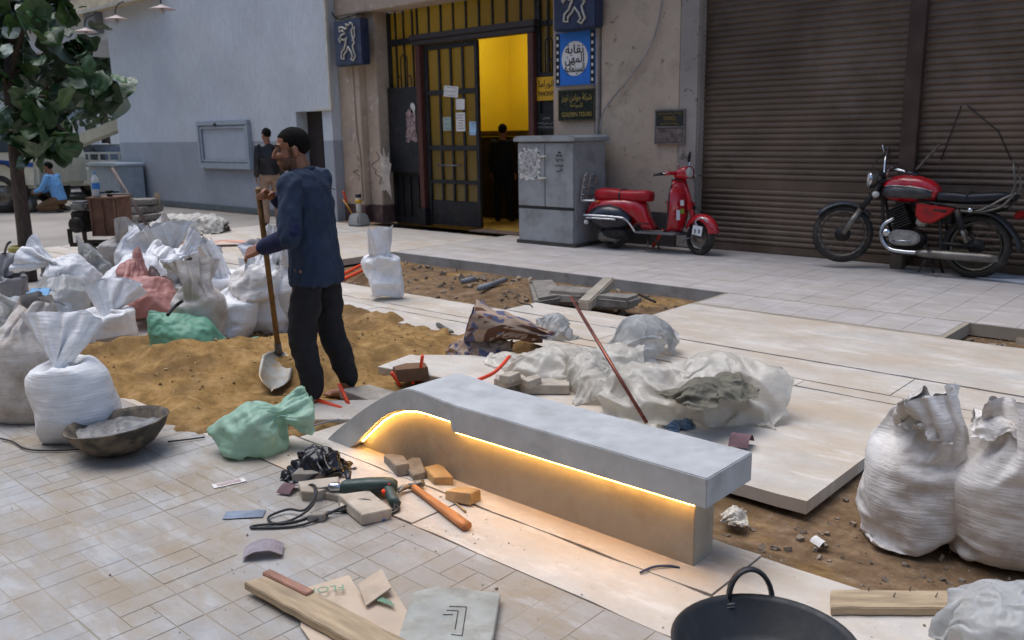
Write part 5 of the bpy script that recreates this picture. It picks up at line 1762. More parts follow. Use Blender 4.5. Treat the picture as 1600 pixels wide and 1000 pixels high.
def head_geo(b, c, yaw, tilt=0., s=1.):
    M3 = Matrix.Rotation(yaw, 3, 'Z') @ Matrix.Rotation(tilt, 3, 'Y')
    c = Vector(c)
    def E(p, r, seg=16, rings=12):
        q = MB().ell((0, 0, 0), tuple(x * s for x in r), seg=seg, rings=rings)
        b.add([c + M3 @ (Vector(v) + Vector(p) * s) for v in q.v], q.f, True)
    E((-.012, 0, .045), (.096, .074, .088)); E((.028, 0, -.025), (.062, .060, .085)); E((.058, 0, -.088), (.030, .032, .026))
    E((.074, 0, .036), (.020, .052, .014)); E((.076, .03, -.018), (.020, .026, .018)); E((.076, -.03, -.018), (.020, .026, .018))
    q = MB().tube([(.088, 0, .022), (.104, 0, -.004), (.112, 0, -.026), (.094, 0, -.034)], [.008, .011, .0145, .012], 8)
    b.add([c + M3 @ (Vector(v) * s) for v in q.v], q.f, True)
    E((.086, 0, -.056), (.013, .024, .007)); E((.084, 0, -.068), (.013, .021, .008))
    for sg in (-1, 1):
        E((-.010, sg * .078, -.005), (.020, .011, .032)); E((.036, sg * .046, -.055), (.03, .016, .036))
    return M3

def head_kit(parent, c, M3, s, hairm, eyem=True, hairline=.03, back=-.035):
    """hair, brows and eyes"""
    c = Vector(c)
    b = MB(); vs = []; q = MB().ell((0, 0, 0), (1, 1, 1), seg=36, rings=28)
    for v in q.v:
        v = Vector(v)
        p = Vector((v.x * .0985 - .014, v.y * .0765, v.z * .0905 + .046))
        lim = hairline + .035 + (p.x - .03) * .25 if p.x > .03 else (hairline + .018 - (.03 - p.x) * .95)
        lim = max(lim, back)
        if abs(p.y) > .055 and p.x > .0:
            lim -= .02
        k = sstep(lim - .012, lim + .010, p.z)
        nz = noise.noise(p * 60) * .0022
        lim += .010 * noise.noise(p * 34)
        p2 = Vector((-.012, 0, .045)) + (p - Vector((-.012, 0, .045))) * (.84 + .16 * k + nz * 10 * k)
        vs.append(c + M3 @ (p2 * s))
    b.add(vs, q.f, True)
    b.build('hair', hairm, parent)
    if eyem:
        for sg in (-1, 1):
            MB().ell(c + M3 @ (Vector((.0745, sg * .031, .010)) * s), (.0125 * s,) * 3, seg=12, rings=8).build('eye', mat('eye_white', srgb(84, 70, 62), .3), parent)
            MB().ell(c + M3 @ (Vector((.0815, sg * .031, .009)) * s), (.0075 * s,) * 3, seg=10, rings=6).build('iris', mat('dark_iris', srgb(26, 18, 14), .2), parent)
            p = [c + M3 @ (Vector(v) * s) for v in ((.088, sg * .014, .034), (.089, sg * .030, .040), (.076, sg * .050, .034))]
            MB().tube(smoothpts(p, 3), .0045 * s, 6).build('eyebrow', hairm, parent)

SKIN_M = mat('tanned_skin', srgb(142, 98, 76), .55, var=.10, vs=14, spec=.35, rv=.05)
STUB_M = mat('stubbled_skin', srgb(98, 70, 56), .65, var=.2, vs=60, spec=.3, rv=.05)
HAIR_M = mat('black_hair', srgb(18, 16, 15), .9, var=.3, vs=60, bump=.8, bs=160, spec=.15)
SHIRT_M = mat('navy_cotton', srgb(34, 48, 70), .85, var=.14, vs=6, bump=.12, bs=120, dirt=srgb(70, 84, 106), da=.2, ds=4)
UNDER_M = mat('dark_navy_knit', srgb(26, 32, 66), .9, var=.15, vs=20)
TROU_M = mat('black_tracksuit', srgb(34, 33, 37), .9, var=.15, vs=10)
LEATH_M = mat('black_leather', srgb(30, 30, 34), .4, var=.2, vs=8)
BEIGE_M = mat('beige_cotton', srgb(152, 126, 106), .85, var=.12, vs=8)
BLUE_M = mat('light_blue_cotton', srgb(112, 164, 214), .85, var=.1, vs=8)
BROWN_M = mat('brown_cotton', srgb(110, 84, 58), .85, var=.15, vs=8)
SHOE_M = mat('dark_shoe', srgb(46, 36, 34), .5, var=.15)

def torso(b, st, seg=22):
    """st: list of (centre, half depth, half width, facing yaw)"""
    rings = []
    for c, dx, wy, yw in st:
        c = Vector(c)
        rr = []
        for k in range(seg):
            a_ = 2 * PI * k / seg
            c_, s_ = math.cos(a_), math.sin(a_)
            p = Vector((dx * math.copysign(abs(c_) ** .85, c_), wy * math.copysign(abs(s_) ** .85, s_), 0))
            rr.append(c + Matrix.Rotation(yw, 3, 'Z') @ p)
        rings.append(rr)
    b.loft(rings)

# --- the worker with the shovel; local x = where he faces, y = his left (towards the street)
mp = g(505, 634, -.05)
MAN = empty('person', (mp.x, mp.y, -.055), R(206), 'barefoot man in navy shirt and black trousers leaning on a shovel', 'person')
A = dict(pel=(.0, 0, .90), hipL=(0, .095, .88), hipR=(.0, -.095, .88), kneeL=(.045, .11, .47), kneeR=(-.02, -.12, .47),
         ankL=(.0, .12, .085), ankR=(-.10, -.16, .085), toeL=(.17, .15, .02), toeR=(.07, -.21, .02),
         shL=(.015, .185, 1.385), shR=(.03, -.185, 1.385), elL=(-.02, .285, 1.10), wrL=(.20, .24, 1.015),
         elR=(.17, -.235, 1.16), wrR=(.285, -.075, 1.285), neck=(.035, 0, 1.45), head=(.085, .01, 1.565))
A = {k: Vector(v) for k, v in A.items()}
b = MB()
torso(b, [((0, 0, .80), .10, .14, 0), ((0, 0, .92), .105, .155, 0), ((0, 0, 1.05), .095, .14, 0), ((.005, 0, 1.2), .105, .155, 0), ((.015, 0, 1.32), .105, .17, 0), ((.02, 0, 1.40), .07, .13, 0), ((.03, 0, 1.44), .055, .07, 0)])
limb(b, [A['neck'] - Vector((.01, 0, .06)), A['head'] - Vector((.03, 0, .06))], [.062, .056])
M3 = head_geo(b, A['head'], R(34), R(4), 1.0)
for s, L_ in (('L', 1), ('R', -1)):
    limb(b, [A['hip' + s], A['knee' + s], A['ank' + s]], [.085, .058, .040])
    limb(b, [A['sh' + s], A['el' + s], A['wr' + s]], [.055, .042, .027])
    # bare foot with toes
    an, to = A['ank' + s], A['toe' + s]
    fd = (to - an); fd.z = 0; fd.normalize(); sd_ = Vector((-fd.y, fd.x, 0))
    heel = an - fd * .045; heel.z = .03
    b.tube([heel, an + fd * .03 - Vector((0, 0, .035)), an + fd * .10 - Vector((0, 0, .052)), an + fd * .165 - Vector((0, 0, .064))], [.034, .040, .038, .028], 12, flat=.8)
    b.ell(heel, (.036, .034, .032), seg=10, rings=8)
    for k in range(5):
        t0 = an + fd * (.165 - .006 * abs(k - 1.5)) + sd_ * (k - 2) * .0165 * L_ * -1
        t0.z = .020
        b.tube([t0 - fd * .03, t0 + fd * (.03 if k else .036), t0 + fd * (.042 if k else .05) - Vector((0, 0, .006))], [.014, .0105 if k else .014, .008 if k else .011], 8)
        b.ell(t0 + fd * (.042 if k else .05) - Vector((0, 0, .006)), (.009 if k else .012,) * 3, seg=8, rings=6)
hand(b, A['wrL'] + Vector((.01, 0, -.004)), (.9, -.15, -.25), (.2, .75, .6), .35, 1., .25, True)
hand(b, A['wrR'], (.35, .75, .42), (.3, -.35, .85), 1.0, 1., .1, False)
me = remesh(b, .0062, 3, 'body')
me.materials.append(SKIN_M); me.materials.append(STUB_M)
Mi = M3.inverted()
mi = []
for p in me.polygons:
    q = Mi @ (p.center - A['head'])
    jaw = q.z < -.035 and q.z > -.125 and q.x > -.01 and not (q.x > .075 and abs(q.y) < .026 and -.075 < q.z < -.045)
    up = (-.052 < q.z < -.036 and q.x > .08)
    side = -.06 < q.z < .02 and .0 < q.x < .028 and abs(q.y) > .05
    mi.append(1 if (jaw or up or side) and q.length < .16 else 0)
me.polygons.foreach_set('material_index', mi)
link('body', me, MAN)
head_kit(MAN, A['head'], M3, 1.0, HAIR_M)
# shirt: loose, hem over the hips, short sleeves over the elbow
b = MB()
torso(b, [((-.016, 0, .785), .140, .186, 0), ((-.014, 0, .84), .138, .184, 0), ((-.012, 0, .95), .128, .174, 0), ((-.005, 0, 1.1), .116, .168, 0), ((.0, 0, 1.25), .118, .180, 0), ((.012, 0, 1.36), .104, .182, 0), ((.02, 0, 1.42), .085, .14, 0), ((.025, 0, 1.455), .070, .082, 0)])
limb(b, [A['shL'] + Vector((0, 0, -.005)), A['shL'] * .45 + A['elL'] * .55, A['elL'] + Vector((.005, 0, -.01))], [.066, .065, .063])
limb(b, [A['shR'] + Vector((0, 0, -.005)), A['shR'] * .5 + A['elR'] * .5, A['elR']], [.080, .080, .074])
me = remesh(b, .0085, 4, 'shirt', .014, (14, 14, 5), 3)
me.materials.append(SHIRT_M)
sh_ = link('shirt', me, MAN)
b = MB().tube([A['neck'] + Vector((.062 * math.cos(a_) - .004, .066 * math.sin(a_), -.012 - .03 * math.cos(a_))) for a_ in [2 * PI * i / 24 for i in range(24)]], .009, 8, closed=True, flat=1.6)
b.build('collar', SHIRT_M, sh_)
b = MB().tube([Vector((-.108 - .012 * math.cos(y / .15 * 1.4), y, 1.335 + .012 * math.cos(y * 16))) for y in np.linspace(-.105, .105, 13)], .0028, 5)
b.build('yoke_seam', UNDER_M, sh_)
# dark jersey sleeves
for s in 'LR':
    b = MB()
    limb(b, [A['sh' + s] * .25 + A['el' + s] * .75, A['el' + s], A['el' + s] * .35 + A['wr' + s] * .65, A['el' + s] * .08 + A['wr' + s] * .92], [.056, .060, .050, .040])
    me = remesh(b, .008, 3, 'jersey_sleeve', .006, (12, 12, 12), 9)
    me.materials.append(UNDER_M)
    link('jersey_sleeve', me, MAN)
# trousers, gathered at the ankle
b = MB()
torso(b, [((-.01, 0, .78), .112, .152, 0), ((-.01, 0, .86), .112, .152, 0), ((-.005, 0, .97), .105, .15, 0)])
for s, y in (('L', 1), ('R', -1)):
    h_ = A['hip' + s]; k_ = A['knee' + s]; a_ = A['ank' + s]
    limb(b, [h_ + Vector((-.01, 0, -.03)), h_ * .5 + k_ * .5 + Vector((-.01, 0, 0)), k_, k_ * .45 + a_ * .55 + Vector((-.015, 0, 0)), a_ + Vector((-.005, 0, .055))], [.080, .090, .080, .070, .054], 5, 18)
me = remesh(b, .0085, 4, 'trousers', .014, (7, 7, 8), 5)
me.materials.append(TROU_M)
link('trousers', me, MAN)

# --- his shovel
top_l = A['wrR'] + Vector((.055, .075, .035))
mw = Matrix.Translation(MAN.location) @ Matrix.Rotation(R(206), 4, 'Z')
tp_ = mw @ top_l
bp = g(436, 556, .10)
bp = Vector((bp.x, bp.y, .115))
tip = g(424, 612, -.015)
SHV = empty('shovel', (tip.x, tip.y, 0), 0, 'long handled shovel with a muddy grey blade held by the worker', 'shovel')
tl = lambda p: Vector(p) - Vector((tip.x, tip.y, 0))
dv = (tp_ - bp).normalized()
MB().tube([tl(bp - dv * .02), tl(bp + (tp_ - bp) * .5), tl(tp_ + dv * .03)], [.019, .018, .017], 12).build('handle', mat('old_wood_handle', srgb(124, 94, 58), .7, var=.25, vs=7, stretch=(8, 8, 1)), SHV)
MB().tube([tl(bp + dv * .10), tl(bp), tl(bp - dv * .05)], [.024, .026, .02], 12).build('socket', STEEL_M, SHV)
ax_ = (tip - bp).normalized()
sd_ = ax_.cross(CAM - tip).normalized() * -1
nr = ax_.cross(sd_).normalized()
if nr.dot(CAM - tip) < 0:
    nr = -nr
LN = (tip - bp).length
rows = []
for j in range(12):
    t_ = j / 11
    hw = .10 * (sstep(-.05, .18, t_)) * (1 - max(0, (t_ - .55) / .45) ** 2.2) + .006
    row = []
    for i in range(11):
        u = -1 + 2 * i / 10
        p = bp + ax_ * (LN * t_) + sd_ * hw * u + nr * (.030 * abs(u) ** 2 * (1 - t_ * .4) - .012 * math.sin(PI * t_))
        row.append(tl(p))
    rows.append(row)
inn = [[p - nr * .004 for p in r] for r in rows]
MB().loft([f + k[::-1] for f, k in zip(rows, inn)]).build('blade', mat('muddy_blade', srgb(150, 150, 146), .45, metal=.5, var=.15, vs=6, dirt=srgb(160, 128, 76), da=.5, ds=7), SHV)

# --- generic smaller figures
def figure(name, loc, yaw, lab, J, topm, botm, shoes, vox=.012, hair=HAIR_M, sleeve=True, z0=0., headyaw=0., long_=.80):
    P = empty('person', (loc[0], loc[1], z0), yaw, lab, 'person')
    J = {k: Vector(v) for k, v in J.items()}
    b = MB()
    torso(b, [(J['pel'] + Vector((0, 0, -.08)), .09, .13, 0), (J['pel'], .10, .145, 0), (J['pel'] * .5 + J['chest'] * .5, .09, .13, 0), (J['chest'], .10, .15, 0), (J['neck'] - Vector((0, 0, .05)), .06, .10, 0), (J['neck'], .05, .055, 0)])
    limb(b, [J['neck'] - Vector((0, 0, .04)), J['head'] - Vector((.02, 0, .06))], [.06, .055])
    M = head_geo(b, J['head'], headyaw, 0, 1.)
    for s in 'LR':
        limb(b, [J['hip' + s], J['knee' + s], J['ank' + s]], [.08, .055, .04])
        limb(b, [J['sh' + s], J['el' + s], J['wr' + s]], [.05, .04, .027])
        d = J['wr' + s] - J['el' + s]
        hand(b, J['wr' + s], d, (0, 1 if s == 'L' else -1, .2), .35, 1., .1, s == 'L')
    me = remesh(b, vox * .75, 2, 'body'); me.materials.append(SKIN_M); link('body', me, P)
    head_kit(P, J['head'], M, 1., hair, True)
    b = MB()
    top_ = [(J['pel'] + Vector((0, 0, .02 - (long_ - .75))), .125, .175, 0), (J['pel'] * .5 + J['chest'] * .5, .118, .165, 0), (J['chest'], .125, .18, 0), (J['neck'] - Vector((0, 0, .06)), .09, .15, 0), (J['neck'] - Vector((0, 0, .015)), .06, .07, 0)]
    torso(b, top_)
    for s in 'LR':
        limb(b, [J['sh' + s], J['el' + s], J['el' + s] * .12 + J['wr' + s] * .88], [.064, .055, .045])
    me = remesh(b, vox, 3, 'jacket', .008, (8, 8, 4), 4); me.materials.append(topm); link('jacket' if topm is LEATH_M else 'shirt', me, P)
    b = MB()
    torso(b, [(J['pel'] + Vector((0, 0, -.12)), .115, .155, 0), (J['pel'] + Vector((0, 0, .03)), .115, .155, 0)])
    for s in 'LR':
        limb(b, [J['hip' + s], J['knee' + s], J['ank' + s] + Vector((0, 0, .02))], [.10, .078, .062])
    me = remesh(b, vox, 3, 'trousers', .006, (7, 7, 5), 2); me.materials.append(botm); link('trousers', me, P)
    for s in 'LR':
        b = MB(); a_ = J['ank' + s]; t_ = J['toe' + s]
        d = (t_ - a_)
        b.tube([a_ - d * .25 + Vector((0, 0, -.03)), a_ + Vector((0, 0, -.03)), a_ + d * .55 + Vector((0, 0, -.02)), t_], [.036, .045, .04, .026], 10, flat=.8)
        b.build('shoe', shoes, P)
    return P
ST = dict(pel=(0, 0, .93), chest=(0, 0, 1.26), neck=(.01, 0, 1.47), head=(.03, 0, 1.60), hipL=(0, .09, .90), hipR=(0, -.09, .90), kneeL=(.02, .11, .49), kneeR=(.03, -.11, .49),
          ankL=(-.02, .12, .08), ankR=(.02, -.12, .08), toeL=(.14, .15, .03), toeR=(.18, -.15, .03), shL=(0, .175, 1.40), shR=(0, -.175, 1.40), elL=(-.04, .215, 1.12), elR=(-.04, -.215, 1.12), wrL=(.02, .225, .88), wrR=(.02, -.225, .88))
bm_ = g(427, 352)
figure('person', (bm_.x, bm_.y), R(160), 'man in black leather jacket and beige trousers walking away by the grey wall', ST, LEATH_M, BEIGE_M, SHOE_M, .014, headyaw=R(20))
KN = dict(pel=(-.16, 0, .30), chest=(-.08, 0, .62), neck=(-.03, 0, .85), head=(.03, 0, .98), hipL=(-.14, .1, .27), hipR=(-.14, -.1, .27), kneeL=(.26, .14, .10), kneeR=(.26, -.14, .10),
          ankL=(-.14, .12, .08), ankR=(-.14, -.12, .08), toeL=(-.30, .12, .04), toeR=(-.30, -.12, .04), shL=(-.04, .18, .78), shR=(-.04, -.18, .78), elL=(.08, .24, .54), elR=(.1, -.2, .54), wrL=(.32, .16, .46), wrR=(.32, -.1, .44))
kp = g(86, 331)
figure('person', (kp.x, kp.y), R(215), 'man in light blue shirt kneeling on the pavement by the truck', KN, BLUE_M, BROWN_M, SHOE_M, .016)
figure('person', (w(787, 320, 11.5).x, 11.5), R(110), 'dark silhouette of a person standing inside the yellow lobby', ST, mat('silhouette_coat', srgb(18, 17, 18), .9), mat('silhouette_trousers', srgb(16, 15, 16), .9), SHOE_M, .016)  # near-black clothes: the silhouette's shade is put into their colour
print('people', round(time.time() - T0, 1))
# ------------------------------------------------------------------ sacks
def m_sack(name, c, dirt, da=.35, rough=.5, glow=.0, crk=.0):
    k = NT(name)
    v = k.coord()
    n1 = k.noise(v, 3.5, 6, .6); n2 = k.noise(v, 6., 8, .7)
    st = k.n('ShaderNodeMapping'); k.l(v, st.inputs['Vector']); st.inputs['Scale'].default_value = (10, 10, 90)
    n3 = k.noise(st.outputs[0], 1., 4, .6)
    st2 = k.n('ShaderNodeMapping'); k.l(v, st2.inputs['Vector']); st2.inputs['Scale'].default_value = (110, 110, 14)
    n4 = k.noise(st2.outputs[0], 1., 3, .6)
    cc = k.ramp(n1, [(.3, tuple(x * .85 for x in c)), (.7, tuple(min(1, x * 1.08) for x in c))])
    oi = k.n('ShaderNodeObjectInfo').outputs['Random']
    cc = k.mix(1., cc, k.ramp(oi, [(0, .86), (1, 1.06)]), 'MULTIPLY')
    cc = k.mix(k.ramp(n2, [(.58 - da * .3, 0.), (.80 - da * .2, .35 + da)]), cc, dirt)
    cc = k.mix(1., cc, k.ramp(n3, [(.3, .93), (.7, 1.03)]), 'MULTIPLY')
    k.l(cc, k.b.inputs['Base Color'])
    k.b.inputs['Roughness'].default_value = rough
    k.b.inputs['Specular IOR Level'].default_value = .35
    bb = k.bump(n3, .6 if not crk else .1, .008)
    if crk:
        for sc_, st_ in ((7., 1.), (19., .6)):
            wv = k.n('ShaderNodeVectorMath', _operation='ADD'); k.l(v, wv.inputs[0])
            nn = k.n('ShaderNodeTexNoise', Scale=4., Detail=2.); k.l(v, nn.inputs['Vector'])
            sv = k.n('ShaderNodeVectorMath', _operation='SCALE'); k.l(nn.outputs['Color'], sv.inputs[0]); sv.inputs[3].default_value = .18
            k.l(sv.outputs[0], wv.inputs[1])
            vo = k.n('ShaderNodeTexVoronoi', _feature='F1', Scale=sc_); k.l(wv.outputs[0], vo.inputs['Vector'])
            bb = k.bump(vo.outputs['Distance'], crk * st_, .05 / sc_ * 7, bb)
        k.l(bb, k.b.inputs['Normal'])
    else:
        k.l(k.bump(n4, .35, .003, bb), k.b.inputs['Normal'])
    if glow:
        t = k.n('ShaderNodeBsdfTranslucent'); k.l(cc, t.inputs['Color'])
        tr = k.n('ShaderNodeBsdfTransparent')
        m1 = k.n('ShaderNodeMixShader', Fac=glow); k.l(k.b.outputs[0], m1.inputs[1]); k.l(t.outputs[0], m1.inputs[2])
        m2 = k.n('ShaderNodeMixShader', Fac=glow * .35); k.l(m1.outputs[0], m2.inputs[1]); k.l(tr.outputs[0], m2.inputs[2])
        k.l(m2.outputs[0], k.out.inputs['Surface'])
    return k.m
SK_W = m_sack('white_woven_sack', srgb(230, 230, 232), srgb(180, 170, 156), .2)
SK_B = m_sack('beige_woven_sack', srgb(204, 197, 190), srgb(140, 122, 102), .4)
SK_R = m_sack('dusty_white_sack', srgb(226, 222, 218), srgb(170, 154, 138), .34)
SK_G = m_sack('green_woven_sack', srgb(126, 186, 158), srgb(110, 146, 128), .25, .45, .2, crk=0.35)
SK_G2 = m_sack('pale_green_sack', srgb(176, 214, 192), srgb(160, 178, 160), .4, .42, .25, crk=0.45)
SK_P = m_sack('pink_woven_sack', srgb(186, 132, 124), srgb(160, 116, 110), .35)
SK_T = m_sack('clear_plastic_sack', srgb(206, 208, 208), srgb(168, 158, 146), .2, .2, .4, crk=.3)
SK_GY = m_sack('grey_plastic_bag', srgb(140, 140, 144), srgb(110, 106, 104), .3, .4)
SK_BL = m_sack('blue_woven_strip', srgb(112, 164, 208), srgb(120, 140, 160), .2)
PL_M = m_sack('milky_sheeting', srgb(236, 231, 220), srgb(176, 158, 134), .24, .22, .32, crk=.25)
PLD_M = m_sack('olive_canvas', srgb(122, 118, 104), srgb(92, 84, 72), .4, .8, crk=0.3)
TARP_M = m_sack('dusty_white_tarp', srgb(198, 194, 186), srgb(160, 148, 130), .35, .7, crk=0.3)
BLKBAG_M = m_sack('black_plastic_bag', srgb(30, 30, 34), srgb(50, 48, 50), .2, .22, crk=0.6)

BASE_R = YAW
def sack(key, px, py, rot, s, m, lab, z=0., back=.16, tilt=(0, 0), name='sack', cat='sack', group=None, sz=None):
    p = g(px, py, z)
    d = Vector((p.x, p.y, 0)).normalized()
    p = p + d * back * s
    me = CLOTH[key]
    o = link(name, me.copy() if me.materials and me.materials[0] != m else me, None, (p.x, p.y, z), (R(tilt[0]), R(tilt[1]), BASE_R + R(rot)))
    if not o.data.materials:
        o.data.materials.append(m)
    else:
        o.data.materials[0] = m
    o.scale = (s, s, s * (sz or 1))
    tag(o, lab, cat, group)
    return o
GRP = 'sacks heaped on the left'
sack('tall', 128, 697, 0, 1.06, SK_W, 'largest full white sack, standing behind the mortar bowl', group=GRP)
sack('full', 48, 662, 170, 1.04, SK_B, 'greyish printed sack at the left edge behind the largest white sack', group=GRP)
sack('squat', 168, 538, 40, 1.18, SK_W, 'plump white sack with gathered top, left of the lying green sack', group=GRP)
sack('lying', 228, 563, -6, 1.05, SK_G, 'green sack lying on its side on the sand', group=GRP, back=.1)
sack('fold', 316, 546, 20, 1.07, SK_B, 'beige grey sack with rolled mouth right behind the lying green sack', group=GRP)
sack('slump', 244, 506, 150, 1.15, SK_P, 'pinkish red sack in the middle of the heap', z=.08, group=GRP)
sack('lean', 366, 537, 80, 1.00, SK_W, 'narrow white sack between the beige sack and the tall ones', group=GRP)
sack('tall', 352, 512, 100, 1.14, SK_W, 'tall white sack with upright open mouth at the back of the heap', group=GRP)
sack('fold', 424, 524, 200, 1.16, SK_W, 'white sack nearest the shovel handle', group=GRP)
sack('full', 468, 520, 60, 1.04, SK_W, 'white sack half hidden behind the worker\'s legs', group=GRP)
sack('tall', 268, 462, 210, 1.14, SK_W, 'white sack with pointed open top at the far side of the heap', group=GRP)
sack('lean', 178, 424, 30, 1.02, SK_B, 'stained sack right in front of the rusty machine', group=GRP)
sack('fold', 215, 458, 130, 1.07, SK_W, 'white sack just behind the pinkish sack', group=GRP)
sack('squat', 118, 480, 250, 1.16, SK_W, 'crumpled white sack in front of the machine wheel', group=GRP)
sack('slump', 78, 478, 60, 1.10, SK_T, 'milky plastic sack beside the tree foot', group=GRP)
sack('squat', 8, 474, 10, 1.16, SK_GY, 'grey plastic bag at the left edge by the tree', group=GRP)
sack('lump', 14, 520, 120, 1.16, SK_T, 'clear plastic bag under the grey one at the left edge', group=GRP)
sack('slump', 186, 502, 20, .95, SK_B, 'limp beige sack between the white and pinkish sacks', group=GRP)
sack('squat', 296, 482, 300, 1.04, SK_R, 'dusty sack with loose flaps behind the beige grey sack', group=GRP)
sack('slump', 70, 570, 200, 1.04, SK_T, 'milky sack slumped behind the largest white sack', group=GRP)
sack('lean', 150, 470, 310, 1.04, SK_T, 'milky sack with drooping mouth above the plump white one', group=GRP)
sack('squat', 398, 470, 120, 0.99, SK_W, 'low white sack at the right end of the heap', group=GRP)
sack('slump', 240, 446, 40, 1.05, SK_W, 'crumpled white sack resting on top of the far heap', z=.22, group=GRP)
sack('squat', 320, 452, 70, 1.05, SK_W, 'white sack with wide open mouth at the back right of the heap', z=.12, group=GRP)
sack('slump', 140, 456, 220, 1.1, SK_W, 'white sack slumped on the others before the machine', z=.18, group=GRP)
sack('lump', 100, 500, 60, 1.1, SK_T, 'clear plastic bag lying between the left sacks', z=.05, group=GRP)
sack('empty', 388, 476, 30, 1.1, SK_R, 'empty sack thrown over the sacks next to the worker', z=.30, group=GRP)
sack('slump', 40, 540, 300, 1.1, SK_T, 'milky plastic sack stacked at the left edge', z=.15, group=GRP)
sack('squat', 110, 560, 170, 1.0, SK_W, 'white sack squeezed behind the largest white sack', group=GRP)
sack('lump', 190, 470, 20, 1.2, SK_W, 'flattened white sack between machine and pinkish sack', z=.2, group=GRP)
# the blue strip of sacking on the heap
o = MB()
pts = [g(58, 500, .10), g(60, 490, .30), g(57, 470, .50), g(60, 455, .56), g(66, 452, .50)]
rows = []
for i, p in enumerate(smoothpts(pts, 5)):
    rows.append([p + CX * (.075 * u) + Vector((0, 0, .012 * math.sin(u * 5 + i))) for u in np.linspace(-1, 1, 9)])
inn = [[p + FW * .012 for p in r] for r in rows]
o.loft([f + k[::-1] for f, k in zip(rows, inn)])
tag(o.build('blue_sacking', SK_BL), 'light blue strip of folded sacking hanging over the left sacks', 'sacking')
sack('twist', 604, 472, 10, 1.16, SK_W, 'lone white sack with twisted top on the paving behind the worker', group='single sacks')
sacks_r = []
sacks_r.append(sack('fold', 1412, 864, 30, 1.02, SK_R, 'dusty white sack with rolled mouth standing in the right pit', z=-.09, back=.17, group='single sacks', sz=1.0))
sacks_r.append(sack('full', 1560, 895, 10, 1.02, SK_R, 'dusty white sack cut by the right edge of the picture', z=-.09, back=.17, group='single sacks'))
for sk_, key_, dx_, dz_, rz_, k_ in ((sacks_r[0], 'puff', -.03, .50, 20, .36), (sacks_r[1], 'corner', -.10, .50, 140, .36)):
    me = CLOTH[key_].copy(); me.materials.clear(); me.materials.append(SK_R)
    o = link('rolled_mouth', me, sk_, (dx_, -.06, dz_), (R(10), R(-6), R(rz_))); o.scale = (k_, k_, k_ * 1.1)
sack('lump', 352, 722, -36, .84, SK_G2, 'pale green half filled sack lying before the sand pit', back=.15, group='single sacks')
# frayed threads of the right sack
def fray(px, py, z, n, ln, m, lab, seed):
    p0 = g(px, py, z); r_ = random.Random(seed); b = MB()
    for _ in range(n):
        q = p0 + CX * r_.gauss(0, .05) + Vector((0, 0, r_.gauss(0, .02)))
        d = Vector((r_.gauss(0, .5), r_.gauss(0, .5), -abs(r_.gauss(.5, .5)))).normalized()
        b.tube([q, q + d * ln * .5, q + (d + Vector((r_.gauss(0, .4), 0, -.4))).normalized() * ln], .0012, 3, caps=False)
    o = stuff(b.build('frayed_threads', m)); o['label'] = lab

# ------------------------------------------------------------------ sheeting behind the bench
def sheet(key, px, py, rot, s, m, lab, z=0., name='plastic_sheet', cat='sheet', sz=1., tilt=(0, 0), group=None):
    p = g(px, py, z)
    me = CLOTH[key]
    o = link(name, me.copy() if me.materials and me.materials[0] != m else me, None, (p.x, p.y, z), (R(tilt[0]), R(tilt[1]), BASE_R + R(rot)))
    if not o.data.materials:
        o.data.materials.append(m)
    else:
        o.data.materials[0] = m
    o.scale = (s, s, s * sz)
    return tag(o, lab, cat, group)
GS = 'sheeting behind the bench'
sheet('bundle', 1078, 640, 0, .96, PL_M, 'big bundle of milky plastic sheeting nearest the bench end', sz=1.08, group=GS)
sheet('drape', 1112, 618, 30, .52, PLD_M, 'olive grey canvas folded inside the big plastic bundle', z=.19, sz=.9, name='canvas', cat='canvas')
sheet('puff', 1005, 556, 40, .90, SK_T, 'puffed clear plastic at the top of the sheeting pile', z=.0, group=GS, sz=1.1)
sheet('drape', 900, 588, 10, 1.0, PL_M, 'flat crumpled sheeting left of the copper pipe', group=GS, sz=.95)
sheet('drape', 838, 572, 160, .62, PL_M, 'loose milky sheet between cement bag and pile', group=GS, sz=.9)
sheet('bundle', 930, 610, 100, .55, PL_M, 'small lump of sheeting right behind the bench back', group=GS, sz=1.25)
sheet('puff', 868, 525, 100, .55, SK_T, 'clear plastic wisp beside the cement bag', z=.0, group=GS, sz=1.1)
sheet('corner', 1572, 1012, 20, .62, SK_T, 'crumpled milky sheet in the bottom right corner', z=.0, sz=1.2)
sheet('tarp', 300, 364, 0, .62, TARP_M, 'dusty white tarpaulin thrown over goods by the grey wall', name='tarpaulin', cat='tarpaulin', sz=.95)
sheet('blackbag', 497, 738, 0, 1.0, BLKBAG_M, 'crumpled black plastic bag beside the bench foot', name='plastic_bag', cat='bag', sz=1.1)

# paper cement bag
def m_cement():
    k = NT('printed_kraft_paper')
    v = k.coord()
    n1 = k.noise(v, 5., 6, .6)
    base = k.ramp(n1, [(.3, srgb(136, 112, 94)), (.7, srgb(184, 160, 140))])
    n5 = k.noise(v, 7.5, 2, .4)
    f = k.ramp(n5, [(.54, 0.), (.57, .85)])
    cc = k.mix(f, base, srgb(64, 78, 116))
    k.l(cc, k.b.inputs['Base Color']); k.b.inputs['Roughness'].default_value = .85
    k.l(k.bump(n1, .4, .01), k.b.inputs['Normal'])
    return k.m
KRAFT_M = m_cement()
BRIN_M = mat('brown_paper_inside', srgb(104, 70, 52), .9, var=.2)
cb = g(760, 556)
CBG = empty('cement_bag', (cb.x, cb.y, 0), BASE_R, 'torn brown and blue printed cement bag beside the sheeting', 'bag')
me = CLOTH['drape'].copy(); me.materials.clear(); me.materials.append(KRAFT_M)
o = link('flat_paper', me, CBG, (-.06, .06, .0)); o.scale = (.50, .50, .55)
rows = []
r_ = random.Random(6)
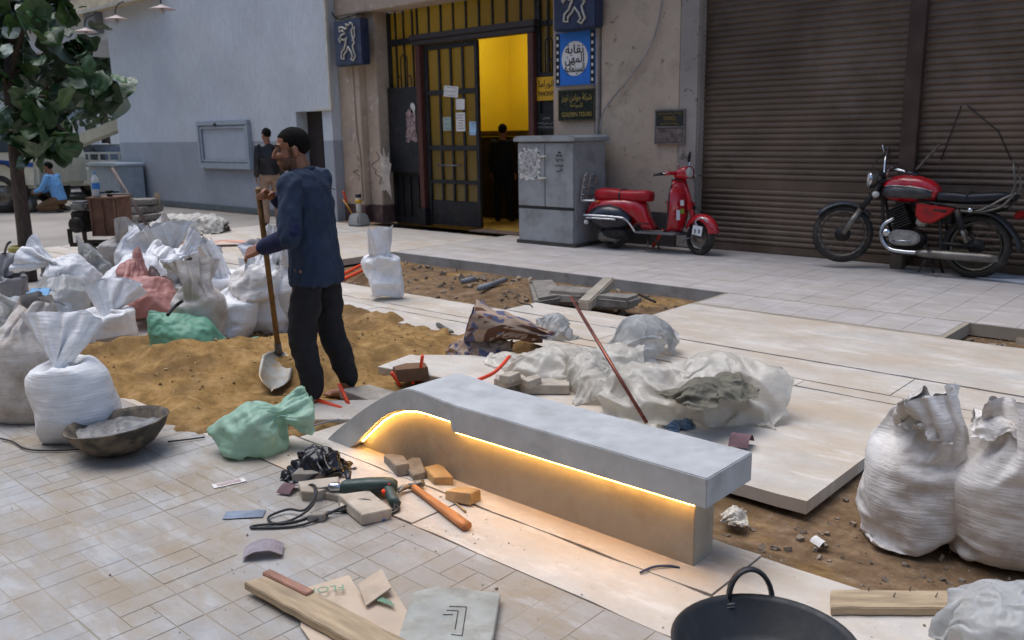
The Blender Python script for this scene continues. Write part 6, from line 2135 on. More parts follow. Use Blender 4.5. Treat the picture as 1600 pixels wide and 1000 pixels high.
for j in range(14):
    t_ = j / 13
    rr = []
    for k_ in range(30):
        a_ = 2 * PI * k_ / 30
        q = Vector((math.cos(a_), math.sin(a_), 0))
        crk = noise.noise(Vector((q.x * 2, q.y * 2, t_ * 3))) * .05 + .025 * noise.noise(Vector((q.x * 5, q.y * 5, t_ * 7)))
        x = .46 - .58 * t_ + .05 * q.y
        rr.append(Vector((x, (.04 + .12 * t_ + crk) * q.x * 1.2 + .10, .10 + .02 + (.02 + .11 * t_ + crk * .8) * q.y + .13 * t_ + (.03 if j == 13 else 0) * noise.noise(q * 3))))
    rows.append(rr)
ot = MB().loft(rows, caps=False)
o = ot.build('bag_tube', KRAFT_M, CBG)
inn = [[p * .985 + Vector((.003, 0, .002)) for p in r] for r in rows]
MB().loft(inn, caps=False).build('bag_inside', BRIN_M, CBG)

# copper pipe across the pile
COP_M = mat('copper_pipe', srgb(132, 78, 66), .35, metal=.7, var=.2, vs=8)
pa, pb = g(1010, 660, .05), w(892, 464, 1)  # lower end on the ground
d_ = ray(892, 464).normalized()
pb = CAM + d_ * 5.55
tag(MB().tube([pa, pb], .0105, 12).build('copper_pipe', COP_M), 'reddish copper pipe leaning over the plastic sheeting', 'pipe')
sheet('drape', 1062, 668, 20, .17, m_sack('blue_rag', srgb(96, 122, 150), srgb(140, 140, 140), .4, .8), 'blue grey rag at the foot of the plastic bundle', name='rag', cat='rag', sz=1.2)
print('sacks', round(time.time() - T0, 1))

# ------------------------------------------------------------------ tools and debris
def rough_block(name, lab, cat, loc, size, rz, m, seed, tilt=(0, 0), bev=.003, wob=.010, group=None, sub_=True):
    b = MB(); r_ = random.Random(seed)
    # irregular polygon slab
    n = r_.choice((4, 4, 5, 6))
    o = []
    for i in range(n):
        a_ = 2 * PI * (i + r_.uniform(-.2, .2)) / n
        o.append((max(-1, min(1, 1.6 * math.cos(a_ + .6))) * size[0] * .62 * r_.uniform(.8, 1), max(-1, min(1, 1.6 * math.sin(a_ + .6))) * size[1] * .62 * r_.uniform(.8, 1)))
    b.prism(o, size[2], Matrix.Rotation(-PI / 2, 4, 'X') @ Matrix.Translation((0, 0, 0)))
    ob = b.build(name, m, None, bev=bev, wob=wob, seed=seed, loc=(loc[0], loc[1], loc[2] + size[2] / 2), rot=(R(tilt[0]), R(tilt[1]), rz))
    return tag(ob, lab, cat, group)
FRAG_M = mat('broken_tile_stone', srgb(176, 166, 152), .85, var=.15, vs=9, bump=.3, bs=50, dirt=srgb(140, 122, 100), da=.3, ds=8)
FRAGD_M = mat('grey_mortar_lump', srgb(132, 126, 118), .95, var=.2, vs=12, bump=.6, bs=40)
GF = 'broken pieces beside the drill'
for i, (px, py, sz, rz, lab, m) in enumerate((
        (486, 748, (.13, .10, .045), .3, 'grey broken stone against the black bag', FRAGD_M),
        (500, 774, (.15, .11, .055), .7, 'pale broken block left of the drill chuck', FRAG_M),
        (540, 780, (.16, .10, .035), .2, 'flat pale fragment under the drill cable', FRAG_M),
        (572, 800, (.22, .13, .05), -.5, 'largest broken slab in front of the drill', FRAG_M),
        (598, 768, (.12, .07, .05), .9, 'small pale fragment behind the drill handle', FRAG_M),
        (548, 792, (.12, .10, .03), 1.4, 'thin fragment between the cable loops', FRAG_M),
        (498, 812, (.07, .05, .03), .4, 'small dark crumb at the front of the cable', FRAGD_M),
        (622, 733, (.20, .07, .05), -.72, 'rough mortar edge piece by the bench foot', FRAGD_M),
        (650, 741, (.14, .08, .045), -.70, 'mortar piece in the middle of the row along the bench', FRAGD_M),
        (686, 752, (.15, .08, .05), -.68, 'sandy brick piece leaning at the bench base', mat('sandy_brick', srgb(176, 146, 104), .9, var=.2, vs=9, bump=.4, bs=40)),
        (722, 782, (.12, .09, .05), -.3, 'lone sandy block right of the hammer', mat('sandy_brick', srgb(176, 146, 104), .9)))):
    rough_block('broken_stone', lab, 'stone piece', g(px, py), sz, rz + .3, m, 40 + i, (RND.uniform(-6, 6), RND.uniform(-6, 6)), group=GF)
# stacked offcuts and slabs behind the bench
GB2 = 'offcuts behind the bench'
for i, (px, py, z, sz, rz, lab) in enumerate((
        (805, 603, 0, (.24, .18, .05), .2, 'lowest slab of the small stack behind the bench'),
        (796, 600, .05, (.18, .12, .04), .6, 'middle slab of the small stack behind the bench'),
        (797, 596, .09, (.10, .08, .05), 1.1, 'topmost lump of the small stack behind the bench'),
        (848, 610, 0, (.30, .16, .06), .1, 'long offcut right of the small stack'),
        (832, 602, .05, (.12, .08, .05), .8, 'white lump between stack and long offcut'),
        (642, 592, 0, (.20, .13, .09), .4, 'brown block beside the upright red conduit'))):
    rough_block('stone_offcut', lab, 'offcut', g(px, py, z), sz, rz + .6, FRAG_M if i != 5 else mat('brown_block', srgb(110, 84, 62), .9, var=.2), 70 + i, group=GB2)
rough_block('broken_slab', 'tilted pale slab piece between worker and bench', 'slab', g(545, 652, -.02), (.55, .26, .05), R(30), SLAB_M, 90, (4, -5))
rough_block('broken_slab', 'grey slab piece by the worker\'s foot', 'slab', g(590, 628, -.02), (.40, .22, .05), R(10), FRAG_M, 91, (-3, 4))
rough_block('broken_slab', 'flat pale slab behind the bench slope', 'slab', g(705, 585, -.03), (.8, .5, .06), R(20), SLAB_M, 92, (1, 1))
rough_block('concrete_lump', 'grey mortar lump at the trench edge', 'lump', g(905, 474, -.03), (.5, .28, .14), R(0), FRAGD_M, 93, bev=.03, wob=.05)
rough_block('concrete_lump', 'mortar lump under the concrete post', 'lump', g(968, 482, -.03), (.42, .25, .14), R(30), FRAGD_M, 94, bev=.03, wob=.05)
rough_block('concrete_lump', 'low slab of old mortar in the trench', 'lump', g(850, 470, -.08), (.9, .3, .13), R(-42), FRAGD_M, 95, bev=.03, wob=.05)
p0, p1 = g(912, 478, .04), g(952, 440, .16)
tag(MB().bar(p0, p1, .12, .10).build('concrete_post', mat('post_concrete', srgb(162, 152, 138), .9, var=.15, vs=6, bump=.4, bs=30, geo=True), None, bev=.012, wob=.01), 'short concrete post leaning out of the trench', 'post')
tag(MB().tube([g(748, 451, -.02), g(790, 437, -.02)], .03, 10).build('grey_pipe', mat('grey_pvc', srgb(128, 132, 138), .45)), 'grey plastic pipe stub in the trench', 'pipe')
tag(MB().tube([g(722, 440, .0), g(742, 436, .0)], .03, 10).build('grey_pipe', mat('grey_pvc', srgb(128, 132, 138), .45)), 'short grey pipe end half buried in the trench rubble', 'pipe')
tag(MB().tube([g(998, 460, .03), g(1024, 472, .02)], .012, 8).build('dark_rod', ENG_M), 'dark rod lying at the right end of the trench', 'rod')
tag(MB().tube(smoothpts([g(808, 470, .004), g(815, 474, .01), g(828, 476, .004), g(832, 480, .004)], 4), .006, 6).build('bent_wire', ENG_M), 'bent black wire on the slab behind the cement bag', 'wire')
tag(MB().tube([g(684, 507, .02), g(706, 520, .0)], .02, 8).build('steel_tube', STEEL_M), 'bright steel tube end left of the cement bag', 'tube')
# red conduits
GC = 'red conduits'
for pts, lab in ((((487, 622, .03), (534, 638, .02)), 'red conduit lying across the worker\'s left foot'),
                 (((530, 601, .10), (546, 634, .02)), 'red conduit leaning at the worker\'s right heel'),
                 (((612, 582, .08), (625, 602, -.02)), 'short red conduit stub left of the brown block'),
                 (((644, 581, .06), (645, 600, -.02)), 'thin red stub in front of the brown block'),
                 (((660, 556, .18), (655, 596, -.03)), 'upright red conduit behind the bench bend'),
                 (((796, 557, .16), (772, 582, .10), (738, 597, .02)), 'bent red conduit rising behind the bench'),
                 (((500, 450, -.02), (545, 424, .03), (582, 406, .0)), 'long red conduit in the trench behind the worker'),
                 (((500, 452, -.02), (546, 432, .03), (580, 416, .0)), 'second red conduit lower in the trench behind the worker')):
    tag(MB().tube(smoothpts([g(*p) for p in pts], 5) if len(pts) > 2 else [g(*p) for p in pts], .012 if pts[0][1] > 500 else .02, 10).build('conduit', OR_M), lab, 'conduit', GC)

# mortar bowl
bp_ = g(192, 706)
BWL = empty('mortar_bowl', (bp_.x, bp_.y, 0), 0, 'round black rubber bowl full of wet grey mortar', 'bowl')
RUBB_M = mat('mortar_caked_rubber', srgb(70, 66, 60), .85, var=.3, vs=6, dirt=srgb(140, 124, 104), da=.5, ds=7, bump=.4, bs=30)
prof = [(.0, .0), (.09, .004), (.17, .045), (.225, .105), (.25, .155), (.258, .165), (.252, .17), (.236, .155), (.20, .10)]
b = MB().lathe(prof, (0, 0, 0), 'z', 48, cap=False)
b.v = [tuple(Vector(p) * (1 + .02 * noise.noise(Vector(p) * 5)) ) for p in b.v]
o = b.build('bowl_shell', RUBB_M, BWL); o.rotation_euler = (R(3), R(-4), 0)
vs_, fs_ = [(0, 0, .125)], []
for i in range(1, 22):
    for k_ in range(48):
        a_ = 2 * PI * k_ / 48; rr = .205 * i / 21
        x, y = rr * math.cos(a_), rr * math.sin(a_)
        q = Vector((x, y, 3))
        z = .135 + .022 * noise.noise(q * 9) + .010 * noise.noise(q * 26) + .006 * (1 - abs(noise.noise(q * 40))) - .012 * (i / 21)
        vs_.append((x, y, z))
for k_ in range(48):
    fs_.append((0, 1 + k_, 1 + (k_ + 1) % 48))
for i in range(20):
    for k_ in range(48):
        a_ = 1 + i * 48 + k_; b_ = 1 + i * 48 + (k_ + 1) % 48
        fs_.append((a_, a_ + 48, b_ + 48, b_))
MB().add(vs_, fs_, True).build('mortar', mat('wet_mortar', srgb(118, 116, 114), .32, var=.25, vs=14, bump=.7, bs=60, bd=.006), BWL)
# rubber bucket at the bottom edge
kp_ = g(1192, 1062, .0)
BKT = empty('rubber_bucket', (kp_.x, kp_.y, 0), BASE_R, 'black rubber bucket with loop handle cut by the bottom edge', 'bucket')
RUB3_M = mat('black_rubber', srgb(34, 36, 40), .55, var=.2, vs=5, bump=.15, bs=60, dirt=srgb(70, 66, 62), da=.25, ds=5)
b = MB().lathe([(0, .0), (.17, .0), (.20, .03), (.262, .115), (.272, .125), (.264, .13), (.25, .115), (.19, .035), (.16, .014), (0, .012)], (0, 0, 0), 'z', 48)
b.build('shell', RUB3_M, BKT)
hp = []
for i in range(15):
    a_ = PI * i / 14
    hp.append(Vector((.07 * math.cos(a_) + .03, .262 + .02 * math.sin(a_), .11 + .095 * math.sin(a_))))
MB().tube(hp, .019, 8, flat=.45).build('handle', RUB3_M, BKT)
for sx_ in (-.04, .10):
    for dz in (0, .012, .024):
        MB().tube([(sx_ - .012, .232, .085 + dz), (sx_ + .012, .232, .089 + dz)], .0025, 4).build('stitch', mat('wire_stitch', srgb(110, 110, 110), .5), BKT)
# boards and card at the bottom edge
WOOD_M = mat('weathered_board', srgb(172, 152, 124), .85, var=.2, vs=4, bump=.3, bs=20, stretch=(1.2, 9, 9), dirt=srgb(128, 110, 88), da=.3, ds=3)
def plank(p0, p1, wd, th, m, lab, name='plank', cat='plank', ends=True, z=.0):
    p0, p1 = Vector(p0), Vector(p1)
    c = (p0 + p1) / 2; d = p1 - p0; ln = d.length
    o = empty(name, (c.x, c.y, z), math.atan2(d.y, d.x), lab, cat)
    r_ = random.Random(int(ln * 1000))
    n = 14
    top_ = [(-ln / 2 + ln * i / n, wd / 2 + r_.uniform(-.003, .003)) for i in range(n + 1)] + [(ln / 2 - ln * i / n, -wd / 2 + r_.uniform(-.003, .003)) for i in range(n + 1)]
    if ends:
        top_[0] = (top_[0][0] + .02, top_[0][1]); top_[-1] = (top_[-1][0] - .015, top_[-1][1])
    b = MB().prism(top_, th, Matrix.Rotation(-PI / 2, 4, 'X'))
    k_ = b.build('board', m, o, bev=.003)
    k_.location.z = th / 2 + .002
    return o
a_, c_ = g(408, 922, .0), g(640, 1050, .0)
PK = plank(a_, c_, .115, .03, WOOD_M, 'rough wooden plank at the bottom edge lying over the cardboard', z=.02)
MB().box((-.27, .035, .034), (.25, .035, .016), (0, 0, .03)).build('split_lath', mat('reddish_lath', srgb(150, 112, 96), .85, var=.25, vs=9, stretch=(1, 8, 8)), PK, bev=.003)
CARD_M = mat('pale_cardboard', srgb(190, 172, 152), .85, var=.08, vs=5, dirt=srgb(150, 132, 110), da=.3, ds=4)
cq = g(565, 965)
CD = empty('cardboard', (cq.x, cq.y, .004), BASE_R, 'flattened pale cardboard box with green print under the plank', 'cardboard')
def poly_px(pts, z, c):
    return [Matrix.Rotation(-BASE_R, 3, 'Z') @ (g(x, y, z) - Vector((c.x, c.y, 0))) for x, y in pts]
o1 = poly_px([(478, 925), (546, 907), (562, 932), (600, 905), (655, 988), (560, 1075), (500, 1030), (470, 985)], 0, cq)
b = MB(); b.prism([(p.x, -p.y) for p in o1], .006, Matrix.Rotation(PI / 2, 4, 'X'))
b.v = [(x, y, z + .012 * noise.noise(Vector((x * 6, y * 6, 2))) + .01) for x, y, z in b.v]
b.build('sheet', CARD_M, CD)
o2 = poly_px([(560, 925), (597, 900), (612, 930), (572, 950)], .02, cq)
b = MB(); b.prism([(p.x, -p.y) for p in o2], .005, Matrix.Rotation(PI / 2, 4, 'X')); b.v = [(x, y, z + .024 + (.02 if y > .05 else 0)) for x, y, z in b.v]
b.build('flap', CARD_M, CD)
GPR_M = mat('green_print', srgb(110, 140, 116), .8)
t = text('FLOR', .055, GPR_M, CD, (0, 0, 0), 'lettering', depth=.0005)
lp = poly_px([(510, 933)], 0, cq)[0]
t.location = (lp.x, lp.y, .028); t.rotation_euler = (R(-90), 0, R(192))
for i in range(6):
    q = poly_px([(585 + i * 5, 938 + i * 2)], 0, cq)[0]
    MB().box((q.x + .01, q.y - .03, .027), (.006, .07 - .006 * i, .001), (0, 0, .5)).build('print_bar', GPR_M, CD)
# decorative stone tile
tq = g(715, 985)
TS = empty('loose_tile', (tq.x, tq.y, .002), 0, 'grey stone tile with stepped line pattern at the bottom edge', 'tile')
o3 = [g(x, y) - Vector((tq.x, tq.y, 0)) for x, y in [(645, 938), (684, 928), (782, 940), (772, 1005), (750, 1080), (610, 1050)]]
b = MB(); b.prism([(p.x, -p.y) for p in o3], .028, Matrix.Rotation(PI / 2, 4, 'X')); b.v = [(x, y, z + .016) for x, y, z in b.v]
b.build('slab_piece', mat('grey_green_stone', srgb(158, 160, 154), .7, var=.12, vs=8, dirt=srgb(120, 112, 96), da=.45, ds=5, bump=.2, bs=60), TS, wob=.003, bev=.003)
for seq in ([(702, 949), (729, 950), (722, 995), (705, 993)], [(698, 955), (716, 956), (711, 985)], [(692, 962), (708, 962)]):
    pp = [g(x, y, .03) - Vector((tq.x, tq.y, .002)) + Vector((0, 0, .004)) for x, y in seq]
    MB().tube(pp, .0016, 4).build('pattern_line', INK_M, TS)
PKR = plank(g(1296, 948), g(1640, 950), .115, .03, WOOD_M, 'short wooden plank with nails between bucket and pit', z=.0)
for i in range(7):
    MB().tube([(-.22 + i * .07, .02 * (-1) ** i + .03, .032), (-.215 + i * .07, .022 * (-1) ** i + .03, .05)], .002, 5).build('nail', STEEL_M, PKR)

# drill
dq = g(578, 778)
DR = empty('power_drill', (dq.x, dq.y, 0), BASE_R, 'dark green power drill with silver chuck lying on its side', 'drill')
DG_M = mat('dark_green_plastic', srgb(54, 70, 66), .45, var=.12, vs=12, dirt=srgb(110, 106, 96), da=.25, ds=14)
rings = []
for x, yc, zc, r1, r2 in ((-.125, 0, .055, .022, .022), (-.11, 0, .055, .03, .03), (-.06, 0, .056, .034, .034), (.0, .002, .058, .036, .036), (.06, .003, .058, .037, .036), (.10, .0, .057, .034, .034), (.125, -.006, .055, .022, .026)):
    rings.append(ring_yz(x, yc, zc, r1, r2, 18, 2.8))
MB().loft(rings).build('housing', DG_M, DR)
rings = []
for t_ in np.linspace(0, 1, 7):
    c0_ = Vector((.085 + .045 * t_, -.02 - .105 * t_, .055 - .028 * t_))
    rings.append([c0_ + Vector((.026 * math.cos(a_), .0, .021 * math.sin(a_))) for a_ in [2 * PI * i / 16 for i in range(16)]])
MB().loft(rings).build('grip', DG_M, DR)
MB().lathe([(.0, 0), (.016, 0), (.021, -.006), (.022, -.045), (.016, -.055), (.012, -.06), (0, -.062)], (-.125, 0, .055), 'x', 20).build('chuck', CHR_M, DR)
MB().tube([(-.185, 0, .055), (-.25, 0, .05)], .004, 8).build('drill_bit', STEEL_M, DR)
MB().box((.072, -.052, .050), (.018, .03, .02), (0, 0, .3)).build('trigger', OR_M, DR, bev=.004)
MB().box((.095, -.026, .078), (.012, .012, .006)).build('button', OR_M, DR)
MB().tube([(-.10, .035, .06), (-.105, .07, .075), (-.11, .10, .085)], [.012, .012, .016], 10).build('side_handle', BPL_M, DR)
cab = [(.13, -.125, .027), (.15, -.16, .012), (.08, -.20, .008), (-.06, -.16, .012), (-.18, -.17, .008), (-.27, -.24, .007), (-.36, -.26, .008), (-.40, -.20, .01), (-.33, -.15, .02), (-.25, -.18, .03), (-.22, -.08, .06), (-.26, .02, .06), (-.33, .05, .02)]
MB().tube(smoothpts(cab, 6), .0055, 8).build('cable', RUB3_M, DR)
cab2 = [(.13, -.125, .030), (.12, -.18, .02), (.0, -.13, .05), (-.1, -.17, .03), (-.24, -.28, .008), (-.42, -.30, .007), (-.44, -.28, .008), (-.3, -.24, .01), (-.22, -.15, .04), (-.24, -.02, .07)]
MB().tube(smoothpts(cab2, 6), .0055, 8).build('cable', RUB3_M, DR)
# hammer
ha, hb_ = g(645, 767), g(730, 830)
HM = empty('hammer', (ha.x, ha.y, 0), math.atan2(hb_.y - ha.y, hb_.x - ha.x), 'claw hammer with orange brown wooden handle on the paving', 'hammer')
hl = (hb_ - ha).length
rings = []
for t_ in np.linspace(0, 1, 12):
    k_ = .013 + .005 * sstep(.2, .9, t_)
    rings.append(ring_yz(hl * t_, 0, .022, k_ * 1.25, k_ * .9, 14, 3.2))
MB().loft(rings).build('handle', mat('varnished_wood', srgb(190, 122, 70), .5, var=.2, vs=5, stretch=(1, 9, 9)), HM)
MB().tube([(.0, .055, .026), (.0, .035, .026), (.0, .03, .026), (.0, -.02, .026)], [.017, .017, .012, .014], 12).build('head', STEEL_M, HM)
for s in (-1, 1):
    MB().tube(smoothpts([(.0, -.015, .026), (.0 + s * .008, -.05, .028), (.012 + s * .014, -.085, .022)], 4), [.011] * 5 + [.009, .008, .006, .004], 8).build('claw', STEEL_M, HM)
# flat litter
def litter(px, py, sx_, sy_, rz, m, lab, cat, name, curl=0., z=.004):
    p = g(px, py)
    b = MB(); n = 10
    rows = []
    for i in range(n + 1):
        u = i / n - .5
        zz = z + curl * (1 - (2 * u) ** 2) + abs(curl) * .3
        rows.append([Vector((u * sx_, v * sy_, zz + .004 * noise.noise(Vector((u * 5, v * 5, px))) * (1 if curl else .3))) for v in (-.5, -.2, .2, .5)])
    inn = [[q + Vector((0, 0, .0012)) for q in r] for r in rows]
    b.loft([f + k[::-1] for f, k in zip(rows, inn)], smooth=False)
    o = b.build(name, m, None, loc=(p.x, p.y, 0), rot=(0, 0, BASE_R + R(rz)))
    return tag(o, lab, cat)
o = litter(358, 756, .15, .05, 32, PAPER_M, 'white printed paper strip on the near paving', 'paper', 'paper_strip')
for i in range(3):
    MB().box((0, -.012 + .012 * i, .0062), (.11, .004, .0004)).build('print_line', mat('pinkish_print', srgb(160, 120, 120), .8), o)
litter(382, 805, .17, .075, 4, mat('blue_grey_foil', srgb(120, 130, 146), .45, var=.2, vs=12), 'flat blue grey plastic pouch on the near paving', 'pouch', 'plastic_pouch')
litter(412, 866, .15, .10, 10, mat('mauve_sandpaper', srgb(140, 132, 138), .9, var=.15, vs=20), 'curled grey mauve sandpaper on the near paving', 'sandpaper', 'sandpaper', .028)
litter(452, 768, .10, .07, 70, mat('maroon_sandpaper', srgb(104, 80, 84), .9, var=.15, vs=20), 'folded maroon sandpaper scrap left of the broken stones', 'sandpaper', 'sandpaper', .02)
litter(1158, 698, .13, .10, 60, mat('plum_sandpaper', srgb(112, 86, 92), .9, var=.12, vs=20), 'plum sandpaper folded upright behind the bench end', 'sandpaper', 'sandpaper', .05)
litter(525, 745, .10, .06, 20, mat('silver_foil', srgb(170, 172, 178), .3, metal=.7, var=.3, vs=20), 'scrap of silver foil beside the black bag', 'foil', 'foil_scrap', .02)
litter(352, 384, .75, .30, 10, mat('orange_white_paper', srgb(200, 150, 130), .8, var=.4, vs=3), 'orange and white paper lying on the far paving', 'paper', 'paper_sheet', .05)
sheet('blackbag', 1147, 812, 70, .42, mat('torn_white_paper', srgb(206, 198, 184), .8, var=.15, vs=12), 'crumpled torn white paper in the pit beside the bench', z=-.05, name='paper_bundle', cat='paper', sz=1.2)
litter(1282, 823, .05, .06, 20, PAPER_M, 'small curled white shred in the right pit', 'paper', 'paper_shred', .02, -.08)
litter(375, 565, .26, .07, 20, PAPER_M, 'white torn sack strip on the sand heap', 'strip', 'sack_strip', .02, .06)
# coloured wire ends
BLW_M = mat('blue_wire', srgb(50, 80, 170), .4)
for pts, m, lab in (([(884, 638, .39), (885, 646, .388), (900, 650, .388), (915, 652, .388)], BLW_M, 'blue wire offcut on the bench seat'),
                    ([(1024, 693, .39), (1026, 698, .388)], BLW_M, 'tiny blue wire end near the bench end'),
                    ([(1000, 895, .006), (1020, 886, .014), (1045, 884, .012), (1062, 887, .006)], mat('navy_wire', srgb(56, 62, 84), .4), 'curved navy wire on the paving under the bench'),
                    ([(598, 813, .006), (606, 808, .008)], BLW_M, 'short blue wire in front of the largest broken slab'),
                    ([(0, 685, .012), (20, 690, .012), (40, 701, .012), (75, 704, .012), (125, 702, .012)], RUB3_M, 'black cable running behind the mortar bowl'),
                    ([(262, 690, .012), (290, 687, .012), (320, 683, .012)], RUB3_M, 'grey cable between bowl and green sack'),
                    ([(470, 672, .02), (500, 662, .03), (530, 655, .03)], mat('grey_pvc', srgb(128, 132, 138), .45), 'grey cable crossing the slab before the bench foot'),
                    ([(5, 428, .02), (6, 405, .35), (10, 385, .62), (16, 378, .68)], RUB3_M, 'black wire sticking up left of the tree'),
                    ([(262, 492, .5), (272, 480, .52), (285, 470, .56)], RUB3_M, 'dark bent pipe on the pinkish sack'),
                    ([(705, 780, .006), (728, 800, .006)], mat('straw_stick', srgb(150, 124, 84), .8), 'thin stick beside the lone sandy block')):
    tag(MB().tube(smoothpts([g(*p) for p in pts], 5), .0045 if pts[0][1] > 500 else .012, 6).build('wire', m), lab, 'wire')
# ------------------------------------------------------------------ machine by the sacks
RUST_M = mat('rusty_steel_box', srgb(120, 92, 80), .8, metal=.15, var=.25, vs=3, dirt=srgb(84, 56, 44), da=.5, ds=4)
mp_ = g(166, 408)
MC = empty('site_machine', (mp_.x, mp_.y, 0), BASE_R + R(-8), 'rusty engine driven site machine with steel box on small wheels', 'machine')
MC.scale = (.84, .84, .86)
MB().box((.12, .1, .68), (.44, .42, .56)).build('steel_box', RUST_M, MC, bev=.008)
for x in (-.08, .12, .32):
    MB().box((x, -.125, .68), (.02, .03, .56)).build('box_rib', RUST_M, MC)
MB().box((.12, .1, .975), (.50, .48, .03)).build('box_lid', RUST_M, MC)
MB().box((-.30, .0, .62), (.24, .3, .32)).build('engine_block', ENG_M, MC, bev=.02)
MB().box((-.30, -.02, .86), (.26, .24, .14)).build('fuel_tank', mat('dull_grey_tank', srgb(120, 122, 124), .5, var=.2), MC, bev=.04)
MB().lathe([(.0, -.03), (.12, -.03), (.12, .03), (0, .03)], (-.30, -.19, .58), 'y', 24).build('flywheel_cover', ENG_M, MC)
for y in (-.18, .18):
    MB().bar((-.45, y, .28), (.42, y, .28), .05, .06).build('frame_rail', ENG_M, MC)
MB().bar((-.44, -.18, .30), (-.44, -.18, .52), .05, .05).build('frame_post', ENG_M, MC)
MB().bar((-.44, .18, .30), (-.44, .18, .52), .05, .05).build('frame_post', ENG_M, MC)
for x in (.0, .34):
    for y in (-.26, .26):
        wheel(MC, (x - .1, y, .155), .155, .07, .08, 0, 20, 0, .03, False)
MB().tube([(.2, -.05, 1.03), (.62, -.1, 1.03)], .014, 8).build('crank_rod', STEEL_M, MC)
MB().lathe([(.03, 0), (.05, .02), (.03, .05), (.06, .07), (.06, .09), (0, .1)], (.16, .05, .99), 'z', 14).build('spindle', ENG_M, MC)
MB().bar((.0, .0, 1.05), (.32, .05, 1.06), .03, .02).build('lever', ENG_M, MC)
wb = mp_ + Matrix.Rotation(BASE_R, 3, 'Z') @ Vector((-.02, .0, 0))
BOT = empty('water_bottle', (wb.x, wb.y, .853), 0, 'clear water bottle with blue label standing on the rusty machine', 'bottle')
MB().lathe([(0, 0), (.045, 0), (.048, .02), (.046, .2), (.04, .24), (.018, .28), (.016, .30), (0, .30)], (0, 0, 0), 'z', 18).build('body', mat('clear_plastic_bottle', srgb(190, 200, 206), .15, var=.05), BOT)
MB().lathe([(.0485, .10), (.0485, .18)], (0, 0, 0), 'z', 18, cap=False).build('label', mat('blue_label', srgb(50, 120, 200), .5), BOT)
MB().lathe([(0, .32), (.019, .32), (.019, .298)], (0, 0, 0), 'z', 12).build('cap', mat('blue_cap', srgb(70, 130, 200), .5), BOT)
p0 = g(246, 378); 
p1 = CAM + ray(175, 263) * ((p0 - CAM).dot(FW) + .1)
tag(MB().tube([p0, p1], .03, 10).build('steel_pole', mat('brown_steel_pole', srgb(92, 78, 74), .6, var=.2)), 'dark steel pole leaning on the rusty machine', 'pole')
# boards and stones by the tarpaulin
GBR = 'boards beside the tarpaulin'
for i, (a_, c_, z, lab) in enumerate((((210, 372), (300, 382), 0, 'lowest board in front of the tarpaulin'), ((214, 369), (312, 376), .05, 'long board lying over the lowest one by the tarpaulin'), ((208, 352), (262, 364), .0, 'short board beside the flat stones'))):
    plank(g(*a_), g(*c_), .16, .05, WOOD_M, lab, 'board', 'board', z=z)
tag(MB().box((0, 0, .3), (.1, .04, .6)).build('board_post', WOOD_M, None, loc=g(243, 352), rot=(R(-8), R(6), BASE_R)), 'upright board at the left end of the tarpaulin', 'board')
for i, (px, py, z, lab) in enumerate(((222, 356, 0, 'lowest flat stone of the pile beside the pole'), (224, 355, .13, 'second flat stone of the pile beside the pole'), (222, 354, .26, 'third flat stone of the pile beside the pole'), (226, 353, .38, 'topmost flat stone of the pile beside the pole'))):
    rough_block('flat_stone', lab, 'stone', g(px, py) + Vector((0, 0, z)), (.72 - .06 * i, .5, .12), R(20 * i), FRAGD_M, 120 + i, bev=.02, wob=.03)
sack('slump', 240, 372, 100, .8, SK_R, 'small dusty sack lying against the tarpaulin', back=.1)

# ------------------------------------------------------------------ tree in the foreground left
tb_ = g(46, 440)
TR = empty('fig_tree', (tb_.x, tb_.y, 0), 0, 'young fig tree with big dark leathery leaves at the left edge', 'tree')
BARK_M = mat('brown_bark', srgb(74, 62, 56), .95, var=.25, vs=6, bump=.6, bs=25, stretch=(6, 6, 1))
def tpt(px, py, dd=0.):
    k_ = (tb_ - CAM).dot(FW) + dd
    return CAM + ray(px, py) * k_ - Vector((tb_.x, tb_.y, 0))
trunk = [tpt(46, 440), tpt(38, 360), tpt(28, 280), tpt(20, 200), tpt(14, 120), tpt(18, 40), tpt(24, -60)]
MB().tube(smoothpts(trunk, 5), list(np.linspace(.088, .045, 31)), 14).build('trunk', BARK_M, TR)
LEAF_M = []
for i, c in enumerate((srgb(50, 78, 44), srgb(66, 100, 50), srgb(44, 68, 42), srgb(104, 122, 112))):
    LEAF_M.append(mat('fig_leaf_%d' % i, c, .42, var=.2, vs=7, spec=.45, dirt=srgb(120, 128, 118), da=.18 if i < 3 else .5, ds=6))
leafs = []
for q in range(4):
    b = MB(); rows = []
    n = 9
    rr_ = random.Random(q)
    for i in range(n + 1):
        t_ = i / n
        hw = .150 * (math.sin(PI * t_ ** .75) ** .8) * (1 + .22 * math.sin(t_ * 9 + q)) * (.55 + .6 * t_) + .002
        droop = -.10 * t_ * t_ - .02 * q * t_
        rows.append([Vector((.34 * t_, hw * u, droop - .035 * abs(u) * (1 if abs(u) < 1 else .3) * math.sin(PI * t_) * -1 + .012 * math.sin(t_ * 14 + u * 3 + q))) for u in (-1, -.55, -.12, .12, .55, 1)])
    b.loft(rows, caps=False, closed=False)
    me = b.mesh('leaf')
    leafs.append(me)
rl = random.Random(17)
limbs = []
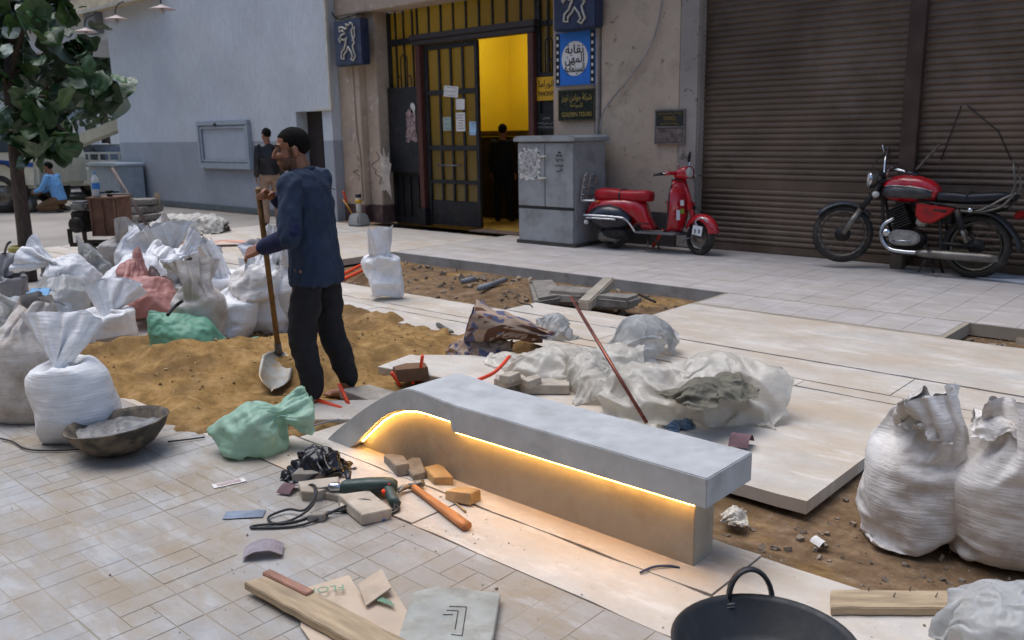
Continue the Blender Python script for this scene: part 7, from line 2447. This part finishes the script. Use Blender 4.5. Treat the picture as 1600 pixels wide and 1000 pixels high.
for (a_, bpts) in ((3, [(60, 150, .1), (110, 120, -.2), (150, 110, -.3)]), (3, [(60, 180, -.3), (95, 200, -.4), (108, 212, -.4)]), (4, [(60, 90, .4), (100, 70, .3), (135, 60, .2)]), (4, [(0, 80, .1), (-40, 60, 0)]),
                   (4, [(40, 40, -.4), (70, 10, -.5), (100, -10, -.5)]), (3, [(40, 160, -.7), (70, 150, -.9)]), (5, [(60, 0, .3), (110, -30, .3)]), (5, [(0, 0, -.3), (-30, -30, -.3)]), (2, [(55, 210, -.2), (80, 214, -.2), (95, 220, -.2)]), (3, [(100, 145, .1), (140, 130, .1), (160, 122, 0)])):
    pts = [trunk[a_]] + [tpt(x, y, d) for x, y, d in bpts]
    P = smoothpts(pts, 5)
    MB().tube(P, list(np.linspace(.030, .014, len(P))), 8).build('branch', BARK_M, TR)
    limbs.append(P)
cnt = 0
bounds = [(0, 0), (85, 0), (98, 15), (112, 30), (106, 55), (124, 66), (150, 86), (178, 122), (168, 140), (140, 138), (128, 160), (112, 182), (104, 196), (116, 205), (95, 210), (62, 203), (40, 203), (0, 200), (-60, 220), (-60, -60), (60, -60)]
def inside(x, y):
    c = False
    n = len(bounds)
    for i in range(n):
        x1, y1 = bounds[i]; x2, y2 = bounds[(i + 1) % n]
        if (y1 > y) != (y2 > y) and x < (x2 - x1) * (y - y1) / (y2 - y1) + x1:
            c = not c
    return c
tries = 0
while cnt < 266 and tries < 4000:
    tries += 1
    if tries % 3 == 0:
        P = limbs[rl.randrange(len(limbs))]
        c = P[rl.randrange(3, len(P) - 2)] + Vector((rl.gauss(0, .07), rl.gauss(0, .15), rl.gauss(0, .07)))
    else:
        x, y = rl.uniform(-50, 200), rl.uniform(-50, 262)
        dens = 1.0 if x < 95 else .55
        if not inside(x, y) or rl.random() > dens:
            continue
        c = tpt(x, y, rl.uniform(-.75, .75))
    me = leafs[rl.randrange(4)]
    key = (me.name, rl.choice((0, 0, 1, 2, 2, 3)))
    if key not in MATS:
        m2 = me.copy(); m2.materials.append(LEAF_M[key[1]]); MATS[key] = m2
    az = rl.uniform(0, 2 * PI)
    o = link('leaf', MATS[key], TR, c, (rl.gauss(0, .5), rl.uniform(-.2, 1.1), az))
    s = rl.uniform(.6, 1.08)
    o.scale = (s, s, s)
    o.location = c - Matrix.Rotation(az, 3, 'Z') @ Vector((.15 * s, 0, 0))
    cnt += 1
for P in limbs:
    for t_ in range(3):
        me = leafs[rl.randrange(4)]
        key = (me.name, rl.choice((0, 1, 2)))
        if key not in MATS:
            m2 = me.copy(); m2.materials.append(LEAF_M[key[1]]); MATS[key] = m2
        az = rl.uniform(0, 2 * PI)
        q_ = P[-1 - t_ * 2]
        o = link('leaf', MATS[key], TR, q_, (rl.gauss(0, .4), rl.uniform(.1, .9), az))
        o.scale = (.95, .95, .95)
        o.location = q_ - Matrix.Rotation(az, 3, 'Z') @ Vector((.14, 0, 0))
tag(MB().lathe([(.15, 0), (.17, .02), (.17, .10), (.15, .12), (.13, .10), (.13, 0)], (tb_.x, tb_.y, .30), 'z', 18, cap=False).build('yellow_collar', mat('olive_yellow_plastic', srgb(150, 140, 66), .6, var=.15)), 'yellowish plastic collar round the foot of the fig tree', 'collar')

# ------------------------------------------------------------------ far street on the left
CARW_M = mat('cream_truck_paint', srgb(206, 200, 178), .4, var=.06, clear=.2)
WHITE_M = mat('white_car_paint', srgb(206, 210, 214), .3, var=.04, clear=.3)
DKCAR_M = mat('dark_car_paint', srgb(54, 58, 64), .3, var=.06, clear=.3)
WIN_M = mat('car_glass', srgb(60, 72, 78), .12, var=.1)
GREYT_M = mat('pale_grey_lorry_paint', srgb(180, 178, 168), .5, var=.1)
def car(loc, rz, body, lab, ln=4.2, wd=1.7, ht=1.45, suv=False, name='parked_car'):
    C_ = empty(name, loc, rz, lab, 'car', 'cars parked down the street')
    L2 = ln / 2
    low = [(-L2, .35), (-L2 + .05, .25), (L2 - .05, .25), (L2, .40), (L2 - .05, .70), (L2 - 1.0, .88), (-L2 + .25, .92), (-L2, .8)]
    MB().prism(low, wd).build('lower_body', body, C_, bev=.06)
    cabn = [(L2 - 1.15, .87), (L2 - 1.75, ht - .05), (L2 - 2.0, ht), (-L2 + (.35 if suv else .9), ht), (-L2 + (.2 if suv else .45), ht - .1), (-L2 + (.1 if suv else .15), .91)]
    MB().prism(cabn, wd * .86).build('cabin', body, C_, bev=.06)
    for s in (-1, 1):
        for (xa, xb) in ((L2 - 1.85, L2 - 2.55), (L2 - 2.65, -L2 + .75)):
            MB().prism([(xa + .35 if xa > 0 else xa, .93), (xa, ht - .13), (xb, ht - .13), (xb - .1, .93)], .02, Matrix.Translation((0, s * (wd * .43 + .004), 0))).build('side_window', WIN_M, C_)
        for x in (L2 - .8, -L2 + .8):
            wheel(C_, (x, s * (wd / 2 - .08), .31), .31, .18, .19, 0, 24, 0 if s < 0 else PI, .06, False)
        MB().box((-L2 - .005, s * (wd / 2 - .2), .75), (.03, .22, .14)).build('tail_lamp', mat('lit_tail_lamp', (1., .12, .03), .3, emit=3.5), C_)
        MB().box((L2 - .02, s * (wd / 2 - .25), .62), (.06, .3, .14)).build('headlamp', LENS_M, C_)
    MB().box((-L2 + (.14 if suv else .3), 0, 1.15), (.02, wd * .7, .38), (0, R(12 if suv else 35), 0)).build('rear_window', WIN_M, C_)
    MB().box((L2 - 1.42, 0, 1.12), (.02, wd * .74, .55), (0, R(-48), 0)).build('windscreen', WIN_M, C_)
    MB().box((-L2 - .02, 0, .45), (.1, wd * .95, .16)).build('bumper', BPL_M, C_, bev=.02)
    return C_
def dist(px, py, d):
    p = CAM + ray(px, py) * (d / ray(px, py).dot(FW))
    return p
q = g(172, 301); car((q.x, q.y, -.03), R(15), DKCAR_M, 'dark estate car with lit tail lamps behind the pickup', suv=True)
q = g(150, 287); car((q.x, q.y, -.03), R(25), WHITE_M, 'white car beyond the boom of the pickup', suv=True)
q = g(60, 292); car((q.x, q.y, -.03), R(35), DKCAR_M, 'small dark car behind the cream truck', ln=3.9)
q = g(105, 284); car((q.x, q.y, -.03), R(40), mat('silver_car_paint', srgb(160, 166, 172), .3, metal=.4), 'silver car between truck and pickup')
# pickup with crane boom and railed bed
q = g(150, 309)
PU = empty('boom_lorry', (q.x, q.y, -.02), R(18), 'pale lorry with railed bed and raised boom by the grey wall', 'lorry')
MB().box((.2, 0, .62), (4.6, 1.8, .42)).build('bed', GREYT_M, PU, bev=.04)
for i in range(12):
    MB().bar((-1.9 + i * .36, -.88, .83), (-1.9 + i * .36, -.88, 1.25), .04, .04).build('rail_post', GREYT_M, PU)
for z in (1.05, 1.25):
    MB().bar((-1.95, -.88, z), (2.2, -.88, z), .04, .05).build('rail', GREYT_M, PU)
MB().box((2.9, 0, .9), (1.3, 1.8, 1.3)).build('cab', GREYT_M, PU, bev=.12)
MB().box((2.9, -.905, 1.2), (.8, .02, .4)).build('cab_window', WIN_M, PU)
MB().bar((-2.6, -.1, .95), (1.9, -.1, 2.1), .26, .30).build('boom', mat('cream_boom', srgb(190, 182, 158), .5, var=.1), PU, bev=.02)
MB().box((-1.0, -.1, 1.2), (.5, .6, .8)).build('boom_turret', GREYT_M, PU, bev=.05)
MB().box((-2.13, -.6, .68), (.04, .2, .12)).build('tail_lamp', mat('lit_tail_lamp', (1., .12, .03), .3), PU)
for x in (-1.2, 2.3):
    for y in (-.82, .82):
        wheel(PU, (x, y, .36), .36, .22, .2, 0, 24, 0, .08, False)
# cream truck at the left edge
q = g(10, 331)
TK = empty('cream_truck', (q.x - .4, q.y + .6, -.02), R(35), 'cream truck cab with blue stripe cut by the left edge', 'truck')
prof_ = [(-1.3, .55), (1.0, .55), (1.05, 1.2), (.75, 2.15), (.55, 2.3), (-1.3, 2.3)]
MB().prism(prof_, 1.9).build('cab', CARW_M, TK, bev=.08)
MB().prism([(.55, 1.35), (.35, 2.05), (-.35, 2.05), (-.35, 1.35)], .02, Matrix.Translation((0, -.955, 0))).build('side_window', WIN_M, TK)
MB().prism([(-1.2, 1.2), (.95, 1.02), (.97, 1.12), (-1.2, 1.3)], .012, Matrix.Translation((0, -.955, 0))).build('blue_stripe', mat('blue_stripe_paint', srgb(40, 80, 150), .4), TK)
MB().box((-3.2, 0, .75), (3.6, 1.0, .25)).build('chassis', ENG_M, TK)
MB().box((-3.3, 0, 1.5), (3.4, 2.0, 1.2)).build('box_body', CARW_M, TK, bev=.03)
for x in (.1, -3.6):
    for y in (-.85, .85):
        wheel(TK, (x, y, .45), .45, .26, .26, 0, 28, 0, .1, False)
MB().lathe([(.62, -.2), (.62, .0)], (.1, -.86, .52), 'y', 24, cap=False).build('wheel_arch', BLACK_M, TK)
# small machine the kneeling man works at
q = g(62, 331)
tag(MB().lathe([(0, 0), (.14, 0), (.16, .05), (.16, .3), (.1, .36), (.05, .38), (.05, .44), (0, .44)], (q.x - .25, q.y - .1, 0), 'z', 16).build('metal_canister', STEEL_M), 'grey metal canister in front of the kneeling man', 'canister')

# far walls, houses and trees closing the street
def house(loc, rz, sx_, sy_, h, m, lab, rows_, cols_):
    H = empty('far_house', loc, rz, lab, 'house', 'houses closing the street')
    MB().box((0, 0, h / 2), (sx_, sy_, h)).build('wall', m, H)
    MB().box((0, 0, h + .15), (sx_ + .4, sy_ + .4, .3)).build('parapet', m, H)
    for r in range(rows_):
        for c in range(cols_):
            x = -sx_ / 2 + sx_ * (c + .5) / cols_; z = 1.6 + (h - 2) * r / max(1, rows_)
            o = MB().box((x, -sy_ / 2 - .02, z + .6), (1.1, .06, 1.3)).build('window', WIN_M, H)
            MB().box((x, -sy_ / 2 - .06, z - .09), (1.3, .12, .08)).build('sill', m, o)
    return H
HW_M = mat('pale_far_render', srgb(196, 192, 186), .9, var=.1, vs=.6)
HB_M = mat('brown_brick_far', srgb(150, 120, 104), .9, var=.2, vs=.8)
def far_at(px, d):
    v = ray(px, 300); v = Vector((v.x, v.y, 0)).normalized()
    return Vector((v.x * d, v.y * d, 0))
house(far_at(-40, 60), R(55), 16, 8, 11, HW_M, 'pale house at the left end of the far street', 3, 5)
house(far_at(100, 84), R(50), 22, 8, 5.2, HB_M, 'long low brown brick house across the far street', 1, 7)
house(far_at(240, 96), R(48), 20, 8, 13, HW_M, 'tall pale house hidden mostly by the grey building', 3, 5)
def leafy(loc, h, cr, lab, seed, m, n=1500):
    T = empty('street_tree', loc, 0, lab, 'tree', 'trees along the far street')
    r_ = random.Random(seed)
    MB().tube(smoothpts([(0, 0, 0), (.1, .05, h * .3), (-.05, .1, h * .55), (.1, 0, h * .8)], 4), list(np.linspace(.22, .08, 13)), 8).build('trunk', BARK_M, T)
    for i in range(5):
        a_ = 2 * PI * i / 5
        MB().tube([(0, .05, h * .42), (cr * .4 * math.cos(a_), cr * .4 * math.sin(a_), h * .6), (cr * .75 * math.cos(a_), cr * .75 * math.sin(a_), h * .72)], [.1, .06, .03], 6).build('branch', BARK_M, T)
    b = MB()
    cl = [(Vector((r_.gauss(0, cr * .45), r_.gauss(0, cr * .45), h * .68 + r_.gauss(0, h * .13))), cr * r_.uniform(.22, .42)) for _ in range(22)]
    for _ in range(n):
        c, rr = cl[r_.randrange(len(cl))]
        d = Vector((r_.gauss(0, 1), r_.gauss(0, 1), r_.gauss(0, 1))).normalized() * rr * r_.random() ** .4
        p = c + d; s = r_.uniform(.10, .2)
        u = Vector((r_.gauss(0, 1), r_.gauss(0, 1), r_.gauss(0, .6))).normalized(); v = u.orthogonal().normalized()
        b.add([p - u * s, p + v * s * .5, p + u * s, p - v * s * .5], [(0, 1, 2, 3)])
    b.build('crown', m, T)
    return T
FOL = [mat('street_foliage_dark', srgb(58, 76, 50), .7, var=.35, vs=.8, geo=True), mat('street_foliage_pale', srgb(96, 108, 76), .7, var=.3, vs=.8, geo=True)]
leafy(far_at(120, 34), 6.0, 2.4, 'dark street tree right behind the fig leaves', 1, FOL[0], 2600)
leafy(far_at(172, 40), 6.4, 2.2, 'dusty pale tree touching the corner of the grey building', 2, FOL[1], 2600)
leafy(far_at(30, 40), 7.0, 2.8, 'dark tree behind the cream truck', 3, FOL[0], 2200)
leafy(far_at(-40, 44), 7.5, 3.0, 'tree beyond the left edge of the far street', 4, FOL[0], 1500)
leafy(far_at(150, 70), 8.0, 3.2, 'distant tree before the brick house', 5, FOL[1], 1800)
# far bollard post
q = g(122, 290)
tag(MB().tube([(q.x, q.y, 0), (q.x, q.y, 2.6)], .07, 8).build('street_post', ENG_M), 'thin dark post beyond the silver car', 'post')
print('done', round(time.time() - T0, 1))
